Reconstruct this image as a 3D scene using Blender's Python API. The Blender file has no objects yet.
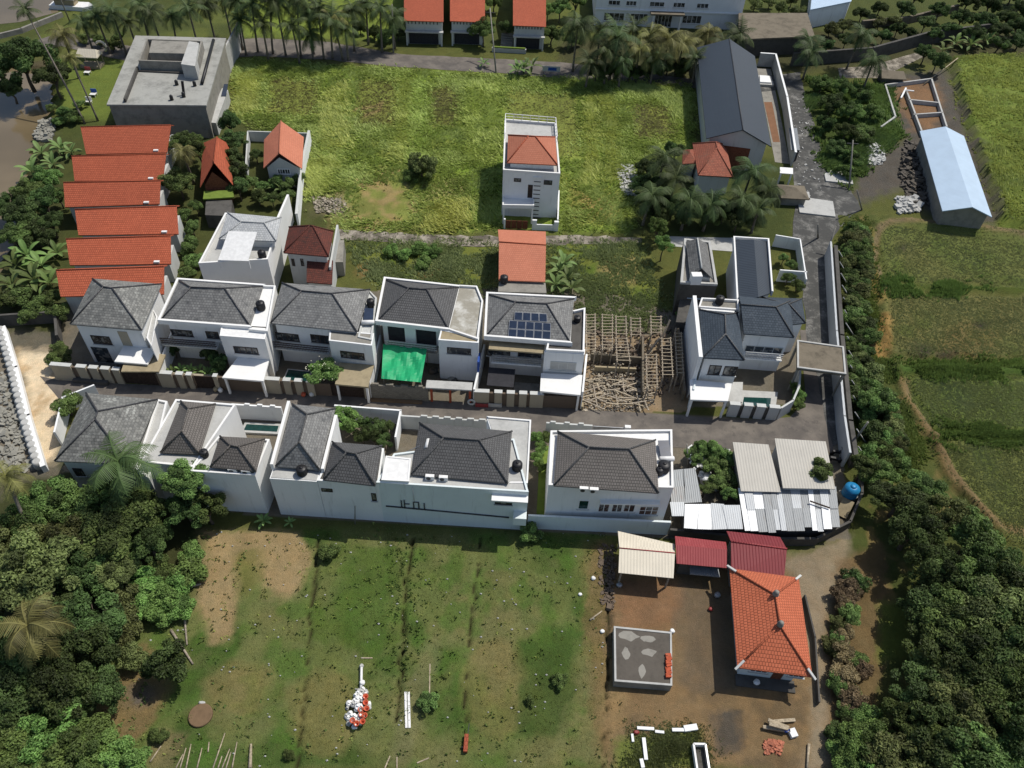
import bpy, math, random
import numpy as np
from mathutils import Vector, Matrix

# ------------------------------------------------------------------ camera, sky, sun, exposure
random.seed(7); RS = np.random.RandomState(11)
SC = bpy.context.scene; COL = SC.collection
PITCH = math.radians(47.0); ROLL = math.radians(3.2); FPX = 779.0; HCAM = 68.5
cd = bpy.data.cameras.new('camera'); cam = bpy.data.objects.new('camera', cd); COL.objects.link(cam)
cP, sP, cR, sR = math.cos(PITCH), math.sin(PITCH), math.cos(ROLL), math.sin(ROLL)
AXF = Vector((0, cP, -sP)); AXR = Vector((cR, sP*sR, cP*sR)); AXU = Vector((-sR, sP*cR, cP*cR))   # the drone's roll tips the frame a little
cam.matrix_world = Matrix(((AXR.x, AXU.x, -AXF.x, 0), (AXR.y, AXU.y, -AXF.y, 0), (AXR.z, AXU.z, -AXF.z, HCAM), (0, 0, 0, 1)))
cd.sensor_width = 36.0; cd.lens = FPX/1024*36.0; cd.clip_end = 6000; cd.clip_start = 1
SC.camera = cam
SUN_EL = math.radians(60); SUN_AZ = math.atan2(0.80, 0.60)      # from +Y towards +X
sdir = Vector((math.sin(SUN_AZ)*math.cos(SUN_EL), math.cos(SUN_AZ)*math.cos(SUN_EL), math.sin(SUN_EL)))
wd = bpy.data.worlds.new('World'); SC.world = wd; wd.use_nodes = True
wn = wd.node_tree; bg = wn.nodes['Background']
sky = wn.nodes.new('ShaderNodeTexSky'); sky.sky_type = 'NISHITA'; sky.sun_disc = False
sky.sun_elevation = SUN_EL; sky.sun_rotation = SUN_AZ; sky.air_density = 1.0; sky.dust_density = 1.5
wn.links.new(sky.outputs[0], bg.inputs[0]); bg.inputs[1].default_value = 0.1
sl = bpy.data.lights.new('sun', 'SUN'); sl.energy = 3.8; sl.angle = math.radians(0.5); sl.color = (1.0, 0.95, 0.87)
so = bpy.data.objects.new('sun', sl); COL.objects.link(so); so.location = (60, 40, 150)
so.rotation_euler = sdir.to_track_quat('Z', 'Y').to_euler()
SC.view_settings.view_transform = 'Standard'; SC.view_settings.look = 'None'
SC.view_settings.exposure = 0.1; SC.view_settings.gamma = 1.0; SC.view_settings.use_curve_mapping = False

# ------------------------------------------------------------------ helpers
def ray(px, py):
    a, b = (px-512)/FPX, (384-py)/FPX
    return AXF + AXR*a + AXU*b
def at(px, py, z=0.0):
    d = ray(px, py); t = (z-HCAM)/d.z
    return Vector((d.x*t, d.y*t, z))
def fp(*pts): return [at(*p) for p in pts]
def hit(px, py, p0, n):
    d = ray(px, py); o = Vector((0, 0, HCAM)); t = (p0-o).dot(n)/d.dot(n)
    return o + d*t
def lerp(a, b, t): return a + (b-a)*t

def tag(o, label, cat, group=None, kind=None):
    o['label'] = label; o['category'] = cat
    if group: o['group'] = group
    if kind: o['kind'] = kind
    return o
def thing(name, label, cat, loc, group=None):
    o = bpy.data.objects.new(name, None); COL.objects.link(o); o.location = (loc[0], loc[1], loc[2] if len(loc) > 2 else 0)
    o.empty_display_size = .3
    return tag(o, label, cat, group)
def wloc(o):
    v = Vector((0, 0, 0))
    while o is not None: v = v + o.location; o = o.parent
    return v

class MB:
    def __init__(s): s.v = []; s.f = []; s.sm = []
    def poly(s, pts, smooth=False):
        i = len(s.v); s.v += [tuple(p) for p in pts]; s.f.append(tuple(range(i, i+len(pts)))); s.sm.append(smooth)
    def prism(s, pts, z0, z1, top=None):
        n = len(pts)
        a = [(p[0], p[1], z0) for p in pts]; b = [(p[0], p[1], z1 if top is None else top[k]) for k, p in enumerate(pts)]
        ar = sum(pts[k][0]*pts[(k+1) % n][1]-pts[(k+1) % n][0]*pts[k][1] for k in range(n))
        if ar < 0: a.reverse(); b.reverse()
        i = len(s.v); s.v += a+b
        s.f.append(tuple(range(i+n-1, i-1, -1))); s.f.append(tuple(range(i+n, i+2*n)))
        for k in range(n):
            k2 = (k+1) % n; s.f.append((i+k, i+k2, i+n+k2, i+n+k))
        s.sm += [False]*(n+2)
    def box(s, x0, x1, y0, y1, z0, z1): s.prism([(x0, y0), (x1, y0), (x1, y1), (x0, y1)], z0, z1)
    def obox(s, c, u, w, d, z0, z1):            # box centred on c, width w along u
        u = Vector((u[0], u[1])).normalized(); n = Vector((-u.y, u.x)); c = Vector((c[0], c[1]))
        s.prism([c-u*w/2-n*d/2, c+u*w/2-n*d/2, c+u*w/2+n*d/2, c-u*w/2+n*d/2], z0, z1)
    def bar(s, p, q, w, h):                      # rectangular bar between two points
        p, q = Vector(p), Vector(q); d = (q-p)
        if d.length < 1e-6: return
        d.normalize(); up = Vector((0, 0, 1)) if abs(d.z) < .95 else Vector((0, 1, 0))
        r = d.cross(up).normalized()*w/2; t = r.cross(d).normalized()*h/2
        A = [p-r-t, p+r-t, p+r+t, p-r+t]; B = [x+(q-p) for x in A]
        i = len(s.v); s.v += [tuple(x) for x in A+B]
        s.f += [(i+3, i+2, i+1, i), (i+4, i+5, i+6, i+7)] + [(i+k, i+(k+1) % 4, i+4+(k+1) % 4, i+4+k) for k in range(4)]
        s.sm += [False]*6
    def tube(s, pts, rad, n=8, cap=True):
        rings = []
        for k, p in enumerate(pts):
            p = Vector(p); a = Vector(pts[max(k-1, 0)]); b = Vector(pts[min(k+1, len(pts)-1)])
            d = (b-a).normalized(); up = Vector((0, 0, 1)) if abs(d.z) < .9 else Vector((1, 0, 0))
            r = d.cross(up).normalized(); t = r.cross(d)
            R = rad[k] if isinstance(rad, (list, tuple)) else rad
            i = len(s.v); rings.append(i)
            s.v += [tuple(p + r*R*math.cos(2*math.pi*j/n) + t*R*math.sin(2*math.pi*j/n)) for j in range(n)]
        for a, b in zip(rings, rings[1:]):
            for j in range(n):
                s.f.append((a+j, a+(j+1) % n, b+(j+1) % n, b+j)); s.sm.append(True)
        if cap:
            s.f.append(tuple(rings[0]+j for j in range(n-1, -1, -1))); s.f.append(tuple(rings[-1]+j for j in range(n))); s.sm += [False]*2
    def lathe(s, c, prof, n=18):
        s.tube_raw([[(c[0]+r*math.cos(2*math.pi*j/n), c[1]+r*math.sin(2*math.pi*j/n), c[2]+z) for j in range(n)] for r, z in prof])
    def tube_raw(s, rings):
        n = len(rings[0]); idx = []
        for r in rings: idx.append(len(s.v)); s.v += r
        for a, b in zip(idx, idx[1:]):
            for j in range(n):
                s.f.append((a+j, a+(j+1) % n, b+(j+1) % n, b+j)); s.sm.append(True)
        s.f.append(tuple(idx[0]+j for j in range(n-1, -1, -1))); s.f.append(tuple(idx[-1]+j for j in range(n))); s.sm += [False]*2
    def blob(s, c, rx, ry, rz, n=8, m=5, jit=.12, rnd=random):
        rings = []
        ph = rnd.random()*6
        for k in range(1, m):
            th = math.pi*k/m; r = math.sin(th); z = -math.cos(th)
            ring = []
            for j in range(n):
                a = 2*math.pi*j/n+ph; q = 1+rnd.uniform(-jit, jit)
                ring.append((c[0]+rx*r*q*math.cos(a), c[1]+ry*r*q*math.sin(a), c[2]+rz*z*q))
            rings.append(ring)
        s.tube_raw(rings)
    def build(s, name, mat, parent=None, origin=None):
        me = bpy.data.meshes.new(name)
        o = bpy.data.objects.new(name, me); COL.objects.link(o)
        if parent is not None: off = wloc(parent); o.parent = parent
        else:
            if origin is None:
                A = np.array(s.v); origin = ((A[:, 0].min()+A[:, 0].max())/2, (A[:, 1].min()+A[:, 1].max())/2, A[:, 2].min())
            off = Vector(origin); o.location = off
        me.from_pydata([(v[0]-off[0], v[1]-off[1], v[2]-off[2]) for v in s.v], [], s.f)
        me.polygons.foreach_set('use_smooth', s.sm)
        uvl = me.uv_layers.new(name='UVMap'); uv = np.zeros(len(me.loops)*2, dtype=np.float32)
        for p in me.polygons:
            n = p.normal
            if n.z > .985 or n.z < -.985: u = Vector((1, 0, 0)); w = Vector((0, 1, 0))
            else:
                u = Vector((-n.y, n.x, 0)).normalized(); w = n.cross(u)
            for li in p.loop_indices:
                co = Vector(s.v[me.loops[li].vertex_index]); uv[2*li] = co.dot(u); uv[2*li+1] = co.dot(w)
        uvl.data.foreach_set('uv', uv)
        if mat: me.materials.append(mat)
        return o

class Face:          # a vertical wall plane seen from outside: P left, Q right
    def __init__(s, P, Q):
        s.P = Vector((P[0], P[1], 0)); s.Q = Vector((Q[0], Q[1], 0)); d = s.Q-s.P; s.L = d.length
        s.u = d.normalized(); s.n = Vector((s.u.y, -s.u.x, 0))
    def pt(s, u, n, z): return s.P + s.u*u + s.n*n + Vector((0, 0, z))
    def box(s, mb, u0, u1, n0, n1, z0, z1):
        mb.prism([s.pt(u0, n0, 0), s.pt(u1, n0, 0), s.pt(u1, n1, 0), s.pt(u0, n1, 0)], z0, z1)
    def uz(s, px, py):
        h = hit(px, py, s.P, s.n); return (h-s.P).dot(s.u), h.z
    def off(s, n, u0=None, u1=None):
        return Face(s.pt(0 if u0 is None else u0, n, 0), s.pt(s.L if u1 is None else u1, n, 0))

# ------------------------------------------------------------------ materials
def C(r, g, b, k=1.0):
    f = lambda c: ((c/255/12.92) if c/255 <= .04045 else ((c/255+.055)/1.055)**2.4)
    return tuple(min(f(c)/k, .85) for c in (r, g, b))
class NT:
    def __init__(s, name, rough=.85, spec=.3):
        s.m = bpy.data.materials.new(name); s.m.use_nodes = True; s.t = s.m.node_tree; s.b = s.t.nodes['Principled BSDF']
        s.b.inputs['Roughness'].default_value = rough; s.b.inputs['Specular IOR Level'].default_value = spec
    def n(s, typ, **kw):
        x = s.t.nodes.new(typ)
        for k, v in kw.items(): setattr(x, k, v)
        return x
    def l(s, a, b): s.t.links.new(a, b)
    def val(s, x, v):
        if hasattr(v, 'is_linked') or hasattr(v, 'links'): s.l(v, x)
        else: x.default_value = v
    def col4(s, c): return (c[0], c[1], c[2], 1)
    def pos(s): return s.n('ShaderNodeNewGeometry').outputs['Position']
    def uv(s): return s.n('ShaderNodeTexCoord').outputs['UV']
    def scale(s, vec, sc):
        m = s.n('ShaderNodeMapping'); s.l(vec, m.inputs[0]); m.inputs['Scale'].default_value = sc; return m.outputs[0]
    def noise(s, vec, scale, detail=4, rough=.55):
        x = s.n('ShaderNodeTexNoise'); s.l(vec, x.inputs['Vector']); x.inputs['Scale'].default_value = scale
        x.inputs['Detail'].default_value = detail; x.inputs['Roughness'].default_value = rough; return x.outputs['Fac']
    def ramp(s, fac, a, b):
        r = s.n('ShaderNodeMapRange'); r.interpolation_type = 'SMOOTHSTEP'; s.l(fac, r.inputs[0])
        r.inputs[1].default_value = a; r.inputs[2].default_value = b; return r.outputs[0]
    def mix(s, fac, a, b, mode='MIX'):
        x = s.n('ShaderNodeMix', data_type='RGBA', blend_type=mode)
        s.val(x.inputs[0], fac)
        for i, c in ((6, a), (7, b)):
            if isinstance(c, tuple): x.inputs[i].default_value = s.col4(c)
            else: s.l(c, x.inputs[i])
        return x.outputs[2]
    def mul(s, a, b, op='MULTIPLY'):
        x = s.n('ShaderNodeMath', operation=op); s.val(x.inputs[0], a); s.val(x.inputs[1], b); return x.outputs[0]
    def bump(s, h, strength=.3, dist=.05):
        x = s.n('ShaderNodeBump'); x.inputs['Strength'].default_value = strength; x.inputs['Distance'].default_value = dist
        s.l(h, x.inputs['Height']); s.l(x.outputs[0], s.b.inputs['Normal'])
    def out(s, c):
        if isinstance(c, tuple): s.b.inputs['Base Color'].default_value = s.col4(c)
        else: s.l(c, s.b.inputs['Base Color'])
        return s.m
def sc3(c, f): return tuple(min(x*f, .9) for x in c)

def m_plain(name, c, rough=.7, spec=.3, metal=0, var=.25):
    t = NT(name, rough, spec); p = t.pos(); f = t.ramp(t.noise(p, 2.5, 5), .35, .7)
    t.b.inputs['Metallic'].default_value = metal
    return t.out(t.mix(f, sc3(c, 1-var), c))
def m_plaster(name, c, stain=.35, sc=(.32, .31, .27)):
    t = NT(name, .9, .2); p = t.pos()
    f = t.ramp(t.noise(t.scale(p, (2.0, 2.0, .22)), 1.0, 6, .7), .52, .8)
    g = t.ramp(t.noise(p, .45, 4), .35, .7)
    col = t.mix(t.mul(f, stain*.9), c, sc3(sc, c[0]*1.2))
    col = t.mix(t.mul(g, .18), col, sc3(c, .72))
    h = t.noise(p, 9, 4); t.bump(h, .12, .03)
    return t.out(col)
def m_tiles(name, c1, c2, patch, pf=.5, w=.34, h=.30, mortar=.45, bump=.45, patch2=None, scale_patch=.55):
    c1, c2, patch = sc3(c1, 1.35), sc3(c2, 1.35), sc3(patch, 1.25)
    t = NT(name, .8, .25); uv = t.uv(); p = t.pos()
    br = t.n('ShaderNodeTexBrick'); t.l(uv, br.inputs['Vector']); br.offset = .5; br.squash = 1
    br.inputs['Scale'].default_value = 1; br.inputs['Brick Width'].default_value = w; br.inputs['Row Height'].default_value = h
    br.inputs['Mortar Size'].default_value = .028; br.inputs['Mortar Smooth'].default_value = .4; br.inputs['Bias'].default_value = 0
    br.inputs['Color1'].default_value = t.col4(c1); br.inputs['Color2'].default_value = t.col4(c2)
    br.inputs['Mortar'].default_value = t.col4(sc3(c1, mortar))
    f = t.ramp(t.noise(p, scale_patch, 7, .68), .5, .66)
    fine = t.ramp(t.noise(t.scale(uv, (2.6, 3.3, 1)), 1.0, 3, .7), .45, .62)
    col = t.mix(t.mul(t.mul(f, fine), pf), br.outputs['Color'], patch)
    if patch2:
        f2 = t.ramp(t.noise(t.scale(p, (1.3, 1.3, 1.3)), .8, 6, .7), .52, .7)
        col = t.mix(t.mul(f2, .75), col, patch2)
    big = t.ramp(t.noise(p, .25, 3), .3, .75); col = t.mix(t.mul(big, .25), col, sc3(c1, .6))
    oi = t.n('ShaderNodeObjectInfo'); rv = t.n('ShaderNodeMapRange'); t.l(oi.outputs['Random'], rv.inputs[0]); rv.inputs[3].default_value = .86; rv.inputs[4].default_value = 1.1; cc = t.n('ShaderNodeVectorMath', operation='SCALE'); t.l(col, cc.inputs[0]); t.l(rv.outputs[0], cc.inputs['Scale']); col = cc.outputs[0]
    # saw-tooth rise of each course plus the joints
    sx = t.n('ShaderNodeSeparateXYZ'); t.l(uv, sx.inputs[0])
    fr = t.mul(t.mul(sx.outputs[1], 1/h), 1.0, 'FRACT' if False else 'MULTIPLY')
    fx = t.n('ShaderNodeMath', operation='FRACT'); t.l(fr, fx.inputs[0])
    inv = t.mul(1.0, fx.outputs[0], 'SUBTRACT')
    hh = t.mul(inv, t.mul(1.0, br.outputs['Fac'], 'SUBTRACT'))
    t.bump(hh, bump, .06)
    return t.out(col)
def m_metal(name, c, period=.2, rust=.3, rustc=(.16, .08, .045), rough=.45, seam=0, amp=.5, metal=.25, fade=.8):
    t = NT(name, rough, .4); uv = t.uv(); p = t.pos(); t.b.inputs['Metallic'].default_value = metal
    w = t.n('ShaderNodeTexWave', wave_type='BANDS', bands_direction='X', wave_profile='SIN'); t.l(uv, w.inputs[0]); w.inputs['Scale'].default_value = .314/period
    f = t.ramp(t.noise(t.scale(uv, (1.2, .35, 1)), 1.6, 6, .7), .52, .75)
    g = t.ramp(t.noise(p, .5, 4), .35, .7)
    col = t.mix(t.mul(f, rust), c, rustc); col = t.mix(t.mul(g, .35), col, sc3(c, fade))
    col = t.mix(t.mul(t.ramp(w.outputs['Fac'], .0, .25), -.0) if False else .0, col, c)
    t.bump(w.outputs['Fac'], amp, .04)
    return t.out(col)
def m_concrete(name, c, stain=.6, dark=.45, scale=.7, warm=None):
    t = NT(name, .92, .2); p = t.pos()
    a = t.ramp(t.noise(p, scale, 7, .7), .42, .68); b = t.ramp(t.noise(p, 3.2, 5, .6), .35, .7)
    col = t.mix(t.mul(a, stain), c, warm or sc3(c, dark)); col = t.mix(t.mul(b, .3), col, sc3(c, 1.25))
    t.bump(t.noise(p, 7, 5), .2, .03)
    return t.out(col)
def m_glass(name='window_glass', c=(.018, .022, .026)):
    t = NT(name, .12, .55); p = t.pos(); f = t.ramp(t.noise(p, .9, 2), .4, .6)
    return t.out(t.mix(t.ramp(t.noise(p, 1.4, 2), .52, .58), t.mix(f, c, sc3(c, 2.2)), (.16, .16, .15)))
def m_wood(name, c):
    t = NT(name, .85, .2); p = t.pos(); f = t.ramp(t.noise(t.scale(p, (1, 1, 1)), 4.5, 6, .7), .3, .75)
    return t.out(t.mix(f, sc3(c, .45), c))
def m_leaf(name, c, var=.5, warm=.25, tr=.35, lo=.62, hi=1.4):
    m = bpy.data.materials.new(name); m.use_nodes = True; t = m.node_tree; t.nodes.clear()
    o = t.nodes.new('ShaderNodeOutputMaterial'); d = t.nodes.new('ShaderNodeBsdfPrincipled'); x = t.nodes.new('ShaderNodeBsdfTranslucent')
    mx = t.nodes.new('ShaderNodeMixShader'); mx.inputs[0].default_value = tr
    at_ = t.nodes.new('ShaderNodeAttribute'); at_.attribute_name = 'tint'
    oi = t.nodes.new('ShaderNodeObjectInfo')
    hsv = t.nodes.new('ShaderNodeHueSaturation'); hsv.inputs['Color'].default_value = (*c, 1)
    mh = t.nodes.new('ShaderNodeMapRange'); mh.inputs[3].default_value = .5-.03*warm*4; mh.inputs[4].default_value = .5+.012; t.links.new(oi.outputs['Random'], mh.inputs[0]); t.links.new(mh.outputs[0], hsv.inputs['Hue'])
    mv = t.nodes.new('ShaderNodeMapRange'); mv.inputs[3].default_value = 1-var*.7; mv.inputs[4].default_value = 1+var; t.links.new(at_.outputs['Fac'], mv.inputs[0])
    ml = t.nodes.new('ShaderNodeMath'); ml.operation = 'MULTIPLY'; t.links.new(mv.outputs[0], ml.inputs[0])
    m2 = t.nodes.new('ShaderNodeMapRange'); m2.inputs[3].default_value = lo; m2.inputs[4].default_value = hi; t.links.new(oi.outputs['Random'], m2.inputs[0]); t.links.new(m2.outputs[0], ml.inputs[1])
    t.links.new(ml.outputs[0], hsv.inputs['Value'])
    t.links.new(hsv.outputs[0], d.inputs['Base Color']); t.links.new(hsv.outputs[0], x.inputs['Color'])
    d.inputs['Roughness'].default_value = .6; d.inputs['Specular IOR Level'].default_value = .25
    t.links.new(d.outputs[0], mx.inputs[1]); t.links.new(x.outputs[0], mx.inputs[2]); t.links.new(mx.outputs[0], o.inputs[0])
    return m

M = {}
M['white'] = m_plaster('white_plaster', (.76, .77, .76), .5)
M['white2'] = m_plaster('clean_white_plaster', (.74, .74, .72), .15)
M['offwhite'] = m_plaster('weathered_plaster', (.50, .51, .49), .6)
M['blue_white'] = m_plaster('bluish_plaster', (.64, .70, .70), .5)
M['cream'] = m_plaster('cream_stone', (.36, .32, .24), .5)
M['brown_stone'] = m_plaster('brown_stone', (.13, .10, .075), .5)
M['grey_block'] = m_tiles('grey_block', C(112, 108, 98), C(96, 92, 84), C(60, 58, 52), .6, w=.4, h=.2, bump=.2, mortar=.6)
M['deck'] = m_concrete('stained_deck', C(142, 138, 126), .8, .6, .5, (.62, .62, .58))
M['tan_conc'] = m_concrete('tan_concrete', C(150, 138, 112), .5, .55)
M['conc'] = m_concrete('grey_concrete', C(135, 132, 124), .65, .5)
M['conc_lt'] = m_concrete('pale_concrete', C(172, 172, 168), .45, .6)
M['conc_dk'] = m_concrete('dark_concrete', C(84, 82, 78), .7, .5)
M['conc_pool'] = m_concrete('stained_roof_concrete', C(150, 150, 144), .8, .55, .35)
M['conc_mould'] = m_concrete('mouldy_concrete', C(112, 104, 90), .75, .45)
M['slate_w'] = m_tiles('weathered_slate_tiles', C(114, 114, 110), C(82, 83, 81), C(158, 160, 154), .9, patch2=C(58, 60, 60))
M['slate'] = m_tiles('grey_slate_tiles', C(114, 114, 112), C(92, 92, 91), C(134, 134, 130), .65, patch2=C(64, 66, 68))
M['slate_l'] = m_tiles('light_grey_tiles', C(160, 162, 162), C(140, 143, 145), C(185, 185, 182), .5)
M['slate_d'] = m_tiles('charcoal_tiles', C(89, 89, 89), C(78, 78, 78), C(98, 98, 97), .25, w=.26, bump=.9, mortar=.35)
M['brown_t'] = m_tiles('brown_tiles', C(98, 94, 90), C(90, 86, 82), C(108, 102, 95), .35, w=.26, bump=.9, mortar=.35)
M['navy_t'] = m_tiles('blue_black_tiles', C(58, 66, 74), C(48, 56, 64), C(82, 88, 92), .4, bump=.5)
M['clay'] = m_tiles('orange_clay_tiles', C(152, 79, 55), C(139, 70, 48), C(110, 60, 44), .3, w=.25, h=.32, bump=.8, mortar=.5)
M['clay_l'] = m_tiles('pale_orange_tiles', C(166, 105, 82), C(158, 97, 75), C(148, 94, 78), .3, w=.25, h=.32, mortar=.7, bump=.4)
M['clay_b'] = m_tiles('bright_clay_tiles', C(162, 90, 64), C(152, 82, 57), C(134, 74, 54), .25, w=.27, h=.34, bump=1.0, mortar=.45)
M['clay_o'] = m_tiles('mossy_old_tiles', C(92, 50, 41), C(72, 42, 36), C(46, 38, 34), .85, w=.25, h=.3, patch2=C(60, 44, 38), mortar=.4)
M['clay_m'] = m_tiles('lichen_red_tiles', C(138, 82, 64), C(116, 68, 54), C(98, 84, 70), .8, w=.25, h=.3, mortar=.45)
M['navy_m'] = m_metal('navy_roof_sheet', C(46, 54, 63), .35, .08, (.1, .1, .1), rough=.5, metal=.0)
M['zinc'] = m_metal('zinc_sheet', C(176, 180, 182), .22, .35, (.2, .17, .14), metal=.05, rough=.5)
M['zinc_d'] = m_metal('dull_zinc_sheet', C(128, 132, 134), .22, .5, (.13, .11, .09), metal=.1)
M['zinc_r'] = m_metal('rusty_zinc_sheet', C(128, 130, 130), .22, .9, (.18, .09, .05), metal=.1)
M['zinc_w'] = m_metal('bright_zinc_sheet', C(226, 228, 228), .22, .15, (.3, .27, .24), metal=.0)
M['asb'] = m_metal('pale_roof_sheet', C(180, 176, 166), .3, .25, (.25, .23, .2), rough=.8, metal=0, amp=.7)
M['cream_m'] = m_metal('cream_roof_sheet', C(206, 198, 180), .3, .2, (.3, .27, .22), rough=.7, metal=0)
M['blue_m'] = m_metal('pale_blue_roof_sheet', C(172, 192, 210), .35, .12, (.2, .22, .24), rough=.5, metal=0, amp=.3)
M['red_m'] = m_metal('faded_red_roof_sheet', C(140, 56, 58), .25, .5, C(184, 104, 98), rough=.6, metal=0)
M['red_d'] = m_metal('dark_red_roof_sheet', C(116, 40, 44), .3, .15, C(90, 40, 40), rough=.6, metal=0, amp=.9)
M['glass'] = m_glass()
M['brown_glass'] = m_glass('brown_shaded_glass', (.06, .032, .024))
M['dark_wood'] = m_wood('dark_wood', (.07, .05, .04))
M['wood'] = m_wood('pale_timber', (.50, .42, .30))
M['wood_g'] = m_wood('weathered_timber', (.42, .36, .28))
M['red_wood'] = m_wood('red_timber', (.22, .08, .045))
M['black_pl'] = m_plain('black_plastic', (.02, .02, .022), .45)
M['net_recess_dark'] = m_plain('black_net_and_recess_shade', (.035, .035, .04), .9)  # shade net and garage doors; also the painted shade of a balcony recess
M['steel'] = m_plain('galvanised_steel', (.4, .41, .42), .4, .5, .5)
M['dark_steel'] = m_plain('dark_steel', (.06, .06, .065), .5, .4, .2)
M['white_pt'] = m_plain('white_paint', (.74, .74, .72), .5, .4, 0, .12)
M['blue_pt'] = m_plain('blue_tank_plastic', C(40, 130, 180), .4)
M['blue_tarp'] = m_plain('blue_tarpaulin', C(40, 80, 160), .6)
M['green_tarp'] = m_plain('green_tarpaulin', C(30, 160, 104), .55, .4, 0, .15)
M['panel'] = m_plain('solar_cell', (.03, .045, .08), .2, .6)
M['panel_fr'] = m_plain('panel_frame', (.45, .46, .48), .4)
M['pool'] = m_plain('pool_water', C(26, 62, 58), .05, .6)
M['orange_pl'] = m_plain('orange_plastic', C(200, 96, 66), .5)
M['red_pl'] = m_plain('red_plastic', C(140, 50, 48), .5)
M['brick'] = m_tiles('brick', C(190, 92, 62), C(170, 80, 52), C(140, 90, 70), .4, w=.22, h=.07)
M['soil'] = m_concrete('bare_soil', C(112, 92, 70), .6, .6)
M['red_soil'] = m_concrete('red_soil', C(122, 90, 68), .5, .65)
M['soot'] = m_concrete('dark_ash', C(88, 83, 76), .6, .6)
M['lawn'] = m_concrete('lawn_grass', C(104, 122, 52), .6, .55, 1.2)
M['sand'] = m_concrete('pale_sand', C(214, 198, 168), .6, .72, .5)
M['rock'] = m_concrete('grey_rock', C(140, 138, 128), .6, .5)
M['plaster_rubble'] = m_plain('plaster_rubble', C(178, 168, 150), .95, .1, 0, .6)
M['bark'] = m_wood('bark', (.16, .13, .10))
M['palm_bark'] = m_wood('palm_bark', (.24, .21, .17))
M['L_dark'] = m_leaf('dark_leaves', (.070, .112, .034), .8)
M['L_mid'] = m_leaf('green_leaves', (.115, .178, .052), .8)
M['L_bright'] = m_leaf('bright_green_leaves', (.14, .23, .062), .7)
M['L_olive'] = m_leaf('olive_leaves', (.13, .16, .055), .8)
M['L_dry'] = m_leaf('dry_brush', (.22, .175, .095), .6)
M['L_palm'] = m_leaf('palm_fronds', (.060, .092, .030), .7, tr=.2, lo=.75, hi=1.15)
M['L_palmy'] = m_leaf('yellowing_fronds', (.145, .15, .046), .9, tr=.2, lo=.8, hi=1.2)
M['L_banana'] = m_leaf('banana_leaves', (.13, .20, .065), .5, tr=.3)
M['G_lush'] = m_leaf('lush_grass_blades', (.33, .41, .115), .5, tr=.3, lo=.95, hi=1.05)
M['G_short'] = m_leaf('short_grass_blades', (.26, .295, .13), .5, tr=.3, lo=.95, hi=1.05)
M['G_mid'] = m_leaf('bund_grass_blades', (.16, .24, .065), .5, tr=.3, lo=.95, hi=1.05)
M['G_olive'] = m_leaf('olive_grass_blades', (.20, .185, .085), .5, tr=.3, lo=.95, hi=1.05)
M['G_lime'] = m_leaf('lime_grass_blades', (.44, .52, .15), .4, tr=.3, lo=.95, hi=1.05)
M['G_dark'] = m_leaf('dark_grass_blades', (.12, .17, .05), .6, tr=.3)
M['flower'] = m_plain('white_petals', (.8, .78, .6), .6)

def m_asphalt():
    t = NT('asphalt', .9, .25); p = t.pos()
    a = t.ramp(t.noise(p, .35, 6, .65), .35, .7); b = t.noise(p, 14, 3)
    v = t.n('ShaderNodeTexVoronoi', feature='DISTANCE_TO_EDGE'); t.l(p, v.inputs['Vector']); v.inputs['Scale'].default_value = .45
    cr = t.ramp(v.outputs['Distance'], 0, .012)
    col = t.mix(a, C(92, 87, 82), C(120, 113, 104)); col = t.mix(t.mul(b, .25), col, C(70, 66, 62)); col = t.mix(t.mul(t.ramp(t.noise(p, .8, 5, .7), .56, .64), .5), col, C(74, 71, 68))
    t.bump(b, .2, .02); return t.out(col)
M['asphalt'] = m_asphalt()
def m_gravel():
    t = NT('gravel_track', .95, .2); p = t.pos()
    a = t.ramp(t.noise(p, .6, 7, .72), .42, .62); b = t.ramp(t.noise(p, 6, 5, .7), .4, .7)
    col = t.mix(a, C(96, 90, 80), C(160, 152, 138)); col = t.mix(t.mul(b, .45), col, C(70, 68, 60))
    t.bump(t.noise(p, 9, 5), .4, .06); return t.out(col)
M['gravel'] = m_gravel()
def m_gravel2():
    t = NT('grey_rubble_road', .95, .2); p = t.pos()
    a = t.mul(t.ramp(t.noise(p, .45, 7, .75), .46, .68), .6); b = t.ramp(t.noise(p, 4, 5, .7), .4, .7)
    col = t.mix(a, C(74, 74, 72), C(150, 148, 142)); col = t.mix(t.mul(b, .45), col, C(60, 60, 58))
    t.bump(t.noise(p, 9, 5), .4, .06); return t.out(col)
M['rubble_road'] = m_gravel2()
def m_water():
    t = NT('muddy_river_water', .12, .5); p = t.pos(); f = t.ramp(t.noise(p, .05, 3), .35, .7)
    t.bump(t.noise(t.scale(p, (1.0, 1.6, 1)), 1.2, 3), .06, .05)
    return t.out(t.mix(f, C(100, 88, 66), C(122, 108, 84)))
M['river'] = m_water()
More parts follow.
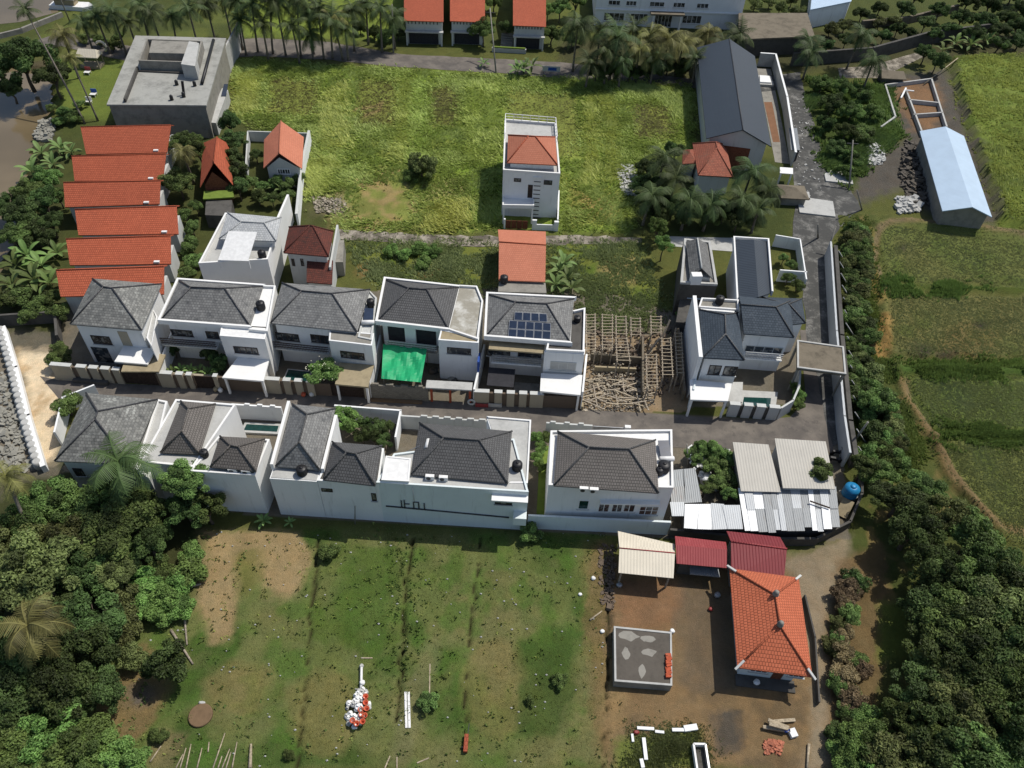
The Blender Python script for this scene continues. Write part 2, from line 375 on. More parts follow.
# ------------------------------------------------------------------ ground: one sheet to the horizon
def vnoise(x, y, s, seed):
    x = np.asarray(x)*s; y = np.asarray(y)*s; xi = np.floor(x).astype(np.int64); yi = np.floor(y).astype(np.int64)
    fx = x-xi; fy = y-yi; fx = fx*fx*(3-2*fx); fy = fy*fy*(3-2*fy)
    def h(a, b):
        n = (a*374761393+b*668265263+seed*1442695041) & 0xffffffff
        n = ((n ^ (n >> 13))*1274126177) & 0xffffffff
        return ((n ^ (n >> 16)) & 0xffff)/65535.0
    return (h(xi, yi)*(1-fx)+h(xi+1, yi)*fx)*(1-fy)+(h(xi, yi+1)*(1-fx)+h(xi+1, yi+1)*fx)*fy
def fbm(x, y, s, seed, o=4):
    t = 0; a = .5
    for k in range(o): t = t+a*vnoise(x, y, s*2**k, seed+k*17); a *= .5
    return t
def inpoly(X, Y, poly):
    ins = np.zeros(X.shape, bool); n = len(poly)
    for i in range(n):
        x0, y0 = poly[i]; x1, y1 = poly[(i+1) % n]
        if y0 == y1: continue
        c = ((y0 > Y) != (y1 > Y)) & (X < (x1-x0)*(Y-y0)/(y1-y0)+x0); ins ^= c
    return ins
def segdist(X, Y, pts):
    d = np.full(X.shape, 1e9)
    for (x0, y0), (x1, y1) in zip(pts, pts[1:]):
        dx, dy = x1-x0, y1-y0; t = np.clip(((X-x0)*dx+(Y-y0)*dy)/(dx*dx+dy*dy+1e-9), 0, 1)
        d = np.minimum(d, np.hypot(X-x0-t*dx, Y-y0-t*dy))
    return d
xs = np.concatenate([[-3000, -1500, -800, -450, -280, -200, -160], np.arange(-140, -62, 1.0), np.arange(-62, 62, .27), np.arange(62, 141, .8), [160, 200, 280, 450, 800, 1500, 3000]])
ys = np.concatenate([[-2000, -900, -400, -150, -60, -20, 0], np.arange(8, 82, .27), np.arange(82, 180, .6), [190, 220, 280, 400, 700, 1500, 4000]])
GX, GY = np.meshgrid(xs, ys); gs = GX.shape; GX = GX.ravel(); GY = GY.ravel()
dd = GY*AXF.y - HCAM*AXF.z; dd = np.where(dd < 1, 1, dd)
PX = 512+FPX*(GX*AXR.x+GY*AXR.y-HCAM*AXR.z)/dd; PY = 384-FPX*(GX*AXU.x+GY*AXU.y-HCAM*AXU.z)/dd
jx = (fbm(GX, GY, .35, 3)-.47); jy = (fbm(GX, GY, .35, 91)-.47)
KX = PX+jx*26; KY = PY+jy*18
def col(c, k=.92): return np.array(C(*c, k=k))
GC = np.tile(col((84, 88, 46)), (len(GX), 1)); GZ = np.zeros(len(GX)); GB = np.full(len(GX), .6)
n1 = fbm(GX, GY, .12, 5); n2 = fbm(GX, GY, .5, 9); n3 = fbm(GX, GY, 1.6, 23)
JN = [(fbm(GX, GY, .35, 300+11*k)-.47, fbm(GX, GY, .35, 400+13*k)-.47) for k in range(6)]
def soft(poly):
    return sum(inpoly(PX+a*34, PY+b*26, poly).astype(float) for a, b in JN)/len(JN)
def mask(poly, hard=False): return inpoly(PX if hard else KX, PY if hard else KY, poly)
def paint(poly, c, a=1.0, hard=False, b=None, k=.92):
    m = mask(poly, hard)
    if hard: GC[m] = GC[m]*(1-a)+col(c, k)*a
    else: w = soft(poly)*a; GC[:] = GC*(1-w[:, None])+col(c, k)*w[:, None]
    if b is not None: GB[m] = b
    return m
def blot(poly, c, lo, hi, nz, a=1.0, hard=True, k=.92):
    m = soft(poly) if hard else mask(poly); w = np.clip((nz-lo)/(hi-lo), 0, 1)*m*a; GC[:] = GC*(1-w[:, None])+col(c, k)*w[:, None]
def stroke(pts, wpx, c, a=1.0, k=.92):
    d = segdist(PX+jx*5, PY+jy*5, pts); w = np.clip(1.6-d/wpx, 0, 1)*a; GC[:] = GC*(1-w[:, None])+col(c, k)*w[:, None]
# far surroundings / woods floor
paint([(-400, 440), (210, 470), (200, 768), (100, 768), (-400, 900)], (58, 62, 36))
paint([(0, 768), (0, 660), (100, 640), (170, 600), (205, 535), (610, 535), (612, 768)], (88, 98, 52))
F_BOT = [(200, 530), (612, 534), (606, 768), (90, 768), (110, 690), (180, 600)]
paint(F_BOT, (94, 104, 58)); blot(F_BOT, (112, 108, 72), .42, .62, n1, .6); blot(F_BOT, (62, 84, 36), .47, .6, fbm(GX, GY, .2, 40), .9); blot(F_BOT, (112, 108, 74), .55, .7, n2, .3); blot(F_BOT, (70, 100, 38), .5, .64, fbm(GX, GY, .45, 140), .6)
for pl in ([(322, 545), (402, 545), (395, 660), (312, 640)],): blot(pl, (76, 96, 38), .35, .6, n2, .7, False)
paint([(203, 528), (300, 532), (312, 560), (300, 590), (282, 600), (258, 580), (240, 556), (236, 600), (232, 640), (208, 644), (196, 600)], (152, 130, 98), .8)
paint([(236, 552), (262, 545), (262, 580), (240, 600)], (104, 102, 54), .7)
for e in ((325, 715, 36, 46), (240, 690, 34, 26), (205, 716, 12, 10), (500, 690, 40, 50)):
    paint([(e[0]+e[2]*math.cos(t*.5), e[1]+e[3]*math.sin(t*.5)) for t in range(13)], (124, 110, 72), .45)
paint([(100, 690), (150, 640), (172, 690), (140, 740), (95, 748)], (118, 98, 70), .85); paint([(155, 730), (190, 735), (175, 768), (150, 768)], (120, 104, 80), .6)
paint([(128, 690), (148, 682), (158, 697), (145, 708), (128, 703)], (92, 86, 78), 1)
paint([(520, 640), (560, 650), (580, 690), (560, 740), (515, 735)], (62, 82, 36), .8)
paint([(586, 545), (612, 540), (612, 740), (600, 768), (590, 700), (584, 620)], (120, 98, 70), .7)
paint([(352, 545), (400, 548), (396, 590), (384, 650), (340, 640), (330, 600)], (66, 92, 36), .6); paint([(400, 700), (425, 640), (440, 640), (410, 768), (392, 768)], (120, 112, 86), .35)
# dirt yard lower right
YARD = [(606, 560), (830, 560), (842, 768), (606, 768)]
paint(YARD, (122, 102, 74)); blot(YARD, (92, 80, 62), .45, .6, n2, .7); blot(YARD, (140, 118, 82), .5, .65, n1, .6)
paint([(618, 582), (680, 582), (684, 628), (616, 628)], (126, 96, 72), .7); paint([(676, 580), (704, 590), (700, 690), (676, 680)], (104, 92, 76), .6)
paint([(612, 740), (700, 728), (706, 768), (612, 768)], (98, 112, 52), .85); paint([(712, 712), (742, 708), (744, 750), (716, 756)], (74, 70, 64), .9)
paint([(694, 590), (735, 590), (740, 690), (700, 690)], (100, 88, 72), .8)
paint([(780, 560), (860, 530), (866, 575), (830, 600), (826, 768), (806, 768), (812, 660), (796, 585)], (136, 124, 104), .9)
# embankment and right-hand fields
BANK = [(838, 215), (880, 215), (880, 330), (905, 380), (930, 460), (1030, 560), (1100, 900), (836, 900), (850, 560), (852, 440)]
paint(BANK, (72, 80, 40)); blot(BANK, (128, 108, 72), .54, .66, n2, .6)
paint([(836, 560), (880, 540), (890, 620), (880, 700), (850, 768), (838, 768)], (110, 90, 64), .8); paint([(876, 600), (905, 600), (906, 660), (876, 665)], (92, 104, 46), .9)
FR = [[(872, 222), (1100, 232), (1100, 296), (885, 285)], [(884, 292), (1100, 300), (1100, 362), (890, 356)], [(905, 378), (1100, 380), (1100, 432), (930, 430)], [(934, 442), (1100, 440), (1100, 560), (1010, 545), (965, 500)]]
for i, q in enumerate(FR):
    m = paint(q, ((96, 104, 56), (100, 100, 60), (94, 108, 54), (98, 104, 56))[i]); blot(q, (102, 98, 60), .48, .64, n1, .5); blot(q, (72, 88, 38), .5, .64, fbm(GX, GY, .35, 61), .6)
    GZ[m] += .35
paint([(938, 345), (960, 320), (990, 325), (1000, 345), (985, 360), (940, 360)], (116, 96, 62), .45)
for e in ((905, 250, 7, 4), (980, 326, 10, 6), (921, 353, 9, 6), (945, 356, 8, 6), (969, 406, 9, 4)):
    paint([(e[0]+e[2]*math.cos(t*.5), e[1]+e[3]*math.sin(t*.5)) for t in range(13)], (52, 48, 44), .95)
stroke([(1024, 238), (940, 222), (890, 224), (876, 234), (874, 262), (884, 290)], 3.0, (120, 104, 74), .8)
stroke([(900, 382), (905, 400), (922, 425), (932, 440)], 3.0, (124, 104, 72), .8)
stroke([(936, 445), (946, 470), (975, 505), (1000, 528), (1024, 534)], 4.0, (128, 106, 72), .8)
stroke([(866, 232), (870, 270), (880, 300)], 4, (140, 122, 72), .8); stroke([(884, 325), (880, 355)], 7, (146, 116, 70), .8)
stroke([(1024, 293), (980, 290), (884, 289)], 2.2, (70, 84, 34), .9); stroke([(1024, 372), (900, 370)], 4, (66, 90, 38), .85); stroke([(1024, 435), (935, 436)], 3, (74, 98, 40), .8)
for ln, w, h in (([(1024, 238), (890, 221), (872, 232), (870, 262), (884, 290), (884, 330), (896, 372), (905, 402), (930, 436), (950, 478), (1000, 535)], 6, .55), ([(1060, 294), (884, 289)], 3.5, .5), ([(1060, 372), (894, 371)], 5, .55), ([(1060, 435), (932, 437)], 4, .5)):
    d = segdist(PX, PY, ln); GZ += h*np.clip(1-d/w, 0, 1)**.6
# upper-right field, raised
UR = [(950, 62), (1150, 50), (1150, 236), (1004, 228), (985, 180), (965, 120)]
m = paint(UR, (96, 112, 48)); blot(UR, (116, 128, 62), .48, .62, n2, .8); blot(UR, (76, 88, 34), .5, .62, n1, .8)
GZ[mask(UR, True)] += 1.3
paint([(884, 75), (950, 70), (985, 180), (1000, 222), (930, 216), (900, 190), (860, 205), (850, 180), (868, 150), (905, 140)], (84, 80, 74)); paint([(886, 85), (936, 82), (942, 128), (918, 132)], (126, 98, 72), .9)
paint([(806, 75), (886, 85), (898, 135), (866, 160), (850, 190), (830, 175), (812, 120)], (60, 74, 32))
# upper field and mid field
UF = [(235, 60), (300, 64), (500, 76), (690, 84), (696, 150), (640, 165), (632, 230), (345, 228), (312, 200), (308, 150), (240, 118)]
paint(UF, (110, 132, 52)); blot(UF, (138, 154, 70), .45, .62, n2, .8); blot(UF, (120, 120, 62), .54, .66, n1, .6); blot(UF, (82, 104, 36), .52, .66, fbm(GX, GY, .18, 77), .7)
for q in ([(355, 75), (400, 80), (400, 130), (352, 128)], [(430, 85), (462, 85), (460, 130), (430, 128)], [(505, 85), (580, 95), (582, 160), (505, 160)], [(268, 75), (322, 78), (320, 118), (262, 118)], [(630, 100), (676, 104), (676, 140), (632, 144)]):
    paint(q, (112, 112, 60), .6)
stroke([(340, 113), (368, 108), (382, 104), (378, 111), (366, 116)], 1.6, (140, 124, 84), .8)
paint([(355, 170), (400, 165), (425, 200), (420, 230), (345, 230), (320, 200)], (130, 118, 78), .4); blot([(345, 168), (425, 165), (425, 232), (320, 232), (315, 200)], (146, 126, 88), .48, .6, n2, .8); paint([(420, 185), (465, 178), (470, 225), (425, 225)], (140, 126, 92), .6)
paint([(568, 185), (620, 190), (628, 220), (570, 225)], (126, 118, 66), .7); paint([(580, 195), (620, 198), (610, 212), (585, 212)], (150, 122, 84), .5)
paint([(310, 195), (345, 195), (348, 215), (312, 218)], (150, 134, 112), .8)
MF = [(345, 244), (640, 244), (670, 330), (580, 330), (575, 300), (480, 290), (380, 285)]
paint(MF, (104, 112, 52)); blot(MF, (78, 98, 36), .45, .6, n2, .8); blot(MF, (134, 116, 72), .52, .66, n1, .7)
paint([(360, 262), (375, 262), (375, 276), (360, 276)], (146, 112, 78), .8); paint([(415, 268), (445, 266), (444, 280), (416, 282)], (140, 96, 70), .8); paint([(600, 258), (640, 256), (640, 285), (600, 285)], (142, 124, 88), .7)
# villa plots, sand, river bank
paint([(60, 300), (580, 285), (700, 320), (800, 320), (800, 405), (580, 410), (60, 378)], (110, 104, 92), 1, True); paint([(150, 385), (400, 395), (840, 425), (850, 540), (680, 540), (250, 515), (60, 470)], (110, 104, 92), 1, True)
paint([(580, 335), (690, 335), (690, 412), (580, 412)], (140, 122, 98), .9, True)
paint([(0, 330), (60, 330), (60, 480), (0, 480)], (96, 92, 80)); paint([(18, 350), (60, 350), (62, 375), (150, 388), (60, 392), (55, 462), (38, 468)], (216, 198, 168), .95); blot([(18, 350), (62, 350), (62, 470), (30, 470)], (168, 142, 106), .5, .62, n2, .7)
paint([(0, 325), (30, 470), (0, 500)], (104, 98, 84), 1)
paint([(52, 60), (130, 60), (110, 130), (60, 140)], (96, 110, 50)); paint([(-60, 60), (55, 60), (30, 150), (-10, 300), (-60, 300)], (80, 74, 54))
paint([(40, 120), (56, 128), (50, 150), (36, 150)], (150, 140, 124), .6)
TOP = [(-200, -60), (1200, -60), (1200, 48), (960, 50), (800, 70), (690, 60), (560, 50), (240, 40), (100, 40), (-200, 90)]
paint(TOP, (72, 80, 42)); blot(TOP, (92, 100, 50), .5, .62, n1, .8)
paint([(240, -10), (400, -10), (400, 40), (240, 36)], (112, 128, 52), .8)
# relief: lumpy long grass, tilled strips, ditches
for poly, amp, s in ((UF, .55, .55), (MF, .35, .6), (UR, .5, .6), (BANK, .8, .35)):
    mk = mask(poly, True); GZ[mk] += amp*(fbm(GX, GY, s, 31)[mk]-.35)
mk = mask(F_BOT, True); GZ[mk] += .10*(fbm(GX, GY, .8, 51)[mk])+.03*n3[mk]
DITCH = (([(318, 540), (314, 580), (310, 620), (306, 670), (302, 715), (297, 768)], .55, 1.5), ([(411, 540), (406, 590), (402, 640), (400, 690), (396, 720)], .7, 1.7), ([(481, 538), (474, 600), (468, 660), (463, 735)], .4, 1.0), ([(608, 585), (609, 640), (606, 720), (604, 768)], .4, 1.6))
for ln, dp, w in DITCH:
    d = segdist(PX+(fbm(GX, GY, 1.1, 222)-.47)*8+jx*2, PY, ln); GZ -= dp*np.clip(1.3-d/w, 0, 1); ww = np.clip(1.45-d/(w*.75), 0, 1)*.95; GC[:] = GC*(1-ww[:, None])+col((52, 50, 32))*ww[:, None]
RIV = [(-260, 62), (8, 64), (52, 70), (52, 98), (44, 125), (30, 150), (22, 190), (12, 240), (-20, 300), (-260, 300)]
GZ[mask(RIV, True)] -= 1.2
paint([(560, 40), (700, 30), (1100, 30), (1100, 64), (940, 62), (800, 74), (690, 80), (560, 66)], (66, 66, 44), .9)
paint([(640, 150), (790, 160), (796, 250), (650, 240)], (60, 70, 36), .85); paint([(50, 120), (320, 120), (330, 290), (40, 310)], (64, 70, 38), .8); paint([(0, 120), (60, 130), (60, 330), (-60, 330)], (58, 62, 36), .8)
stroke([(1024, 238), (940, 222), (890, 224), (876, 234), (874, 262), (884, 290)], 2.2, (112, 100, 76), .8); stroke([(906, 380), (908, 400), (924, 425), (936, 438)], 2.6, (116, 100, 74), .9); stroke([(938, 445), (950, 474), (978, 508), (1002, 530), (1030, 536)], 3.2, (120, 102, 74), .9)
GC *= (0.80+.42*fbm(GX, GY, .7, 101)*1.0)[:, None]
nx, ny = len(xs), len(ys)
gi = np.arange(nx*ny).reshape(ny, nx); Q = np.stack([gi[:-1, :-1], gi[:-1, 1:], gi[1:, 1:], gi[1:, :-1]], -1).reshape(-1, 4)
def mesh_np(name, V, F, k, smooth=True):
    me = bpy.data.meshes.new(name); me.vertices.add(len(V)); me.vertices.foreach_set('co', np.asarray(V, np.float32).ravel())
    F = np.asarray(F, np.int32); me.loops.add(F.size); me.loops.foreach_set('vertex_index', F.ravel()); me.polygons.add(len(F))
    me.polygons.foreach_set('loop_start', np.arange(len(F), dtype=np.int32)*k); me.polygons.foreach_set('loop_total', np.full(len(F), k, np.int32))
    me.polygons.foreach_set('use_smooth', np.full(len(F), smooth)); me.update(calc_edges=True); return me
GZ = np.clip(GZ, -1.4, 2.2)
me = mesh_np('ground', np.stack([GX, GY, GZ], 1), Q, 4)
ca = me.attributes.new('soil_colour', 'FLOAT_COLOR', 'POINT'); ca.data.foreach_set('color', np.concatenate([GC, np.ones((len(GC), 1))], 1).astype(np.float32).ravel())
def m_ground():
    t = NT('ground_cover', .95, .15); a = t.n('ShaderNodeAttribute'); a.attribute_name = 'soil_colour'; p = t.pos()
    f = t.ramp(t.noise(p, 2.2, 6, .75), .32, .7); g = t.ramp(t.noise(p, 9, 4, .7), .4, .65); w = t.ramp(t.noise(p, .6, 5, .6), .35, .7)
    c = t.mix(t.mul(f, .4), a.outputs['Color'], t.mix(1.0, a.outputs['Color'], (.52, .56, .5), 'MULTIPLY'))
    c = t.mix(t.mul(g, .3), c, t.mix(1.0, c, (1.4, 1.36, 1.3), 'MULTIPLY'))
    c = t.mix(t.mul(w, .35), c, t.mix(1.0, c, (1.22, 1.05, .9), 'MULTIPLY'))
    hh = t.mul(t.mul(f, .5), g, 'ADD'); t.bump(hh, .55, .12); return t.out(c)
me.materials.append(m_ground())
ground = bpy.data.objects.new('ground', me); COL.objects.link(ground); ground['kind'] = 'structure'

def sheet(name, pts, z, mat, jag=0, sub=0):
    P = fp(*[(p[0], p[1], z) for p in pts]); R = random.Random(len(pts)*7+int(pts[0][0]))
    if sub:
        q = []
        for a, b in zip(P, P[1:]+P[:1]):
            n = max(1, int((b-a).length/sub))
            for k in range(n):
                c = lerp(a, b, k/n); q.append(c+Vector((R.uniform(-jag, jag), R.uniform(-jag, jag), 0)))
        P = q
    mb = MB(); mb.poly(P)
    o = mb.build(name, mat); 
    if o.data.polygons[0].normal.z < 0: o.data.flip_normals()
    o['kind'] = 'structure'; return o
sheet('river', [(-260, 62), (8, 64), (52, 66), (56, 100), (48, 128), (36, 155), (28, 195), (16, 245), (-15, 305), (-260, 305)], -.75, M['river'], .3, 2)
sheet('canal', [(-60, 0), (62, -2), (58, 12), (20, 22), (-60, 30)], .03, M['river'])
sheet('road', [(40, 376), (58, 380), (580, 409), (688, 416), (745, 421), (790, 417), (806, 400), (800, 330), (812, 330), (835, 440), (832, 452), (690, 448), (640, 446), (540, 440), (400, 430), (240, 420), (150, 412), (60, 400)], .03, M['asphalt'])
sheet('upper_road', [(-60, 62), (0, 52), (62, 32), (130, 46), (260, 38), (330, 42), (400, 54), (560, 62), (700, 80), (700, 88), (560, 78), (500, 73), (400, 67), (330, 60), (260, 56), (130, 62), (60, 46), (0, 66), (-60, 76)], .035, M['asphalt'], .15, 2)
sheet('rubble_road', [(700, 84), (785, 74), (800, 72), (806, 100), (822, 150), (848, 185), (862, 210), (846, 220), (834, 236), (828, 250), (845, 440), (832, 445), (806, 330), (800, 262), (792, 240), (796, 200), (792, 150), (778, 90), (700, 96)], .04, M['rubble_road'], .2, 2)
sheet('bank_road', [(838, 68), (870, 66), (925, 50), (925, 56), (880, 78), (840, 78)], .03, M['gravel'])
sheet('gravel_path', [(338, 229), (400, 233), (480, 236), (560, 235), (640, 237), (640, 243), (560, 245), (490, 247), (430, 245), (338, 239)], .05, M['gravel'], .25, 1.2)
sheet('concrete_path', [(668, 236), (740, 238), (740, 252), (716, 250), (668, 246)], .04, M['conc_lt'], .1, 2)

# ------------------------------------------------------------------ grass blades (uncountable cover)
def pts_in(poly, n, seed, holes=()):
    R = np.random.RandomState(seed); P = np.array([tuple(at(x, y))[:2] for x, y in poly]); lo = P.min(0); hi = P.max(0); out = []
    tot = 0
    while tot < n:
        q = R.uniform(lo, hi, (n*2, 2)); q = q[inpoly(q[:, 0], q[:, 1], [tuple(v) for v in P])]
        for h in holes:
            H = [tuple(at(x, y))[:2] for x, y in h]; q = q[~inpoly(q[:, 0], q[:, 1], H)]
        out.append(q); tot += len(q)
    return np.concatenate(out)[:n]
def gz_at(q):
    ix = np.clip(np.searchsorted(xs, q[:, 0])-1, 0, nx-2); iy = np.clip(np.searchsorted(ys, q[:, 1])-1, 0, ny-2)
    Z = GZ.reshape(ny, nx); return np.minimum(np.minimum(Z[iy, ix], Z[iy+1, ix]), np.minimum(Z[iy, ix+1], Z[iy+1, ix+1]))
def grass(name, label, poly, n, h, w, mat, seed, holes=(), clump=.5, lean=.5, cat='grass'):
    R = np.random.RandomState(seed+5); q = pts_in(poly, n*3, seed, holes); q = q+R.normal(0, .8, q.shape)
    dens = fbm(q[:, 0], q[:, 1], .3, seed+3); q = q[np.argsort(-dens-R.uniform(0, clump, len(q)))][:n]
    z = gz_at(q); B = 5; V = []; F = []; T = []
    wind = fbm(q[:, 0], q[:, 1], .15, seed+8)*9
    for b in range(B):
        a = R.uniform(0, 6.283, n); hh = h*R.uniform(.5, 1.3, n); ww = w*R.uniform(.6, 1.3, n); off = R.normal(0, w*1.2, (n, 2))
        lx = np.cos(wind+R.normal(0, .7, n))*lean*hh; ly = np.sin(wind+R.normal(0, .7, n))*lean*hh
        bx = q[:, 0]+off[:, 0]; by = q[:, 1]+off[:, 1]
        v0 = np.stack([bx-np.cos(a)*ww, by-np.sin(a)*ww, z-.05], 1); v1 = np.stack([bx+np.cos(a)*ww, by+np.sin(a)*ww, z-.05], 1); v2 = np.stack([bx+lx, by+ly, z+hh], 1)
        i = b*3*n; idx = np.arange(n); V.append(np.stack([v0, v1, v2], 1).reshape(-1, 3)); F.append(np.stack([i+3*idx, i+3*idx+1, i+3*idx+2], 1)); T.append(np.repeat(R.uniform(0, 1, n)*.5+.5*fbm(q[:, 0], q[:, 1], .4, seed+30), 3))
    me = mesh_np(name, np.concatenate(V), np.concatenate(F), 3, False); me.attributes.new('tint', 'FLOAT', 'POINT').data.foreach_set('value', np.concatenate(T).astype(np.float32)); me.materials.append(mat)
    o = bpy.data.objects.new(name, me); COL.objects.link(o); tag(o, label, cat, None, 'stuff'); return o
TOWN = [(502, 110), (560, 120), (560, 232), (500, 230)]
grass('long_grass', 'lush yellow-green long grass combed over by wind in the big upper field', UF, 30000, .36, .13, M['G_lush'], 1, (TOWN, [(360, 185), (412, 180), (415, 222), (350, 222)], [(355, 78), (400, 82), (400, 128), (354, 126)], [(508, 90), (578, 96), (580, 158), (508, 158)], [(270, 78), (320, 80), (318, 116), (266, 114)], [(634, 104), (674, 106), (674, 136), (636, 140)], [(432, 88), (460, 88), (458, 128), (432, 126)]), 1.2, 1.3)
grass('field_grass', 'rough green grass on the plot behind the villas', MF, 9000, .35, .12, M['G_short'], 2, ([(498, 228), (548, 228), (548, 300), (498, 300)],), .6)
grass('paddy_grass', 'bright green grass on the raised field at the upper right corner', UR, 12000, .4, .14, M['G_lush'], 3, (), .8, .8)
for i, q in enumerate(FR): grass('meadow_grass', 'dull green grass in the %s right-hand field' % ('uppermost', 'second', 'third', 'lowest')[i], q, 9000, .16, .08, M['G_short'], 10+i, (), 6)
grass('pasture_grass', 'short olive grass on the big lower field below the white wall', F_BOT, 15000, .06, .07, M['G_short'], 20, ([(200, 528), (305, 532), (300, 600), (236, 600), (232, 644), (200, 644)],), 5)
grass('bund_grass', 'green tall grass along the low bund between right-hand fields', [(895, 367), (1060, 368), (1060, 377), (900, 376)], 4000, .5, .1, M['G_mid'], 31, (), .3, .3)
grass('bund_grass', 'green grass strip along the bund below the third right-hand field', [(934, 432), (1060, 432), (1060, 440), (936, 441)], 3500, .45, .1, M['G_mid'], 32, (), .3, .3)
grass('bund_grass', 'tall green grass strip between the two uppermost right-hand fields', [(884, 284), (980, 287), (980, 293), (886, 293)], 2600, .5, .1, M['G_mid'], 33, (), .3, .3)
grass('bank_weeds', 'tangled green weeds covering the bank beside the long zinc wall', [(848, 222), (864, 222), (872, 300), (876, 350), (896, 385), (905, 420), (925, 450), (900, 470), (866, 470), (856, 420), (848, 300)], 9000, .3, .14, M['G_mid'], 34, (), .6, .7, 'weeds')
grass('lawn_grass', 'green lawn patch beside the white posts in the dirt yard', [(612, 742), (700, 730), (704, 768), (612, 768)], 3000, .16, .07, M['G_short'], 35)
grass('slope_weeds', 'low green weeds round the overgrown lot beside the rubble road', [(808, 80), (884, 88), (896, 135), (866, 160), (850, 186), (826, 165)], 9000, .7, .22, M['G_dark'], 36, (), .4, .7, 'weeds')

grass('field_weeds', 'scattered dark weed tufts across the big lower field', F_BOT, 420, .3, .12, M['G_dark'], 41, (), 9, .5, 'weeds')
grass('field_weeds', 'scattered pale weed tufts across the big lower field', F_BOT, 300, .22, .10, M['G_lush'], 42, (), 9, .5, 'weeds')
grass('ditch_weeds', 'dark weeds growing along the ditches of the lower field', [(398, 545), (414, 545), (406, 640), (402, 720), (394, 720), (398, 640)], 260, .25, .1, M['G_dark'], 43, (), 9, .4, 'weeds')
rs_ = np.random.RandomState(77); q_ = pts_in(F_BOT, 170, 78); LV = []; LF = []
for k, (x_, y_) in enumerate(q_):
    s_ = rs_.uniform(.05, .14); a_ = rs_.uniform(0, 6.28); z_ = float(gz_at(np.array([[x_, y_]]))[0])+.08
    LV += [(x_+s_*math.cos(a_+b_), y_+s_*math.sin(a_+b_)*.7, z_) for b_ in (0, 1.57, 3.14, 4.71)]+[(x_, y_, z_+s_*.6)]; i_ = 5*k; LF += [(i_, i_+1, i_+4), (i_+1, i_+2, i_+4), (i_+2, i_+3, i_+4), (i_+3, i_, i_+4)]
lm_ = mesh_np('litter', np.array(LV), np.array(LF), 3, False); lm_.materials.append(M['conc_lt']); lo_ = bpy.data.objects.new('litter', lm_); COL.objects.link(lo_); tag(lo_, 'tiny pale litter specks strewn over the big lower field', 'litter', None, 'stuff')

for i_, q_ in enumerate(([(355, 78), (400, 82), (400, 128), (354, 126)], [(508, 90), (578, 96), (580, 158), (508, 158)], [(270, 78), (320, 80), (318, 116), (266, 114)], [(634, 104), (674, 106), (674, 136), (636, 140)], [(432, 88), (460, 88), (458, 128), (432, 126)])): grass('cut_grass', 'short olive grass in the %s mown patch of the big upper field' % ('second', 'fourth and largest', 'leftmost', 'rightmost', 'narrow middle')[i_], q_, 1900, .15, .10, M['G_olive'], 60+i_, (), 5, .9)
for i_, q_ in enumerate(([(402, 80), (410, 80), (406, 160), (398, 160)], [(416, 82), (424, 82), (421, 165), (413, 165)], [(470, 84), (478, 84), (476, 160), (467, 160)], [(486, 86), (498, 86), (497, 165), (484, 165)], [(588, 98), (594, 98), (596, 185), (590, 185)], [(604, 98), (611, 98), (616, 180), (608, 180)], [(326, 90), (346, 80), (350, 150), (322, 150)], [(240, 75), (258, 72), (256, 112), (240, 112)], [(425, 205), (470, 200), (470, 226), (428, 230)], [(310, 160), (340, 160), (330, 190), (312, 195)])): grass('grass_row', 'bright lime row of long combed grass in the big upper field', q_, 1000, .5, .13, M['G_lime'], 80+i_, (), 3, 1.2)['group'] = 'lime grass rows of the upper field'
# ------------------------------------------------------------------ plants
def leaf_cloud(C0, N, size, seed, up=.35, fold=.25):
    R = np.random.RandomState(seed); n = len(C0)
    nr = N+R.normal(0, .55, (n, 3)); nr[:, 2] += up; nr /= np.linalg.norm(nr, axis=1)[:, None]
    a = R.normal(0, 1, (n, 3)); u = np.cross(nr, a); u /= np.linalg.norm(u, axis=1)[:, None]+1e-9; v = np.cross(nr, u)
    s = size*R.uniform(.6, 1.35, n)[:, None]
    P = np.stack([C0-u*s, C0+v*s*.55+nr*s*fold, C0+u*s*1.1-nr*s*.15, C0-v*s*.55+nr*s*fold], 1)
    F = np.arange(4*n).reshape(n, 4)
    # two triangles folded on the midrib
    F3 = np.concatenate([F[:, [0, 1, 2]], F[:, [0, 2, 3]]]); return P.reshape(-1, 3), F3
def cloud_mesh(name, V, F, T):
    me = mesh_np(name, V, F, 3, False); me.attributes.new('tint', 'FLOAT', 'POINT').data.foreach_set('value', T.astype(np.float32)); return me
def crown_mesh(kind, seed):
    R = np.random.RandomState(seed)
    nl, n, size, flat, lr = {'round': (22, 6200, .058, .85, (.18, .36)), 'big': (44, 12000, .040, .75, (.12, .26)), 'shrub': (15, 4000, .066, .7, (.2, .4)), 'light': (26, 4600, .05, .95, (.13, .28))}[kind]
    cen = []
    for k in range(nl):
        d = R.normal(0, 1, 3); d /= np.linalg.norm(d); 
        if d[2] < -.35: d[2] *= -.6
        rr = R.uniform(.45, .85); cen.append((d[0]*rr, d[1]*rr, d[2]*rr*flat, R.uniform(*lr)))
    cen.append((0, 0, 0, .3)); C0 = []; N = []; T = []
    for (x, y, z, r) in cen:
        m = int(n*r*r/sum(c[3]**2 for c in cen)); d = R.normal(0, 1, (m, 3)); d /= np.linalg.norm(d, axis=1)[:, None]
        rad = r*R.uniform(.45, 1.08, m)**.6
        C0.append(np.array([x, y, z])+d*rad[:, None]*np.array([1, 1, .8])); N.append(d); T.append(np.clip(R.normal(.5, .2, m)+R.normal(0, .28), 0, 1))
    C0 = np.concatenate(C0); N = np.concatenate(N); T = np.repeat(np.concatenate(T), 4)
    V, F = leaf_cloud(C0, N, size, seed+1); return cloud_mesh('crown', V, F, T)
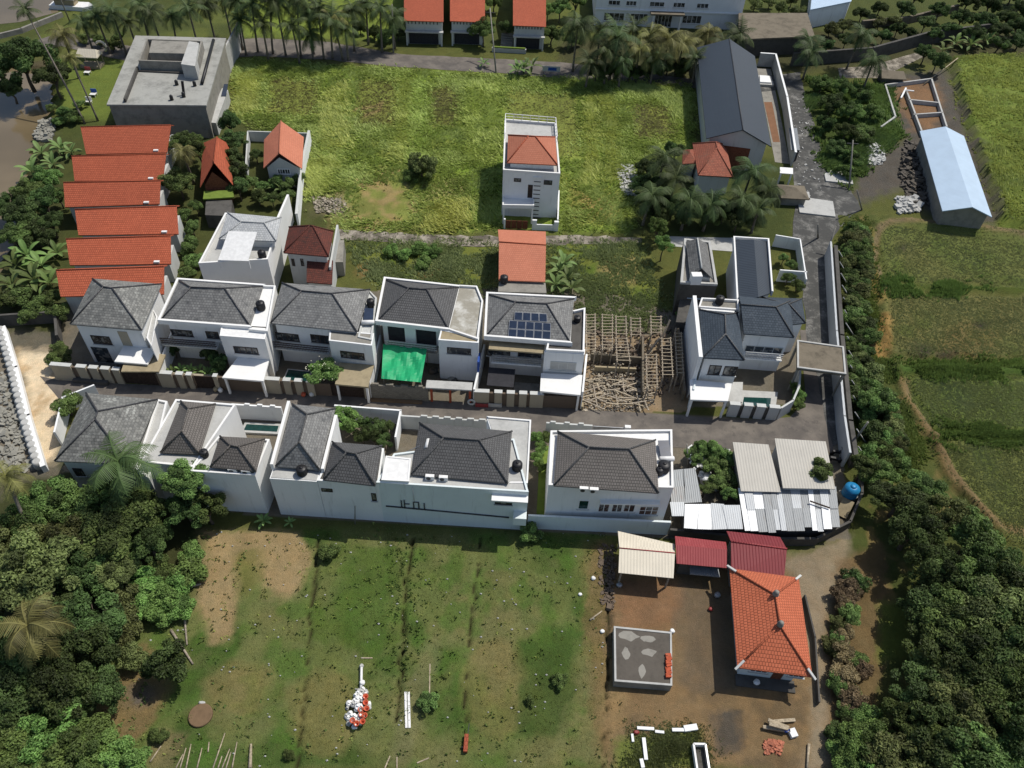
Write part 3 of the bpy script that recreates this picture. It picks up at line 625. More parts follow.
def trunk_mesh(seed, r=.075):
    R = random.Random(seed); mb = MB()
    mb.tube([(0, 0, -.05), (R.uniform(-.05, .05), R.uniform(-.05, .05), .35), (R.uniform(-.08, .08), R.uniform(-.08, .08), .75)], [r*1.25, r*.9, r*.7], 8)
    for k in range(6):
        a = k*1.05+R.uniform(-.3, .3); q = R.uniform(.45, .7)
        mb.tube([(0, 0, .45+R.uniform(0, .25)), (q*.45*math.cos(a), q*.45*math.sin(a), .85), (q*math.cos(a), q*math.sin(a), 1.05+R.uniform(0, .15))], [r*.6, r*.4, r*.12], 6)
    me = bpy.data.meshes.new('trunk'); me.from_pydata(mb.v, [], mb.f); me.materials.append(M['bark']); me.polygons.foreach_set('use_smooth', mb.sm); return me
CR = {k: [crown_mesh(k, 100*i+j) for j in range(nn)] for i, (k, nn) in enumerate((('round', 4), ('big', 3), ('shrub', 4), ('light', 2)))}
for k in CR:
    for me_ in CR[k]: me_.materials.append(M['L_mid'])
TR = [trunk_mesh(s) for s in range(3)]
_tc = [0]
def tree(px, py, r, h, kind='round', leaf='L_mid', label='', cat='tree', group=None, name='broadleaf_tree', zf=None, gz=0):
    i = _tc[0]; _tc[0] += 1; R = random.Random(i*13+5); zc = max(h-r*.75, r*.55)
    b = at(px, py, zc+gz); b.z = gz
    t = thing(name, label, cat, b, group); t.rotation_euler.z = R.uniform(0, 6.28)
    kind = 'big' if kind == 'round' and r >= 2.3 else kind; me = CR[kind][i % len(CR[kind])]
    c = bpy.data.objects.new('foliage' if cat in ('shrub', 'hedge') else 'crown', me); COL.objects.link(c); c.parent = t; c.location = (0, 0, zc); c.scale = (r*R.uniform(.82, 1.18), r*R.uniform(.82, 1.18), (zf or r*R.uniform(.75, 1.1))); c.rotation_euler = (R.uniform(-.2, .2), R.uniform(-.2, .2), 0)
    c.material_slots[0].link = 'OBJECT'; c.material_slots[0].material = M[leaf]
    k = bpy.data.objects.new('stem' if cat in ('shrub', 'hedge') else 'trunk', TR[i % 3]); COL.objects.link(k); k.parent = t; k.scale = (r*.8, r*.8, zc*.95)
    return t

def frond_crown(seed, nf=19, L=1.0, droop=1.0):
    R = np.random.RandomState(seed); V = []; F = []; T = []
    def quad(a, b, c, d, t):
        i = len(V); V.extend([a, b, c, d]); F.extend([(i, i+1, i+2), (i, i+2, i+3)]); T.extend([t]*4)
    for k in range(nf):
        a = k*2.399+R.uniform(-.2, .2); el = 1.15-1.75*(k/nf)**1.0+R.uniform(-.12, .12); ln = L*R.uniform(.85, 1.1); tn = R.uniform(.15, .85)
        p = np.array([0., 0, .02]); d = np.array([math.cos(a)*math.cos(el), math.sin(a)*math.cos(el), math.sin(el)]); side = np.array([-math.sin(a), math.cos(a), 0]); S = 13
        for s in range(S):
            q = p+d*ln/S; d = d+np.array([0, 0, -.115*droop*(1+s/S)]); d /= np.linalg.norm(d)
            w = .035*(1-s/S)+.008; quad(p-side*w*.5, p+side*w*.5, q+side*w*.4, q-side*w*.4, .75)
            ll = ln*.33*math.sin(math.pi*min(1, (s+1.2)/S*.86+.1))
            for sg in (-1, 1):
                for sub in (0, .5):
                    base = p+(q-p)*sub; out = side*sg*.8+d*.55+np.array([0, 0, -.42*droop+R.uniform(-.15, .1)]); out /= np.linalg.norm(out)
                    tip = base+out*ll*R.uniform(.85, 1.1); ww = d*ln/S*.30
                    quad(base-ww*.5, base+ww*.95, tip+ww*.3, tip-ww*.15, float(np.clip(tn+R.normal(0, .12), 0, 1)))
            p = q
    # cluster of nuts / heart
    me = cloud_mesh('crown', np.array(V), np.array(F), np.array(T)); me.materials.append(M['L_palm']); return me
PC = [frond_crown(s, 15+s % 3*2, 1.0, .85+.15*(s % 3)) for s in range(4)]
_pc = [0]
def palm(px, py, h, R_, label, base=None, leaf='L_palm', group=None, name='palm_tree', tr=.16):
    i = _pc[0]; _pc[0] += 1; R = random.Random(i*31+2)
    top = at(px, py, h); b = at(base[0], base[1], 0) if base else Vector((top.x+R.uniform(-.6, .6), top.y+R.uniform(-.5, .5), 0))
    t = thing(name, label, 'palm', b, group); d = top-b; R_ = R_*(1.42 if py < 260 else 1.1)
    mb = MB(); pts = []; rad = []
    for k in range(9):
        f = k/8; pts.append((b.x+d.x*f**1.25, b.y+d.y*f**1.25, h*f-(.1 if k == 0 else 0))); rad.append(tr*(1.35-.5*f if k else 1.7))
    mb.tube(pts, rad, 8); mb.build('trunk', M['palm_bark'], t)
    c = bpy.data.objects.new('crown', PC[i % 4]); COL.objects.link(c); c.parent = t; c.location = d; c.scale = (R_, R_, R_); c.rotation_euler = (R.uniform(-.12, .12), R.uniform(-.12, .12), R.uniform(0, 6.28))
    c.material_slots[0].link = 'OBJECT'; c.material_slots[0].material = M[leaf]; return t

def paddle_crown(seed, n=9):
    R = np.random.RandomState(seed); V = []; F = []; T = []
    for k in range(n):
        a = k*2.399; el = 1.25-.9*k/n; p = np.array([0, 0, .35]); d = np.array([math.cos(a)*math.cos(el), math.sin(a)*math.cos(el), math.sin(el)]); side = np.array([-math.sin(a), math.cos(a), 0]); S = 8; tn = R.uniform(.2, .9)
        prev = None
        for s in range(S+1):
            w = .13*math.sin(math.pi*min(1, max(0, (s-1.2)/(S-1.2))))**.7 if s > 1 else .012
            row = [p-side*w+np.array([0, 0, .25*w]), p, p+side*w+np.array([0, 0, .25*w])]; i = len(V); V.extend(row); T.extend([tn+.1, tn+.3, tn])
            if prev is not None:
                for c in (0, 1): F.extend([(prev+c, prev+c+1, i+c+1), (prev+c, i+c+1, i+c)])
            prev = i; p = p+d*.9/S; d = d+np.array([0, 0, -.17]); d /= np.linalg.norm(d)
    me = cloud_mesh('foliage', np.array(V), np.array(F), np.clip(np.array(T), 0, 1)); me.materials.append(M['L_banana']); return me
BC = [paddle_crown(s, 8+s) for s in range(3)]
stem_b = MB(); stem_b.tube([(0, 0, 0), (.01, 0, .25), (0, 0, .45)], [.05, .04, .02], 7)
stem_me = bpy.data.meshes.new('stem'); stem_me.from_pydata(stem_b.v, [], stem_b.f); stem_me.materials.append(M['L_banana'])
_bc = [0]
def banana(px, py, h, label, group=None, leaf='L_banana', name='banana_plant'):
    i = _bc[0]; _bc[0] += 1; b = at(px, py, h*.5); b.z = 0; t = thing(name, label, 'plant', b, group); t.rotation_euler.z = i*1.7
    for n_, m_ in (('foliage', BC[i % 3]), ('stem', stem_me)):
        c = bpy.data.objects.new(n_, m_); COL.objects.link(c); c.parent = t; c.scale = (h*.85, h*.85, h*.85)
        if n_ == 'foliage': c.material_slots[0].link = 'OBJECT'; c.material_slots[0].material = M[leaf]
    return t
# ------------------------------------------------------------------ building helpers
def inset(poly, d):
    n = len(poly); P = [Vector((p[0], p[1])) for p in poly]
    ar = sum(P[k].x*P[(k+1) % n].y-P[(k+1) % n].x*P[k].y for k in range(n)); sg = 1 if ar > 0 else -1
    out = []
    for k in range(n):
        a, b, c = P[k-1], P[k], P[(k+1) % n]; u = (b-a).normalized(); v = (c-b).normalized()
        n1 = Vector((-u.y, u.x))*sg; n2 = Vector((-v.y, v.x))*sg; m = (n1+n2)
        m = m/max(m.dot(n1), .35); out.append(b+m*d)
    return [Vector((p.x, p.y, poly[k][2] if len(poly[k]) > 2 else 0)) for k, p in enumerate(out)]
def body(root, poly, z1, mat, z0=0, name='wall', top=None):
    mb = MB(); mb.prism(poly, z0, z1, top); return mb.build(name, mat, root)
def solid_roof(root, tops, faces, mat, th=.16, name='roof'):
    """roof skin: tops = world points, faces = top faces (ccw from above); eave points are those used once on the border"""
    mb = MB(); cnt = {}
    for f in faces:
        mb.poly([tops[i] for i in f])
        for a, b in zip(f, f[1:]+f[:1]): cnt[(a, b)] = 1
    dz = Vector((0, 0, -th))
    for f in faces: mb.poly([tops[i]+dz for i in reversed(f)])
    for (a, b) in list(cnt):
        if (b, a) not in cnt: mb.poly([tops[b], tops[a], tops[a]+dz, tops[b]+dz])
    return mb.build(name, mat, root)
def caps(roof, lines, mat, w=.18, h=.12, name='ridge_cap'):
    mb = MB()
    for p, q in lines:
        n = max(2, int((Vector(q)-Vector(p)).length/.45)); p = Vector(p)+Vector((0, 0, .03)); q = Vector(q)+Vector((0, 0, .03))
        mb.tube([p, q], [w*.5, w*.5], 7)
        for k in range(n): c = lerp(p, q, (k+.5)/n); mb.tube([lerp(p, q, k/n), lerp(p, q, min(1, k/n+.1/n))], [w*.58, w*.58], 7)
    return mb.build(name, mat, roof)
def hip_roof(root, E, z, ridge, rise, mat, ns=False, capm=None, th=.16):
    """E = px FL,FR,BR,BL of the eaves at height z; ridge = two px (left,right or back,front)"""
    P = [at(x, y, z) for x, y in E]; R0, R1 = [at(x, y, z+rise) for x, y in ridge]; T = P+[R0, R1]
    F = [[0, 1, 5, 4], [1, 2, 5], [2, 3, 4, 5], [3, 0, 4]] if not ns else [[0, 1, 5], [1, 2, 4, 5], [2, 3, 4], [3, 0, 5, 4]]
    r = solid_roof(root, T, F, mat, th)
    L = [(R0, R1)]+([(P[0], R0), (P[3], R0), (P[1], R1), (P[2], R1)] if not ns else [(P[3], R0), (P[2], R0), (P[0], R1), (P[1], R1)])
    if capm: caps(r, L, capm)
    return r, P, (R0, R1)
def gable_roof(root, E, z, ridge, rise, mat, ns=False, capm=None, th=.14):
    P = [at(x, y, z) for x, y in E]; R0, R1 = [at(x, y, z+rise) for x, y in ridge]; T = P+[R0, R1]
    F = [[0, 1, 5, 4], [2, 3, 4, 5]] if not ns else [[1, 2, 4, 5], [3, 0, 5, 4]]
    r = solid_roof(root, T, F, mat, th)
    if capm: caps(r, [(R0, R1)], capm)
    return r, P, (R0, R1)
def window(root, fc, u0, u1, z0, z1, cols=3, fm='dark_wood', gl='glass', fr=.09, out=.05, sill=True, rows=1, name='window'):
    mb = MB(); fc.box(mb, u0, u1, -.04, out, z1-fr, z1); fc.box(mb, u0, u1, -.04, out, z0, z0+fr)
    fc.box(mb, u0, u0+fr, -.04, out, z0+fr, z1-fr); fc.box(mb, u1-fr, u1, -.04, out, z0+fr, z1-fr)
    for k in range(1, cols):
        c = u0+(u1-u0)*k/cols; fc.box(mb, c-fr*.4, c+fr*.4, -.04, out-.015, z0+fr, z1-fr)
    for k in range(1, rows):
        c = z0+(z1-z0)*k/rows; fc.box(mb, u0+fr, u1-fr, -.04, out-.02, c-fr*.3, c+fr*.3)
    w = mb.build(name, M[fm], root)
    g = MB(); fc.box(g, u0+fr*.8, u1-fr*.8, -.03, .012, z0+fr*.8, z1-fr*.8); g.build('pane', M[gl], w)
    if sill: s = MB(); fc.box(s, u0-.1, u1+.1, -.03, .14, z0-.08, z0-.002); s.build('sill', M['offwhite'], w)
    return w
def winpx(root, fc, a, b, **k):
    u0, z1 = fc.uz(*a); u1, z0 = fc.uz(*b); return window(root, fc, min(u0, u1), max(u0, u1), z0, z1, **k)
def ring(root, poly, z0, z1, w, mat, name='parapet', closed=True, skip=()):
    mb = MB(); n = len(poly); I = inset(poly, w); O = inset(poly, -.012)
    for k in range(n if closed else n-1):
        if k in skip: continue
        k2 = (k+1) % n; mb.prism([O[k], O[k2], I[k2], I[k]], z0, z1)
    return mb.build(name, mat, root)
def wall_line(mb, pts, h, t, z0=0):
    for a, b in zip(pts, pts[1:]):
        a = Vector((a[0], a[1], 0)); b = Vector((b[0], b[1], 0)); u = (b-a).normalized(); n = Vector((-u.y, u.x, 0))*t/2; e = u*t/2
        mb.prism([a-n-e*0, b-n+e, b+n+e, a+n-e*0], z0, h)
def wall_thing(name, label, cat, pts, h, t, mat, group=None, cap=None, z0=0):
    P = [Vector((p[0], p[1], 0)) for p in pts]; r = thing(name, label, cat, P[0], group); mb = MB(); wall_line(mb, P, h, t, z0); mb.build('panel', mat, r)
    if cap: c = MB(); wall_line(c, P, h+.08, t+.1, h+.003); c.build('coping', cap, r)
    return r
def flat_house(root, poly, z, wm, rm, par=.35, pw=.18, pm=None):
    b = body(root, poly, z, wm); mb = MB(); mb.prism(inset(poly, pw*.5), z+.003, z+.05); mb.build('roof', rm, root)
    if par: ring(root, poly, z-.02, z+par, pw, pm or wm)
    return b
def tank(c, label, r=.55, h=1.25, mat='black_pl', group='roof water tanks'):
    t = thing('water_tank', label, 'water tank', c, group); mb = MB(); pr = [(r*.9, 0), (r, .06)]
    for k in range(5): pr += [(r, .1+h*.8*k/5), (r*1.04, .1+h*.8*(k+.3)/5), (r*1.04, .1+h*.8*(k+.6)/5), (r, .1+h*.8*(k+.75)/5)]
    pr += [(r, .1+h*.8), (r*.8, h*.97), (r*.4, h*1.06), (r*.25, h*1.06)]
    mb.lathe(c, pr, 18); mb.build('barrel', M[mat], t); l = MB(); l.lathe((c[0], c[1], c[2]+h*1.063), [(r*.3, 0), (r*.3, .06), (r*.1, .09)], 12); l.build('lid', M[mat], t); return t
def ac(c, u, label, group='air conditioner units'):
    t = thing('air_conditioner', label, 'air conditioner', c, group); u = Vector((u[0], u[1], 0)).normalized(); mb = MB(); mb.obox(c, u, .85, .34, c[2], c[2]+.58); mb.build('casing', M['white_pt'], t)
    n = Vector((u.y, -u.x, 0)); g = MB(); q = Vector(c)+n*.172-u*.12+Vector((0, 0, .29)); g.tube([q, q+n*.03], [.22, .22], 14); g.build('fan_grille', M['dark_steel'], t); return t
def heater(c, u, label, tilt=.35):
    """roof solar water heater: collector panel plus horizontal tank, u along the panel's short side"""
    t = thing('solar_water_heater', label, 'solar heater', c, None); u = Vector((u[0], u[1], 0)).normalized(); v = Vector((-u.y, u.x, 0)); mb = MB(); c = Vector(c)
    mb.bar(c-v*1.0+Vector((0, 0, .25)), c+v*1.0+Vector((0, 0, .25+tilt)), 1.1, .1); mb.build('collector', M['panel'], t)
    q = c-v*1.15+Vector((0, 0, .38)); k = MB(); k.tube([q-u*.75, q-u*.7, q+u*.7, q+u*.75], [.18, .26, .26, .18], 14); k.build('drum', M['white_pt'], t)
    l = MB()
    for a in (-.45, .45): l.bar(c+u*a+v*.9, c+u*a+v*.9+Vector((0, 0, .25+tilt)), .06, .06); l.bar(c+u*a-v*.9, c+u*a-v*.9+Vector((0, 0, .25)), .06, .06)
    l.build('stand', M['steel'], t); return t
def canopy(root, quad, z, mat, th=.16, posts=(), pm='white2', name='canopy', rim=None):
    P = fp(*[(x, y, z) for x, y in quad]); mb = MB(); mb.prism(P, z-th, z); o = mb.build(name, mat, root)
    if posts:
        for k in posts:
            p = MB(); q = inset(P, .2)[k]; p.box(q.x-.12, q.x+.12, q.y-.12, q.y+.12, 0, z-th-.003); p.build('post', M[pm], root)
    return o, P
def slat_wall(root, P, Q, label_mat='cream', h=2.3, spans=(), gate=None, gap_mat='brown_stone', rng=7, n_out=None):
    """front wall: brown recessed panel with cream pillars (fractions of the length), optional dark gate span"""
    fc = Face(P, Q); L = fc.L
    mb = MB()
    for a, b in ([(0, 1)] if not gate else [(0, gate[0]), (gate[1], 1)]):
        if b-a > .01: fc.box(mb, a*L, b*L, -.25, 0, 0, h-.25)
    mb.build('wall', M[gap_mat], root)
    for a, b in spans:
        p = MB(); fc.box(p, a*L, b*L, -.32, .16, 0, h); pl = p.build('pillar', M[label_mat], root)
        c = MB(); fc.box(c, a*L-.03, b*L+.03, -.35, .19, h+.002, h+.06); c.build('coping', M['offwhite'], pl)
    if gate:
        g = MB(); fc.box(g, gate[0]*L+.05, gate[1]*L-.05, -.16, -.08, .05, 2.05)
        for k in range(18): u = gate[0]*L+.1+(gate[1]-gate[0])*L*k/18; fc.box(g, u, u+.06, -.08, -.05, .1, 2.0)
        g.build('gate', M['dark_wood'], root)
    return fc

# ------------------------------------------------------------------ upper villa row
def villa(label, E, z, ridge, rise, tile, capm='dark_steel', wallm='white', rim=None, loc=None):
    c = [at(x, y, z) for x, y in E]; loc = c[0]
    root = thing('villa', label, 'house', (loc.x, loc.y, 0), 'two-storey villas along the lane')
    r, P, R = hip_roof(root, E, z, ridge, rise, M[tile], capm=M[capm])
    b = inset(P, .4); body(root, b, z-.1, M[wallm])
    if rim: ring(root, inset(P, -.28), z-.45, z+.18, .26, M[rim], skip=(1,))
    return root, P, Face(b[0], b[1])
def balcony(root, fc, u0, u1, z=3.1, d=1.1, rail='dark_wood', slab='offwhite', h=1.0):
    mb = MB(); fc.box(mb, u0, u1, -.02, d, z-.2, z); bl = mb.build('balcony', M[slab], root); r = MB()
    for k in range(int((u1-u0)/.18)): fc.box(r, u0+.05+k*.18, u0+.08+k*.18, d-.08, d-.04, z+.003, z+h-.05)
    fc.box(r, u0, u1, d-.1, d-.02, z+h-.05, z+h+.03); fc.box(r, u0, u1, d-.09, d-.03, z+.28, z+.36); fc.box(r, u0, u1, d-.09, d-.03, z+.6, z+.68); r.build('railing', M[rail], bl)
    return bl
def block(root, topq, z, wm, rm, par=.22, name='front_block', z0=0):
    P = fp(*[(x, y, z) for x, y in topq]); mb = MB(); mb.prism(P, z0, z); o = mb.build(name, wm, root)
    r = MB(); r.prism(inset(P, .1), z+.003, z+.06); r.build('roof', rm, o)
    if par: ring(o, P, z-.02, z+par, .16, wm)
    return P, Face(P[0], P[1])
LZ = 6.5
BASE = [(58, 378.2), (124.5, 383.0), (163, 386.4), (264, 392.2), (371, 398.6), (474, 404.3), (580, 409)]
BW = [at(x, y) for x, y in BASE]
# A1 - westmost
root, P, F1 = villa('grey villa with pale lichen on a pyramid slate roof, beside the sandy path', [(70, 324), (141.5, 330), (161.5, 284), (92.5, 278.5)], LZ, [(103.3, 287), (112, 288)], 2.6, 'slate_w')
winpx(root, F1, (90, 335), (113, 345), cols=3); L = F1.L
mb = MB(); u0, z1 = F1.uz(117, 331); u1, z0 = F1.uz(133, 346); F1.box(mb, u0, u1, -.02, .04, z0, z1); mb.build('stone_panel', M['cream'], root)
mb = MB(); u0, _ = F1.uz(102, 370); F1.box(mb, u0, u0+2.0, -.02, .03, .1, 2.6); mb.build('glass_door', M['glass'], root)
block(root, [(147, 339), (152, 347), (158, 318), (154, 311)], 5.2, M['white2'], M['conc_lt'], name='side_block')
mb = MB(); F1.box(mb, L*.62, L+1.0, -.02, 2.6, 3.05, 3.25); mb.build('porch_roof', M['white2'], root)
canopy(root, [(121, 371.5), (158.5, 371.5), (165.5, 354.5), (128, 350.5)], 2.9, M['tan_conc'], .2)
mb = MB(); F1.box(mb, -.9, 3.2, .5, 3.6, 0, .5); mb.build('pool_surround', M['conc_dk'], root)
slat_wall(root, BW[0], BW[2], h=2.35, spans=((0, .19), (.24, .33), (.36, .44), (.47, .55), (.58, .645)), gate=(.65, .97))
wt = MB(); wall_line(wt, [BW[2], at(178, 345)], 2.6, .2); wt.build('side_wall', M['white'], root)
# A2
root, P, F2 = villa('white villa with long bright white flat roof edge and planted front garden', [(161, 319.5), (250, 326), (263, 286.5), (179, 280.5)], LZ, [(190.6, 287.4), (224.5, 288.3)], 2.4, 'slate', rim='white2')
winpx(root, F2, (170, 329), (194, 337), cols=4); winpx(root, F2, (205, 331), (220, 339), cols=3)
a = F2.uz(168, 345)[0]; balcony(root, F2, a, F2.uz(221, 345)[0])
flq = fp((262, 287, LZ-.2), (276, 287.5, LZ-.2), (268, 333, LZ-.2), (249, 331, LZ-.2)); body(root, flq, LZ-.2, M['white2'], name='side_block'); ring(root, flq, LZ-.22, LZ+.12, .2, M['white2'], skip=(3,))
Pq, Fb = block(root, [(220, 336.5), (265, 340), (268, 328), (222, 325.5)], LZ-.35, M['white2'], M['white_pt'], par=.15)
winpx(root, Fb, (233, 346), (259, 354.5), cols=4)
canopy(root, [(222, 377.5), (263.5, 381), (269, 360), (238, 357)], 2.9, M['white2'], .22, posts=(0, 1))
fcw = slat_wall(root, BW[2], BW[3], h=2.35, spans=((0, .14), (.18, .245), (.28, .33), (.54, .58)), gate=(.34, .53)); 
mb = MB(); fcw.box(mb, 0, fcw.L*.55, -1.5, -.33, 0, .9); mb.build('planter', M['cream'], root)
wt = MB(); wall_line(wt, [BW[3], at(279, 350)], 2.6, .2); wt.build('side_wall', M['white2'], root)
# A3
root, P, F3 = villa('grey-roofed villa with dark pool and round flowering tree in its front yard', [(270.5, 323), (357, 332), (370, 289.5), (282, 282.7)], LZ, [(301.5, 291), (332, 293.5)], 2.4, 'slate')
winpx(root, F3, (275, 332), (300, 342), cols=4); winpx(root, F3, (310, 334), (330, 344), cols=4)
balcony(root, F3, F3.uz(273, 345)[0], F3.uz(331, 345)[0])
flq = fp((358, 338, LZ-.5), (372, 341, LZ-.5), (377, 299, LZ-.5), (369, 291, LZ-.5)); body(root, flq, LZ-.5, M['offwhite'], name='side_block'); ring(root, flq, LZ-.52, LZ-.3, .2, M['offwhite'])
Pq, Fb = block(root, [(329, 341), (372, 346), (374, 334), (330, 330.5)], LZ-.5, M['white'], M['conc'], par=.1)
winpx(root, Fb, (340, 350.5), (365, 360), cols=4)
canopy(root, [(335, 384), (368, 387), (374, 365), (340, 362.5)], 2.9, M['tan_conc'], .22, posts=(0, 1))
mb = MB(); F3.box(mb, .9, 3.9, 1.5, 3.6, 0, .25); mb.build('pool_edge', M['conc_lt'], root); mb = MB(); F3.box(mb, 1.05, 3.75, 1.65, 3.45, .252, .27); mb.build('pool_water', M['pool'], root)
slat_wall(root, BW[3], BW[4], h=2.35, spans=((0, .175), (.21, .275), (.315, .385), (.425, .49), (.95, 1)), gate=(.64, .94))
wt = MB(); wall_line(wt, [BW[4], at(382, 352)], 2.8, .22); wt.build('side_wall', M['white'], root)
# A4
root, P, F4 = villa('villa with charcoal roof and bare stained concrete deck, green tarpaulin in its yard', [(378, 320.5), (448, 328.5), (458.5, 287.5), (386, 279.5)], LZ, [(408.7, 288.2), (426.5, 289)], 2.4, 'slate_d', rim='white2')
flq = fp((448, 331, LZ-.2), (478, 341, LZ-.2), (483, 303, LZ-.2), (477, 288, LZ-.2), (459, 287, LZ-.2)); body(root, flq, LZ-.2, M['white'], name='side_block'); r_ = MB(); r_.prism(inset(flq, .1), LZ-.197, LZ-.14); r_.build('roof', M['deck'], root); ring(root, flq, LZ-.22, LZ+.15, .18, M['white2'], skip=(4,))
Pq, Fb = block(root, [(438.5, 340.5), (478.5, 343.5), (479, 338), (441, 330)], LZ-.2, M['white'], M['tan_conc'], par=.12)
winpx(root, Fb, (447, 347), (471, 355), cols=1, fr=.06)
mb = MB(); F4.box(mb, .6, F4.L*.85, -.02, .06, 3.2, 5.6); mb.build('recess_shade_panel', M['net_recess_dark'], root)  # flat near-black panel: the recess's shade is put into its colour
mb = MB(); F4.box(mb, F4.L*.36, F4.L*.36+1.3, .06, .35, 3.2, 5.7); mb.build('door_panel', M['white'], root)
balcony(root, F4, .5, F4.L*.88, d=1.2, rail='offwhite', slab='conc')
gw = Face(BW[4], BW[5]); mb = MB(); gw.box(mb, 0, gw.L*.56, -.25, 0, 0, 2.3)
for k in range(4): gw.box(mb, gw.L*(.02+.14*k), gw.L*(.09+.14*k), -.25, 0, 2.3, 2.55)
mb.build('block_wall', M['grey_block'], root); mb = MB(); gw.box(mb, gw.L*.54, gw.L*.98, -1.1, .1, 2.35, 2.55); mb.build('gate_canopy', M['conc_lt'], root)
for f_ in (.58, .76, .95): p = MB(); gw.box(p, gw.L*f_, gw.L*f_+.25, -.3, 0, 0, 2.345); p.build('post', M['brick'], root)
mb = MB(); gw.box(mb, 0, gw.L*.5, .04, .5, 0, .22); mb.build('planter', M['soil'], root)
wt = MB(); wall_line(wt, [BW[5], at(484, 360)], 2.6, .22); wt.build('side_wall', M['white'], root)
# A5
root, P, F5 = villa('weathered grey villa carrying rooftop solar panels, white garage canopy below', [(486.5, 335.5), (570, 342), (574, 299), (488.5, 294.5)], LZ, [(515.6, 302), (546.6, 303.7)], 2.3, 'slate', rim='white2')
A5P = P; A5R = (at(515.6, 302, LZ+2.3), at(546.6, 303.7, LZ+2.3))
flq = fp((546, 352, LZ-.5), (584, 354, LZ-.5), (585, 310, LZ-.5), (572, 313, LZ-.5), (570, 343, LZ-.5), (548, 341, LZ-.5)); body(root, flq, LZ-.5, M['white'], name='side_block'); r_ = MB(); r_.prism(inset(flq, .08), LZ-.497, LZ-.44); r_.build('roof', M['conc_dk'], root); ring(root, flq, LZ-.52, LZ-.1, .2, M['white2'], skip=(3, 4))
Pq, Fb = block(root, [(544.5, 352.5), (584.5, 355), (585, 350), (546, 349)], LZ-.55, M['white'], M['white2'], par=.1)
winpx(root, Fb, (550.5, 361), (575.5, 371), cols=3, fm='offwhite', gl='conc_lt')
canopy(root, [(540, 391), (580.5, 395), (582.5, 375), (541, 373)], 2.9, M['white2'], .24, posts=(0, 1))
mb = MB(); F5.box(mb, 0, F5.L*.72, -.02, 1.6, 5.35, 5.55); mb.build('terrace_roof', M['tan_conc'], root)
winpx(root, F5, (487, 349), (510, 357), cols=3); winpx(root, F5, (518, 351), (541, 359), cols=3)
balcony(root, F5, .3, F5.L*.7, d=1.3, rail='steel', slab='white')
mb = MB(); F5.box(mb, .1, F5.L*.36, 1.7, 4.6, 2.6, 2.64); mb.build('shade_net', M['net_recess_dark'], root)
mb = MB(); F5.box(mb, F5.L*.36, F5.L*.7, 1.4, 4.7, 0, .12); mb.build('courtyard_floor', M['conc'], root)
slat_wall(root, BW[5], BW[6], h=2.3, spans=((0, .14), (.19, .26), (.305, .375), (.42, .49), (.52, .645)))
wt = MB(); wall_line(wt, [BW[6], at(584, 372)], 3.0, .22); wt.build('side_wall', M['white'], root)

# ------------------------------------------------------------------ lower villa row
Z2 = 6.7
def lowvilla(label): return thing('courtyard_villa', label, 'house', at(*LOC), 'villas behind the long white wall')
SB = lambda x: 513.5+(x-269)*.0665 if x < 404 else 522.8+(x-404)*.06      # base line of the long white wall, px
def south(root, x0, x1, z, backpx, wm, zb, rm, par=.3, name='wall', pm=None):
    """flat-roofed body from the south wall base line to a back line given at height zb"""
    P = [at(x0, SB(x0)), at(x1, SB(x1)), at(*backpx[1], zb), at(*backpx[0], zb)]
    for p in P: p.z = 0
    body(root, P, z, wm, name=name); r = MB(); r.prism(inset(P, .1), z+.003, z+.05); r.build('roof', rm, root)
    if par: ring(root, P, z-.02, z+par, .18, pm or wm)
    return P, Face(P[0], P[1])
# B1
LOC = (60, 470); root = lowvilla('grey villa under a weathered hip roof beside the sand path, palm in front')
r, P, R = hip_roof(root, [(54.5, 461), (130, 464), (157.6, 399.5), (86, 393)], 6.0, [(97.7, 411.5), (95, 419)], 2.6, M['slate_w'], ns=True, capm=M['dark_steel']); body(root, inset(P, .45), 5.9, M['offwhite'])
F = Face(inset(P, .45)[0], inset(P, .45)[1]); winpx(root, F, (72, 468), (86, 476), cols=3)
q = fp((136, 470, 5.2), (150, 480, 5.2), (168, 403, 5.2), (158, 401, 5.2)); body(root, q, 5.2, M['offwhite'], name='side_block'); r_ = MB(); r_.prism(inset(q, .1), 5.203, 5.26); r_.build('roof', M['conc_lt'], root); ring(root, q, 5.18, 5.5, .2, M['white2'])
mb = MB(); wall_line(mb, [at(62, 445), at(70, 410), at(100, 398)], 2.2, .2); mb.build('side_wall', M['white'], root)
# B2
LOC = (165, 500); root = lowvilla('villa with tall north-south brown tiled roof behind the slender tree')
r, P, R = hip_roof(root, [(160.3, 452.4), (199.3, 454.3), (215.4, 404), (180.8, 401)], Z2, [(188.6, 408.5), (181.5, 430.5)], 2.0, M['brown_t'], ns=True, capm=M['brown_t'])
body(root, inset(P, .35), Z2-.1, M['white'])
q = fp((158.5, 459, 6.4), (208, 466, 6.4), (236, 405, 6.4), (176, 400, 6.4)); q2 = [at(160, 500), at(210, 505), q[2], q[3]]
body(root, q2, 6.3, M['white2'], name='outer_wall'); r_ = MB(); r_.prism(inset(q2, .1), 6.303, 6.35); r_.build('roof', M['conc_lt'], root); ring(root, q2, 6.28, 6.55, .2, M['white2'])
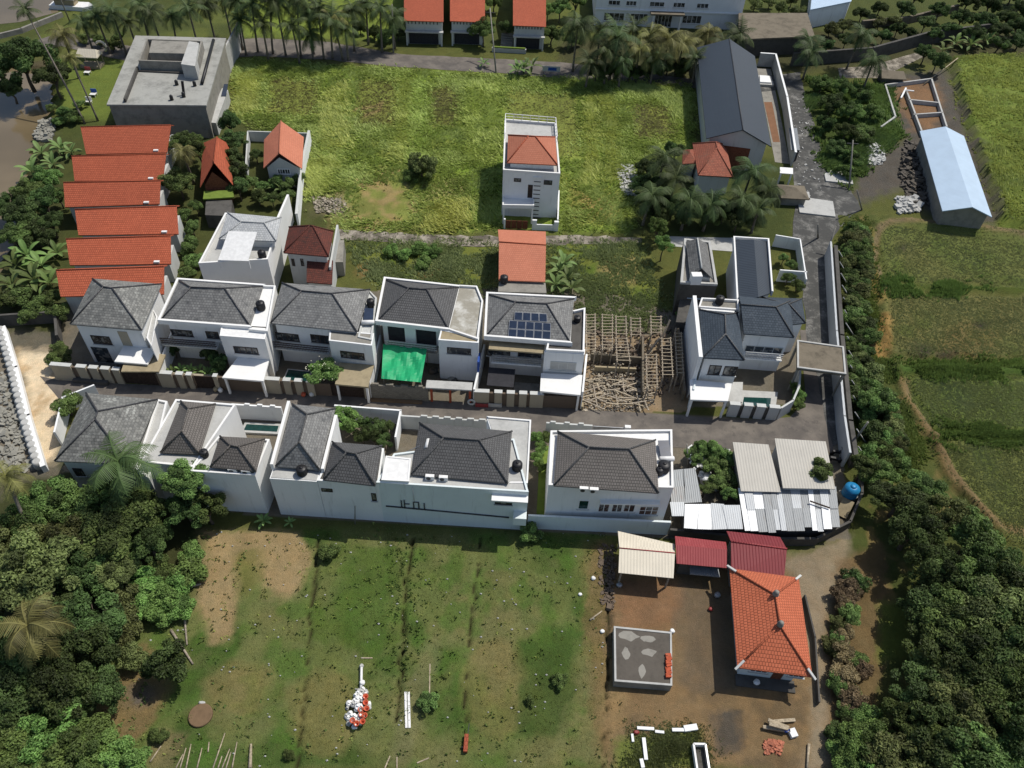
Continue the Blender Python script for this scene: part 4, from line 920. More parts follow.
# B3
LOC = (215, 508); root = lowvilla('white villa with small low brown pavilion roof and green courtyard pool')
P, F = south(root, 207, 268, 6.3, ((219, 438), (270, 441)), M['white'], 6.3, M['conc_lt'], .3, pm=M['white2'])
hip_roof(root, [(210, 467), (256, 471.5), (264.8, 438.7), (220, 436.2)], 7.0, [(230.6, 445.5), (238.4, 446.5)], 1.7, M['brown_t'], capm=M['brown_t'])
mb = MB(); mb.prism(inset(fp((210, 467, 7), (256, 471.5, 7), (264.8, 438.7, 7), (220, 436.2, 7)), .35), 6.35, 6.9); mb.build('upper_wall', M['white'], root)
mb = MB(); wall_line(mb, [at(236, 418), at(284, 421)], 2.4, .2)
w0 = at(236, 418); w1 = at(284, 421)
for k in range(3): a = lerp(w0, w1, .28+.26*k); b = lerp(w0, w1, .36+.26*k); wall_line(mb, [a, b], 2.62, .2, 2.4)
mb.build('front_wall', M['white'], root); mb = MB(); q = fp((240, 432, .3), (279, 434, .3), (282, 424, .3), (245, 422, .3)); mb.prism(q, 0, .3); mb.build('pool_surround', M['conc_lt'], root); mb = MB(); mb.prism(inset(q, .3), .302, .32); mb.build('pool_water', M['pool'], root)
# B4
LOC = (275, 513); root = lowvilla('villa with long narrow grey roof running towards the lane')
P, F = south(root, 281, 326, 6.2, ((292, 413), (337, 416)), M['white'], 6.2, M['conc_lt'], 0)
r, E4, R = hip_roof(root, [(275.6, 466.2), (319.6, 470), (335.2, 408.6), (292.2, 404)], Z2, [(306.9, 414.4), (299, 441.8)], 2.3, M['slate'], ns=True, capm=M['slate_d'])
mb = MB(); wall_line(mb, [E4[0]+Vector((-.35, 0, 0)), E4[3]+Vector((-.35, 0, 0))], Z2+.3, .3, 0); mb.build('parapet', M['white2'], root); mb = MB(); wall_line(mb, [E4[1]+Vector((.3, 0, 0)), lerp(E4[1], E4[2], .85)+Vector((.3, 0, 0))], Z2+.25, .3, 5.5); mb.build('parapet', M['white2'], root)
winpx(root, F, (321, 488), (333, 492), cols=2, sill=False)
# B5
LOC = (327, 517); root = lowvilla('villa under the square little grey hip roof left of the bright white block')
P, F = south(root, 326.4, 384, 6.3, ((333, 447), (384, 449)), M['white'], 6.3, M['conc_dk'], .12)
hip_roof(root, [(323.5, 479.8), (375.2, 485.7), (382, 445.7), (332.3, 441.8)], Z2+.1, [(346.5, 452.5), (355.7, 453.5)], 2.2, M['slate_d'], capm=M['slate_d'])
mb = MB(); mb.prism(inset(fp((323.5, 479.8, 6.8), (375.2, 485.7, 6.8), (382, 445.7, 6.8), (332.3, 441.8, 6.8)), .35), 6.3, 6.7); mb.build('upper_wall', M['white'], root)
winpx(root, F, (371, 493), (377, 501), cols=1, rows=2, fr=.07)
mb = MB(); wall_line(mb, [at(337, 419), at(402, 424), at(397, 450)], 2.4, .2); mb.build('front_wall', M['white'], root)
# B6
LOC = (390, 523); root = lowvilla('large blue-white villa with charcoal roof, dark drain pipes on its blank south wall')
P6, F6 = south(root, 382, 525, 6.5, ((394, 455), (514, 440)), M['blue_white'], 6.5, M['conc_lt'], .25)
hip_roof(root, [(411, 474.7), (508, 483.5), (512, 431.3), (419.5, 422.8)], Z2+.15, [(443.8, 437.7), (479.3, 440)], 2.5, M['slate_d'], capm=M['slate_d'])
mb = MB(); mb.prism(inset(fp((411, 474.7, 6.8), (508, 483.5, 6.8), (512, 431.3, 6.8), (419.5, 422.8, 6.8)), .35), 0, 6.7); mb.build('upper_wall', M['blue_white'], root)
block(root, [(381.5, 480.5), (409, 482), (411, 459), (386, 456.5)], 6.95, M['white2'], M['white_pt'], .12, name='white_block', z0=6.4)
q = fp((509, 484, 6.4), (527.6, 484, 6.4), (531, 421, 6.4), (486.6, 417.3, 6.4)); q2 = [q[0], q[1], q[2], q[3]]; body(root, q2, 6.4, M['white'], name='side_block'); r_ = MB(); r_.prism(inset(q2, .1), 6.403, 6.45); r_.build('roof', M['conc_lt'], root); ring(root, q2, 6.38, 6.6, .16, M['white2'], skip=(3,))
mb = MB()
u0, z0 = F6.uz(386, 505.5); u1, z1 = F6.uz(509, 517); mb.tube([F6.pt(u0, .07, z0), F6.pt(u1, .07, z1)], .075, 8)
for px_, h_ in ((402, 1.2), (405, 1.35), (414, 1.1), (419, 1.2), (424.5, 1.1)):
    u, z = F6.uz(px_, 507); zz = z0+(z1-z0)*(u-u0)/(u1-u0); mb.tube([F6.pt(u, .07, zz), F6.pt(u, .07, zz+h_)], .06, 8)
ua = F6.uz(414, 507)[0]; ub = F6.uz(419, 507)[0]; mb.tube([F6.pt(ua, .07, z0+1.0), F6.pt(ub, .07, z0+1.0)], .05, 8); uc = F6.uz(405, 507)[0]; ud = F6.uz(410, 507)[0]; mb.tube([F6.pt(uc, .07, z0+.6), F6.pt(ud, .07, z0+.6)], .05, 8)
mb.build('drain_pipe', M['dark_steel'], root)
mb = MB(); u = F6.uz(413, 490)[0]; mb.tube([F6.pt(u, .06, 6.4), F6.pt(u, .06, 3.6)], .04, 6); mb.build('downpipe', M['offwhite'], root)
winpx(root, F6, (495, 498), (512, 505), cols=3); mb = MB(); a_ = F6.uz(492, 494)[0]; F6.box(mb, a_, F6.L, -.02, .8, 5.9, 6.1); mb.build('window_hood', M['white2'], root)
mb = MB(); F6.box(mb, F6.L-1.3, F6.L, -.02, .9, 2.2, 3.4); mb.build('laundry_balcony', M['blue_white'], root)
mb = MB(); w0, w1 = at(400, 428), at(488, 433.5); wall_line(mb, [w0, w1], 2.2, .2)
for k in range(6): wall_line(mb, [lerp(w0, w1, .25+.13*k), lerp(w0, w1, .31+.13*k)], 2.45, .2, 2.2)
mb.build('front_wall', M['offwhite'], root)
# B7
LOC = (553, 531); root = lowvilla('big villa with brown-grey hip roof, white roof terrace and row of brown windows')
P7 = [at(545, 523), at(661, 526), at(671.5, 431.5, 6.5), at(559, 436, 6.5)]
for p in P7: p.z = 0
P7[3] = Vector((at(553, 490, 6.5).x-.3, at(557.7, 431.3, 6.9).y+.1, 0)); P7[0] = Vector((P7[3].x-.15, at(549, 524).y, 0))
body(root, P7, 6.5, M['white']); r_ = MB(); r_.prism(inset(P7, .1), 6.503, 6.55); r_.build('roof', M['white_pt'], root); ring(root, P7, 6.48, 6.85, .2, M['white2'])
F7 = Face(P7[0], P7[1])
hip_roof(root, [(553.7, 485.6), (658.8, 493), (655.4, 440), (557.7, 431.3)], 7.05, [(589.2, 447.4), (629.3, 449)], 2.6, M['brown_t'], capm=M['slate_d'])
mb = MB(); mb.prism(inset(fp((553.7, 485.6, 7.05), (658.8, 493, 7.05), (655.4, 440, 7.05), (557.7, 431.3, 7.05)), .4), 6.4, 6.95); mb.build('upper_wall', M['white'], root)
winpx(root, F7, (579, 500), (588, 509), cols=1, fm='white2', gl='pool')
for a, b in ((599, 608.5), (612.5, 621.5), (624.5, 634)): winpx(root, F7, (a, 503.5), (b, 512), cols=2, fm='white2', gl='brown_glass')
winpx(root, F7, (640, 506), (657, 515), cols=3, fm='white2', gl='brown_glass', rows=2)
mb = MB(); F7.box(mb, F7.uz(600, 500)[0], F7.uz(660, 500)[0], -.02, .5, F7.uz(630, 501)[1], F7.uz(630, 501)[1]+.14); mb.build('window_hood', M['white2'], root)
fw = Face(at(527, 528.5), at(667, 535)); mb = MB(); fw.box(mb, 0, fw.L, -.22, 0, 0, 2.3); mb.build('garden_wall', M['blue_white'], root)
mb = MB(); w0, w1 = at(545, 435), at(626, 440); wall_line(mb, [w0, lerp(w0, w1, .55)], 2.2, .2)
for k in range(3): wall_line(mb, [lerp(w0, w1, .05+.17*k), lerp(w0, w1, .1+.17*k)], 2.45, .2, 2.2)
mb.build('front_wall', M['offwhite'], root); mb = MB(); wall_line(mb, [lerp(w0, w1, .95), w1], 2.4, .4); mb.build('gate_pillar', M['white2'], root)
mb = MB(); wall_line(mb, [lerp(w0, w1, .57), lerp(w0, w1, .94)], 2.1, .08, .1); mb.build('gate', M['steel'], root)
q = fp((536, 523), (549, 523), (556, 446), (540, 446)); mb = MB(); mb.prism(q, .0, .06); mb.build('lawn', M['lawn'], root)
# ------------------------------------------------------------------ corner house by the lane bend
root = thing('corner_villa', 'corner villa with three blue-black roofs, striped boundary wall and small green pool', 'house', at(700, 405))
r, P, R = hip_roof(root, [(703, 357.6), (744.6, 360), (738, 312.8), (699, 309.4)], 6.6, [(725, 314.6), (725.6, 334)], 1.8, M['navy_t'], ns=True, capm=M['slate_d'])
bl = inset(P, .3); body(root, [bl[0], bl[1], bl[2]+Vector((0, 1, 0)), bl[3]+Vector((0, 1, 0))], 6.5, M['white']); FR1 = Face(bl[0], bl[1])
q = [Vector((P[0].x-.55, P[0].y-.2, 0)), Vector((P[0].x-.1, P[0].y-.2, 0)), Vector((P[3].x-.1, P[3].y+2.2, 0)), Vector((P[3].x-.55, P[3].y+2.2, 0))]; body(root, q, 6.9, M['white'], name='party_wall')
q = fp((698, 309, 6.3), (738, 312, 6.3), (738, 302, 6.3), (701, 300, 6.3)); body(root, q, 6.3, M['white'], name='rear_block'); ring(root, q, 6.28, 6.7, .18, M['white2']); r_ = MB(); r_.prism(inset(q, .1), 6.303, 6.35); r_.build('roof', M['conc'], root)
winpx(root, FR1, (710, 365), (719, 375), cols=2); winpx(root, FR1, (725, 366), (735, 376), cols=2)
E = [(743.8, 333.6), (794, 337.3), (790, 301), (739, 296)]; P = [at(x, y, 6.2) for x, y in E]; R0, R1 = at(741, 304.5, 8.0), at(776, 307, 8.0)
rr = solid_roof(root, P+[R0, R1], [[0, 1, 5, 4], [1, 2, 5], [2, 3, 4, 5], [3, 0, 4]], M['navy_t']); caps(rr, [(R0, R1), (P[1], R1), (P[2], R1)], M['slate_d'])
bl = inset(P, .35); body(root, bl, 6.1, M['white'], name='east_wing'); F = Face(bl[0], bl[1]); winpx(root, F, (746, 345), (781, 354), cols=4, fm='offwhite'); balcony(root, F, .3, F.L-.4, d=1.3, rail='steel', slab='white')
r, P, R = hip_roof(root, [(775, 326), (805.8, 323), (802, 298.5), (762, 297)], 5.2, [(770, 300), (789, 304)], 1.2, M['navy_t'], capm=M['slate_d']); body(root, inset(P, .3), 5.1, M['white'], name='side_wing')
r, P, R = gable_roof(root, [(738, 303), (770.7, 293), (766.8, 241.5), (734.5, 239.5)], 5.6, [(754, 239.5), (758.4, 297)], .8, M['navy_m'], ns=True); bl = inset(P, .15)
mb = MB(); mb.prism(bl, 0, 5.4); mb.build('long_wing', M['white'], root)
ring(root, inset(P, -.22), 5.2, 6.0, .2, M['white2'], skip=(0,))
canopy(root, [(690.5, 399.5), (728, 401), (732, 383.5), (690, 379.5)], 3.1, M['white2'], .22, posts=(0, 1), name='garage_canopy')
mb = MB(); wall_line(mb, [at(688, 408), at(697, 362)], 3.3, .2); mb.build('side_wall', M['blue_white'], root)
fw = slat_wall(root, at(726, 415.5), at(776, 419.5), h=2.1, spans=((0, .2), (.28, .45), (.53, .7), (.78, .98)), gap_mat='conc_dk', label_mat='offwhite')
mb = MB(); wall_line(mb, [at(776, 419.5), at(788, 412), at(794, 398), at(796, 372)], 2.1, .22); mb.build('curved_wall', M['offwhite'], root)
mb = MB(); q = fp((736, 409, .3), (775, 411, .3), (778, 392, .3), (738, 390, .3)); mb.prism(q, 0, .3); mb.build('pool_surround', M['conc_lt'], root)
mb = MB(); q = fp((742, 407, .33), (770, 408.5, .33), (771, 398, .33), (744, 397, .33)); mb.prism(q, .302, .33); mb.build('pool_water', M['pool'], root)
mb = MB(); q = fp((728, 401, 1), (742, 402, 1), (743, 382, 1), (730, 382, 1)); mb.prism(q, 0, 1.0); mb.build('stair_block', M['conc_lt'], root)
mb = MB(); wall_line(mb, [at(772, 246), at(796, 250), at(802, 290)], 2.0, .18); wall_line(mb, [at(776, 281), at(802, 283)], 2.0, .18); mb.build('garden_wall', M['white'], root)
t = thing('gate_canopy', 'flat mouldy concrete canopy spanning the lane beside the corner villa', 'canopy', at(820, 375)); canopy(t, [(797, 368), (846, 374.5), (843.5, 347), (797, 340.5)], 4.0, M['conc_mould'], .3, posts=(0, 1, 2, 3), name='slab', pm='conc')
P = fp((797, 368, 4), (846, 374.5, 4), (843.5, 347, 4), (797, 340.5, 4)); ring(t, P, 3.99, 4.12, .2, M['conc_lt'], name='rim')
# small tower pavilion
root = thing('tower_house', 'narrow grey house with steep tiled gable and pale skylight box', 'house', at(700, 300))
P = fp((680, 284, 5.2), (717, 286, 5.2), (710, 243, 5.2), (684, 240, 5.2)); body(root, P, 5.2, M['conc_dk']); ring(root, P, 5.18, 5.5, .3, M['conc_lt']); r_ = MB(); r_.prism(inset(P, .2), 5.203, 5.25); r_.build('deck', M['conc'], root)
r, P, R = gable_roof(root, [(690, 277), (713, 279), (706.5, 243), (686, 241.5)], 5.9, [(697.5, 238.5), (701.7, 268)], 1.3, M['slate'], ns=True, capm=M['offwhite']); mb = MB(); mb.prism(inset(P, .3), 5.25, 5.8); mb.build('upper_wall', M['offwhite'], root)
mb = MB(); c = at(696.5, 276, 6.4); mb.obox(c, (1, .1), 1.3, .9, 5.3, 6.7); mb.build('skylight', M['white2'], root)
mb = MB(); q = fp((687, 298, 3), (702, 299, 3), (703.5, 290, 3), (689, 289, 3)); mb.prism(q, 2.9, 3.0); mb.build('awning', M['blue_m'], root)
mb = MB(); q = fp((676, 322, 2.6), (708, 324, 2.6), (712, 300, 2.6), (680, 299, 2.6)); mb.prism(q, 0, 2.6); mb.build('annex', M['conc_dk'], root)

# ------------------------------------------------------------------ houses of the middle ground
root = thing('town_house', 'narrow white three-storey house with orange hip roof on its terrace', 'house', at(530, 228))
P = fp((503, 172, 7.4), (560, 175.8, 7.4), (555.8, 125, 7.4), (504.7, 121, 7.4)); body(root, P, 7.4, M['white']); ring(root, P, 7.38, 7.8, .22, M['white2']); r_ = MB(); r_.prism(inset(P, .15), 7.403, 7.45); r_.build('terrace', M['conc_lt'], root)
r, H, R = hip_roof(root, [(507, 162.5), (557.5, 165), (555.3, 137), (508, 135)], 8.5, [(528.5, 136), (535.5, 136.5)], 2.0, M['clay_l'], capm=M['clay']); mb = MB(); mb.prism(inset(H, .5), 7.45, 8.4); mb.build('upper_wall', M['white'], root)
mb = MB(); I = inset(P, .1)
for a, b in ((I[2], I[3]), (I[2], I[1]), (I[3], I[0])):
    n = 6
    for k in range(n+1): c = lerp(a, lerp(a, b, 1 if (a, b) == (I[2], I[3]) else .4), k/n); mb.box(c.x-.04, c.x+.04, c.y-.04, c.y+.04, 7.8, 8.7)
    e = b if (a, b) == (I[2], I[3]) else lerp(a, b, .4); mb.bar(Vector((a.x, a.y, 8.7)), Vector((e.x, e.y, 8.7)), .09, .07); mb.bar(Vector((a.x, a.y, 8.25)), Vector((e.x, e.y, 8.25)), .06, .05)
mb.build('railing', M['white_pt'], root)
F = Face(P[0], P[1]); L = F.L
winpx(root, F, (514, 178), (521, 182), cols=2, sill=False); winpx(root, F, (544, 180), (552, 185), cols=2, sill=False)
mb = MB(); u0, z0 = F.uz(528, 187); F.box(mb, u0, u0+.9, -.02, .04, 3.4, 5.6); mb.build('door', M['dark_wood'], root)
mb = MB(); a = F.uz(533, 185)[0]; F.box(mb, a, a+1.2, -.02, .12, .2, 7.0); mb.build('pilaster', M['white2'], root)
mb = MB()
for k in range(9): F.box(mb, a+.1, a+1.1, .12, .16, .6+.7*k, .72+.7*k)
mb.build('louvre', M['dark_steel'], root)
canopy(root, [(502.5, 206.5), (534, 207), (534.3, 193), (503, 191)], 3.1, M['white2'], .3, posts=(0, 1)); ring(root, fp((502.5, 206.5, 3.1), (534, 207, 3.1), (534.3, 193, 3.1), (503, 191, 3.1)), 3.09, 3.4, .18, M['white2'], skip=(2,))
fw = Face(at(503.5, 229), at(558, 231)); mb = MB(); g = MB()
for k in range(4): fw.box(g, .3+k*.82, 1.05+k*.82, -.1, -.03, .1, 1.5)
g.build('gate', M['red_wood'], root); fw.box(mb, fw.L*.52, fw.L*.6, -.3, 0, 0, 1.7); fw.box(mb, fw.L*.6, fw.L, -.15, 0, 0, 1.0); fw.box(mb, fw.L*.92, fw.L, -.3, .1, 0, 1.6); fw.box(mb, 0, .25, -.3, 0, 0, 1.7); mb.build('front_wall', M['white'], root)
mb = MB(); wall_line(mb, [at(557, 229), at(558, 200)], 1.7, .2); mb.build('side_wall', M['white'], root)
mb = MB(); q = fp((533, 218, .1), (555, 219, .1), (556, 203, .1), (535, 202, .1)); mb.prism(q, 0, .1); mb.build('yard_floor', M['conc_dk'], root)
# orange gable house
root = thing('small_house', 'small house with pale orange gable roof south of the gravel path', 'house', at(520, 290))
r, P, R = gable_roof(root, [(498.7, 280), (545.2, 281.8), (545.8, 231.5), (498, 229.5)], 3.6, [(499, 242), (546, 245)], 1.7, M['clay_l'], capm=M['clay']); body(root, inset(P, .3), 3.45, M['offwhite'])
gb = MB(); I = inset(P, .3)
for a, b, c in ((I[0], I[3], R[0]), (I[1], I[2], R[1])):
    m_ = (a+b)/2; gb.poly([(a.x, a.y, 3.45), (b.x, b.y, 3.45), (c.x+(.3 if c is R[0] else -.3), c.y, 4.95)])
gb.build('gable', M['offwhite'], root); canopy(root, [(498, 291.5), (546.5, 293), (545.5, 283), (499, 281.5)], 3.2, M['conc'], .2, name='porch_slab', posts=(0, 1))
# hut with orange gable
root = thing('garden_hut', 'little hut under a steep pale orange gable beside the long grass field', 'house', at(283, 180))
r, P, R = gable_roof(root, [(263.5, 168), (302, 168.6), (303.8, 137), (264, 139.7)], 3.6, [(281, 121), (279, 153)], 2.2, M['clay_l'], ns=True, capm=M['clay_l'])
I = inset(P, .5); b_ = MB(); b_.prism(I, 0, 3.4); m_ = (I[0]+I[1])/2; b_.poly([(I[0].x, I[0].y, 3.4), (I[1].x, I[1].y, 3.4), (R[1].x, I[0].y, 5.2)]); m_ = (I[2]+I[3])/2; b_.poly([(I[2].x, I[2].y, 3.4), (I[3].x, I[3].y, 3.4), (R[0].x, I[2].y, 5.2)]); b_.build('wall', M['offwhite'], root)
F = Face(I[0], I[1]); window(root, F, F.L*.3, F.L*.7, 2.3, 3.2, cols=5, fm='white2')
wall_thing('garden_wall', 'white wall along the grass field from the garden hut to the path', 'wall', fp((311, 143), (303, 182), (299, 226)), 2.2, .3, M['white'], cap=M['offwhite'])
wall_thing('garden_wall', 'pale low wall behind and left of the garden hut', 'wall', fp((310, 143), (250, 141), (248, 178)), 1.8, .2, M['offwhite'])
# triangular orange roof among trees
root = thing('steep_roof_house', 'steep orange triangular roof half hidden by dark trees', 'house', at(214, 200))
r, P, R = gable_roof(root, [(200, 187), (233, 185), (229, 144), (203, 143)], 3.4, [(217, 137), (213.5, 162)], 3.0, M['clay'], ns=True, capm=M['clay']); I = inset(P, .6); b_ = MB(); b_.prism(I, 0, 3.2); b_.poly([(I[0].x, I[0].y, 3.2), (I[1].x, I[1].y, 3.2), (R[1].x, I[0].y, 5.6)]); b_.build('wall', M['red_wood'], root)
mb = MB(); q = fp((203, 199, 2.6), (234, 197, 2.6), (233, 190, 2.6), (204, 191, 2.6)); mb.prism(q, 2.4, 2.6); mb.build('porch_slab', M['lawn'], root)
mb = MB(); q = fp((205, 215, 2.2), (231, 216, 2.2), (232, 200, 2.2), (206, 200, 2.2)); mb.prism(q, 0, 2.2); mb.build('lower_wall', M['conc_dk'], root)
# white house with white awning
root = thing('white_house', 'stark white house with tilted white awning on its flat roof', 'house', at(240, 285))
P = fp((199.5, 266.5, 5.2), (268.5, 262.5, 5.2), (281.5, 222, 5.2), (226, 216, 5.2)); body(root, P, 5.2, M['white2']); ring(root, P, 5.18, 5.75, .22, M['white2'], skip=()); r_ = MB(); r_.prism(inset(P, .15), 5.203, 5.25); r_.build('terrace', M['conc_lt'], root)
r, H, R = hip_roof(root, [(219, 239), (276, 241), (281, 217.5), (227.5, 212.5)], 6.6, [(241, 222), (264, 223)], 1.0, M['slate_l'], capm=M['slate_l']); mb = MB(); mb.prism(inset(H, .4), 5.25, 6.5); mb.build('upper_wall', M['white'], root)
A = fp((218, 260, 6.6), (248, 261, 6.6)); Bq = fp((257, 232, 7.9), (228.5, 231, 7.9)); mb = MB(); mb.poly(A+Bq); mb.poly([p-Vector((0, 0, .08)) for p in reversed(A+Bq)])
for a, b in zip(A+Bq, (A+Bq)[1:]+A[:1]): mb.poly([b, a, a-Vector((0, 0, .08)), b-Vector((0, 0, .08))])
aw = mb.build('awning', M['white_pt'], root); mb = MB()
for p in A: mb.box(p.x-.06, p.x+.06, p.y+.1, p.y+.22, 5.25, 6.55)
mb.build('post', M['white_pt'], root)
mb = MB(); wall_line(mb, [at(274, 268), at(293, 222)], 4.6, .3); mb.build('side_wall', M['white2'], root)
# old red roof house
root = thing('old_house', 'old house with dark mossy red roof beside the stark white house', 'house', at(308, 285))
r, P, R = hip_roof(root, [(283.5, 252.5), (328.6, 256.5), (333.5, 231.5), (289, 227)], 5.4, [(310, 225.5), (313, 226)], 2.0, M['clay_o'], capm=M['clay_o']); I = inset(P, .4); body(root, I, 5.3, M['offwhite']); F = Face(I[0], I[1])
for a in (291, 300): winpx(root, F, (a, 258.5), (a+4.5, 266), cols=1, sill=False)
A = fp((307, 257.5, 4.2), (333, 260.5, 4.2)); B_ = fp((332, 284, 3.0), (306.5, 282, 3.0)); solid_roof(root, B_[::-1]+A[::-1], [[0, 1, 2, 3]], M['clay_o'], name='lean_to_roof'); body(root, fp((308, 281, 2.9), (331, 283, 2.9), (332, 262, 4), (309, 260, 4)), 2.9, M['offwhite'], name='annex')
mb = MB(); wall_line(mb, [at(334, 292), at(341, 250)], 4.2, .25); mb.build('side_wall', M['offwhite'], root)
mb = MB(); q = fp((335, 262, 2.4), (343, 262, 2.4), (344, 240, 2.4), (337, 240, 2.4)); mb.prism(q, 0, 2.4); mb.build('outhouse', M['conc'], root)

# ------------------------------------------------------------------ six long orange sheds
SH = [((80.5, 127), (171, 125), (167, 152.5), (86, 154)), ((71.6, 156), (166, 154), (163, 180.5), (74.5, 181)), ((63.3, 182.5), (160.5, 180.5), (159.5, 204), (65, 207)), ((74.8, 209.5), (176.6, 206), (178.5, 234), (78.3, 235)), ((66, 239), (170.6, 235.6), (171, 264), (69.8, 265)), ((56, 270.3), (164, 266.3), (164, 294), (60.5, 296.5))]
SLB = ['northernmost long orange roof, right in front of the concrete building', 'second long orange roof from the top, beside the yellow palm', 'third long orange roof, set furthest left of the middle ones', 'fourth long orange roof, reaching furthest right of the six', 'fifth long orange roof, between fourth and lowest ones', 'lowest long orange roof, tucked behind the pyramid slate villa']
for (tl, tr, br, bl_), lb in zip(SH, SLB):
    root = thing('row_house', lb, 'house', at(*bl_), 'long orange-roofed row houses')
    R0, R1 = at(*tl, 5.0), at(*tr, 5.0); A, B_ = at(*bl_, 3.3), at(*br, 3.3); bk0 = R0+Vector((0, .9, -.5)); bk1 = R1+Vector((0, .9, -.5))
    r = solid_roof(root, [A, B_, bk1, bk0, R0, R1], [[0, 1, 5, 4], [2, 3, 4, 5]], M['clay'], .14); caps(r, [(R0, R1)], M['clay'], .16)
    q = inset([A, B_, bk1, bk0], .35); body(root, q, 3.1, M['offwhite']); v = MB(); c = lerp(lerp(R0, A, .93), lerp(R1, B_, .93), .86); v.obox(c, B_-A, .7, .35, c.z-.15, c.z+.16); v.build('roof_vent', M['white_pt'], root)
# ------------------------------------------------------------------ concrete building upper left
root = thing('concrete_building', 'bare concrete flat-roofed building with sunken rooftop basin', 'building', at(165, 125)); Z = 5.6
P = fp((109, 105.2, Z), (205.3, 106, Z), (224.8, 40, Z), (137, 37.5, Z)); body(root, P, Z-.02, M['conc']); s_ = MB(); s_.prism(inset(P, -.25), Z, Z+.25); s_.build('roof', M['conc_pool'], root)
mb = MB(); wall_line(mb, [at(126, 104, Z), at(138.5, 72, Z)], Z+.9, .3, Z+.252); wall_line(mb, [at(138, 73, Z), at(199, 76, Z)], Z+.5, .25, Z+.252); mb.build('parapet', M['conc_dk'], root)
q = fp((142, 72, Z), (200, 74, Z), (205, 52, Z), (150, 50, Z)); mb = MB(); mb.prism(q, Z+.252, Z+.3); bs = mb.build('basin_floor', M['conc'], root); ring(root, q, Z+.3, Z+2.0, .25, M['conc'], name='basin_wall')
q = fp((149, 53, Z+2), (195, 54, Z+2), (197, 42, Z+2), (152, 40.5, Z+2)); mb = MB(); mb.prism(q, Z+.3, Z+2.05); mb.build('stair_roof', M['conc'], root)
q = fp((181, 64, Z+2.6), (195, 66, Z+2.6), (199, 43, Z+2.6), (189, 41, Z+2.6)); mb = MB(); mb.prism(q, Z+.25, Z+2.6); mb.build('stair_tower', M['conc_lt'], root)
mb = MB(); a, b = at(202, 83, Z+.6), at(213.5, 40, Z+.6); mb.tube([a, lerp(a, b, .5), b], .28, 8); mb.build('duct', M['black_pl'], root)
for x, y in ((177, 85), (172, 100), (195, 86), (184, 97)): mb = MB(); c = at(x, y, Z+.25); mb.lathe((c.x, c.y, Z+.252), [(.3, 0), (.28, .7), (.1, .9)], 8); mb.build('roof_vent', M['black_pl'], root)
mb = MB(); a = at(184, 95, Z+.3); mb.bar(a, a+Vector((.2, .3, 2.2)), .35, .3); mb.build('mast', M['black_pl'], root)
mb = MB(); wall_line(mb, [at(229.5, 74), at(244, 44)], 4.6, .3); wall_line(mb, [at(213, 128), at(229.5, 74)], 3.0, .3); mb.build('side_wall', M['conc_lt'], root)
mb = MB(); q = fp((207, 122, 2.2), (216, 123, 2.2), (228, 90, 2.2), (222, 88, 2.2)); mb.prism(q, 0, 2.2); mb.build('annex', M['conc_lt'], root); mb = MB(); q = fp((221, 96, 2.3), (226, 96, 2.3), (228, 84, 2.3), (224, 84, 2.3)); mb.prism(q, 2.202, 2.3); mb.build('skylight', M['panel'], root)
mb = MB(); q = fp((150, 126, 1.5), (208, 130, 1.5), (210, 124, 1.5), (150, 122, 1.5)); mb.prism(q, 0, 1.5); mb.build('terrace', M['conc'], root)
# ------------------------------------------------------------------ far top edge
for i, (x0, x1, yb, yw, lb) in enumerate(((404, 443.5, 20.5, 31, 'red-roofed house at the top edge, leftmost of three with grey fronts'), (450, 485, 21, 33, 'red-roofed house at the top edge, middle one, round tree in front'), (513, 546, 25.5, 38, 'red-roofed house at the top edge, right one beside the stairs'))):
    root = thing('street_house', lb, 'house', at((x0+x1)/2, yb+20), 'red-roofed houses along the upper road')
    r, P, R = gable_roof(root, [(x0, yb), (x1, yb+1.3), (x1+1, -32), (x0, -33)], 4.6, [(x0, -16), (x1, -15)], 2.6, M['clay'], capm=M['clay']); I = inset(P, .3); body(root, I, 4.45, M['offwhite']); F = Face(I[0], I[1])
    mb = MB(); F.box(mb, -.2, F.L+.2, -.02, .9, 2.5, 2.7); mb.build('porch_slab', M['conc_lt'], root); mb = MB()
    F.box(mb, .5, F.L-.8, -.02, .05, .05, 2.3); mb.build('garage_door', M['net_recess_dark'], root); mb = MB()
    for k in range(9): F.box(mb, .4+k*F.L/10, .6+k*F.L/10, -.02, .06, 3.9, 4.35)
    mb.build('vent_block', M['dark_steel'], root)
    mb = MB()
    for u in (.0, F.L-.3): F.box(mb, u, u+.3, .6, .9, 0, 2.495)
    mb.build('post', M['offwhite'], root)
root = thing('long_white_building', 'long white building with dark windows behind the palms at the top edge', 'building', at(668, 25))
P = [at(594, 25), at(738, 30), at(748, -30), at(590, -34)]; body(root, P, 6.4, M['white']); F = Face(P[0], P[1]); mb = MB(); F.box(mb, -.1, F.L+.1, -.02, .25, 3.2, 3.45); mb.build('cornice', M['white2'], root)
for a, b in ((.06, .2), (.24, .36), (.60, .73)): window(root, F, F.L*a, F.L*b, 1.0, 2.7, cols=4, fm='white2', name='window')
for a, b in ((.08, .16), (.2, .27), (.36, .46), (.52, .6), (.68, .76)): window(root, F, F.L*a, F.L*b, 4.2, 5.2, cols=3, fm='white2')
mb = MB(); F.box(mb, F.L*.37, F.L*.6, .25, 1.8, 3.1, 3.4); mb.build('porch_roof', M['conc_mould'], root); window(root, F, F.L*.41, F.L*.53, .1, 2.8, cols=5, fm='white2', sill=False); 
for f_ in (.385, .57): mb = MB(); F.box(mb, F.L*f_, F.L*f_+.4, 1.3, 1.7, 0, 3.097); mb.build('column', M['white2'], root)
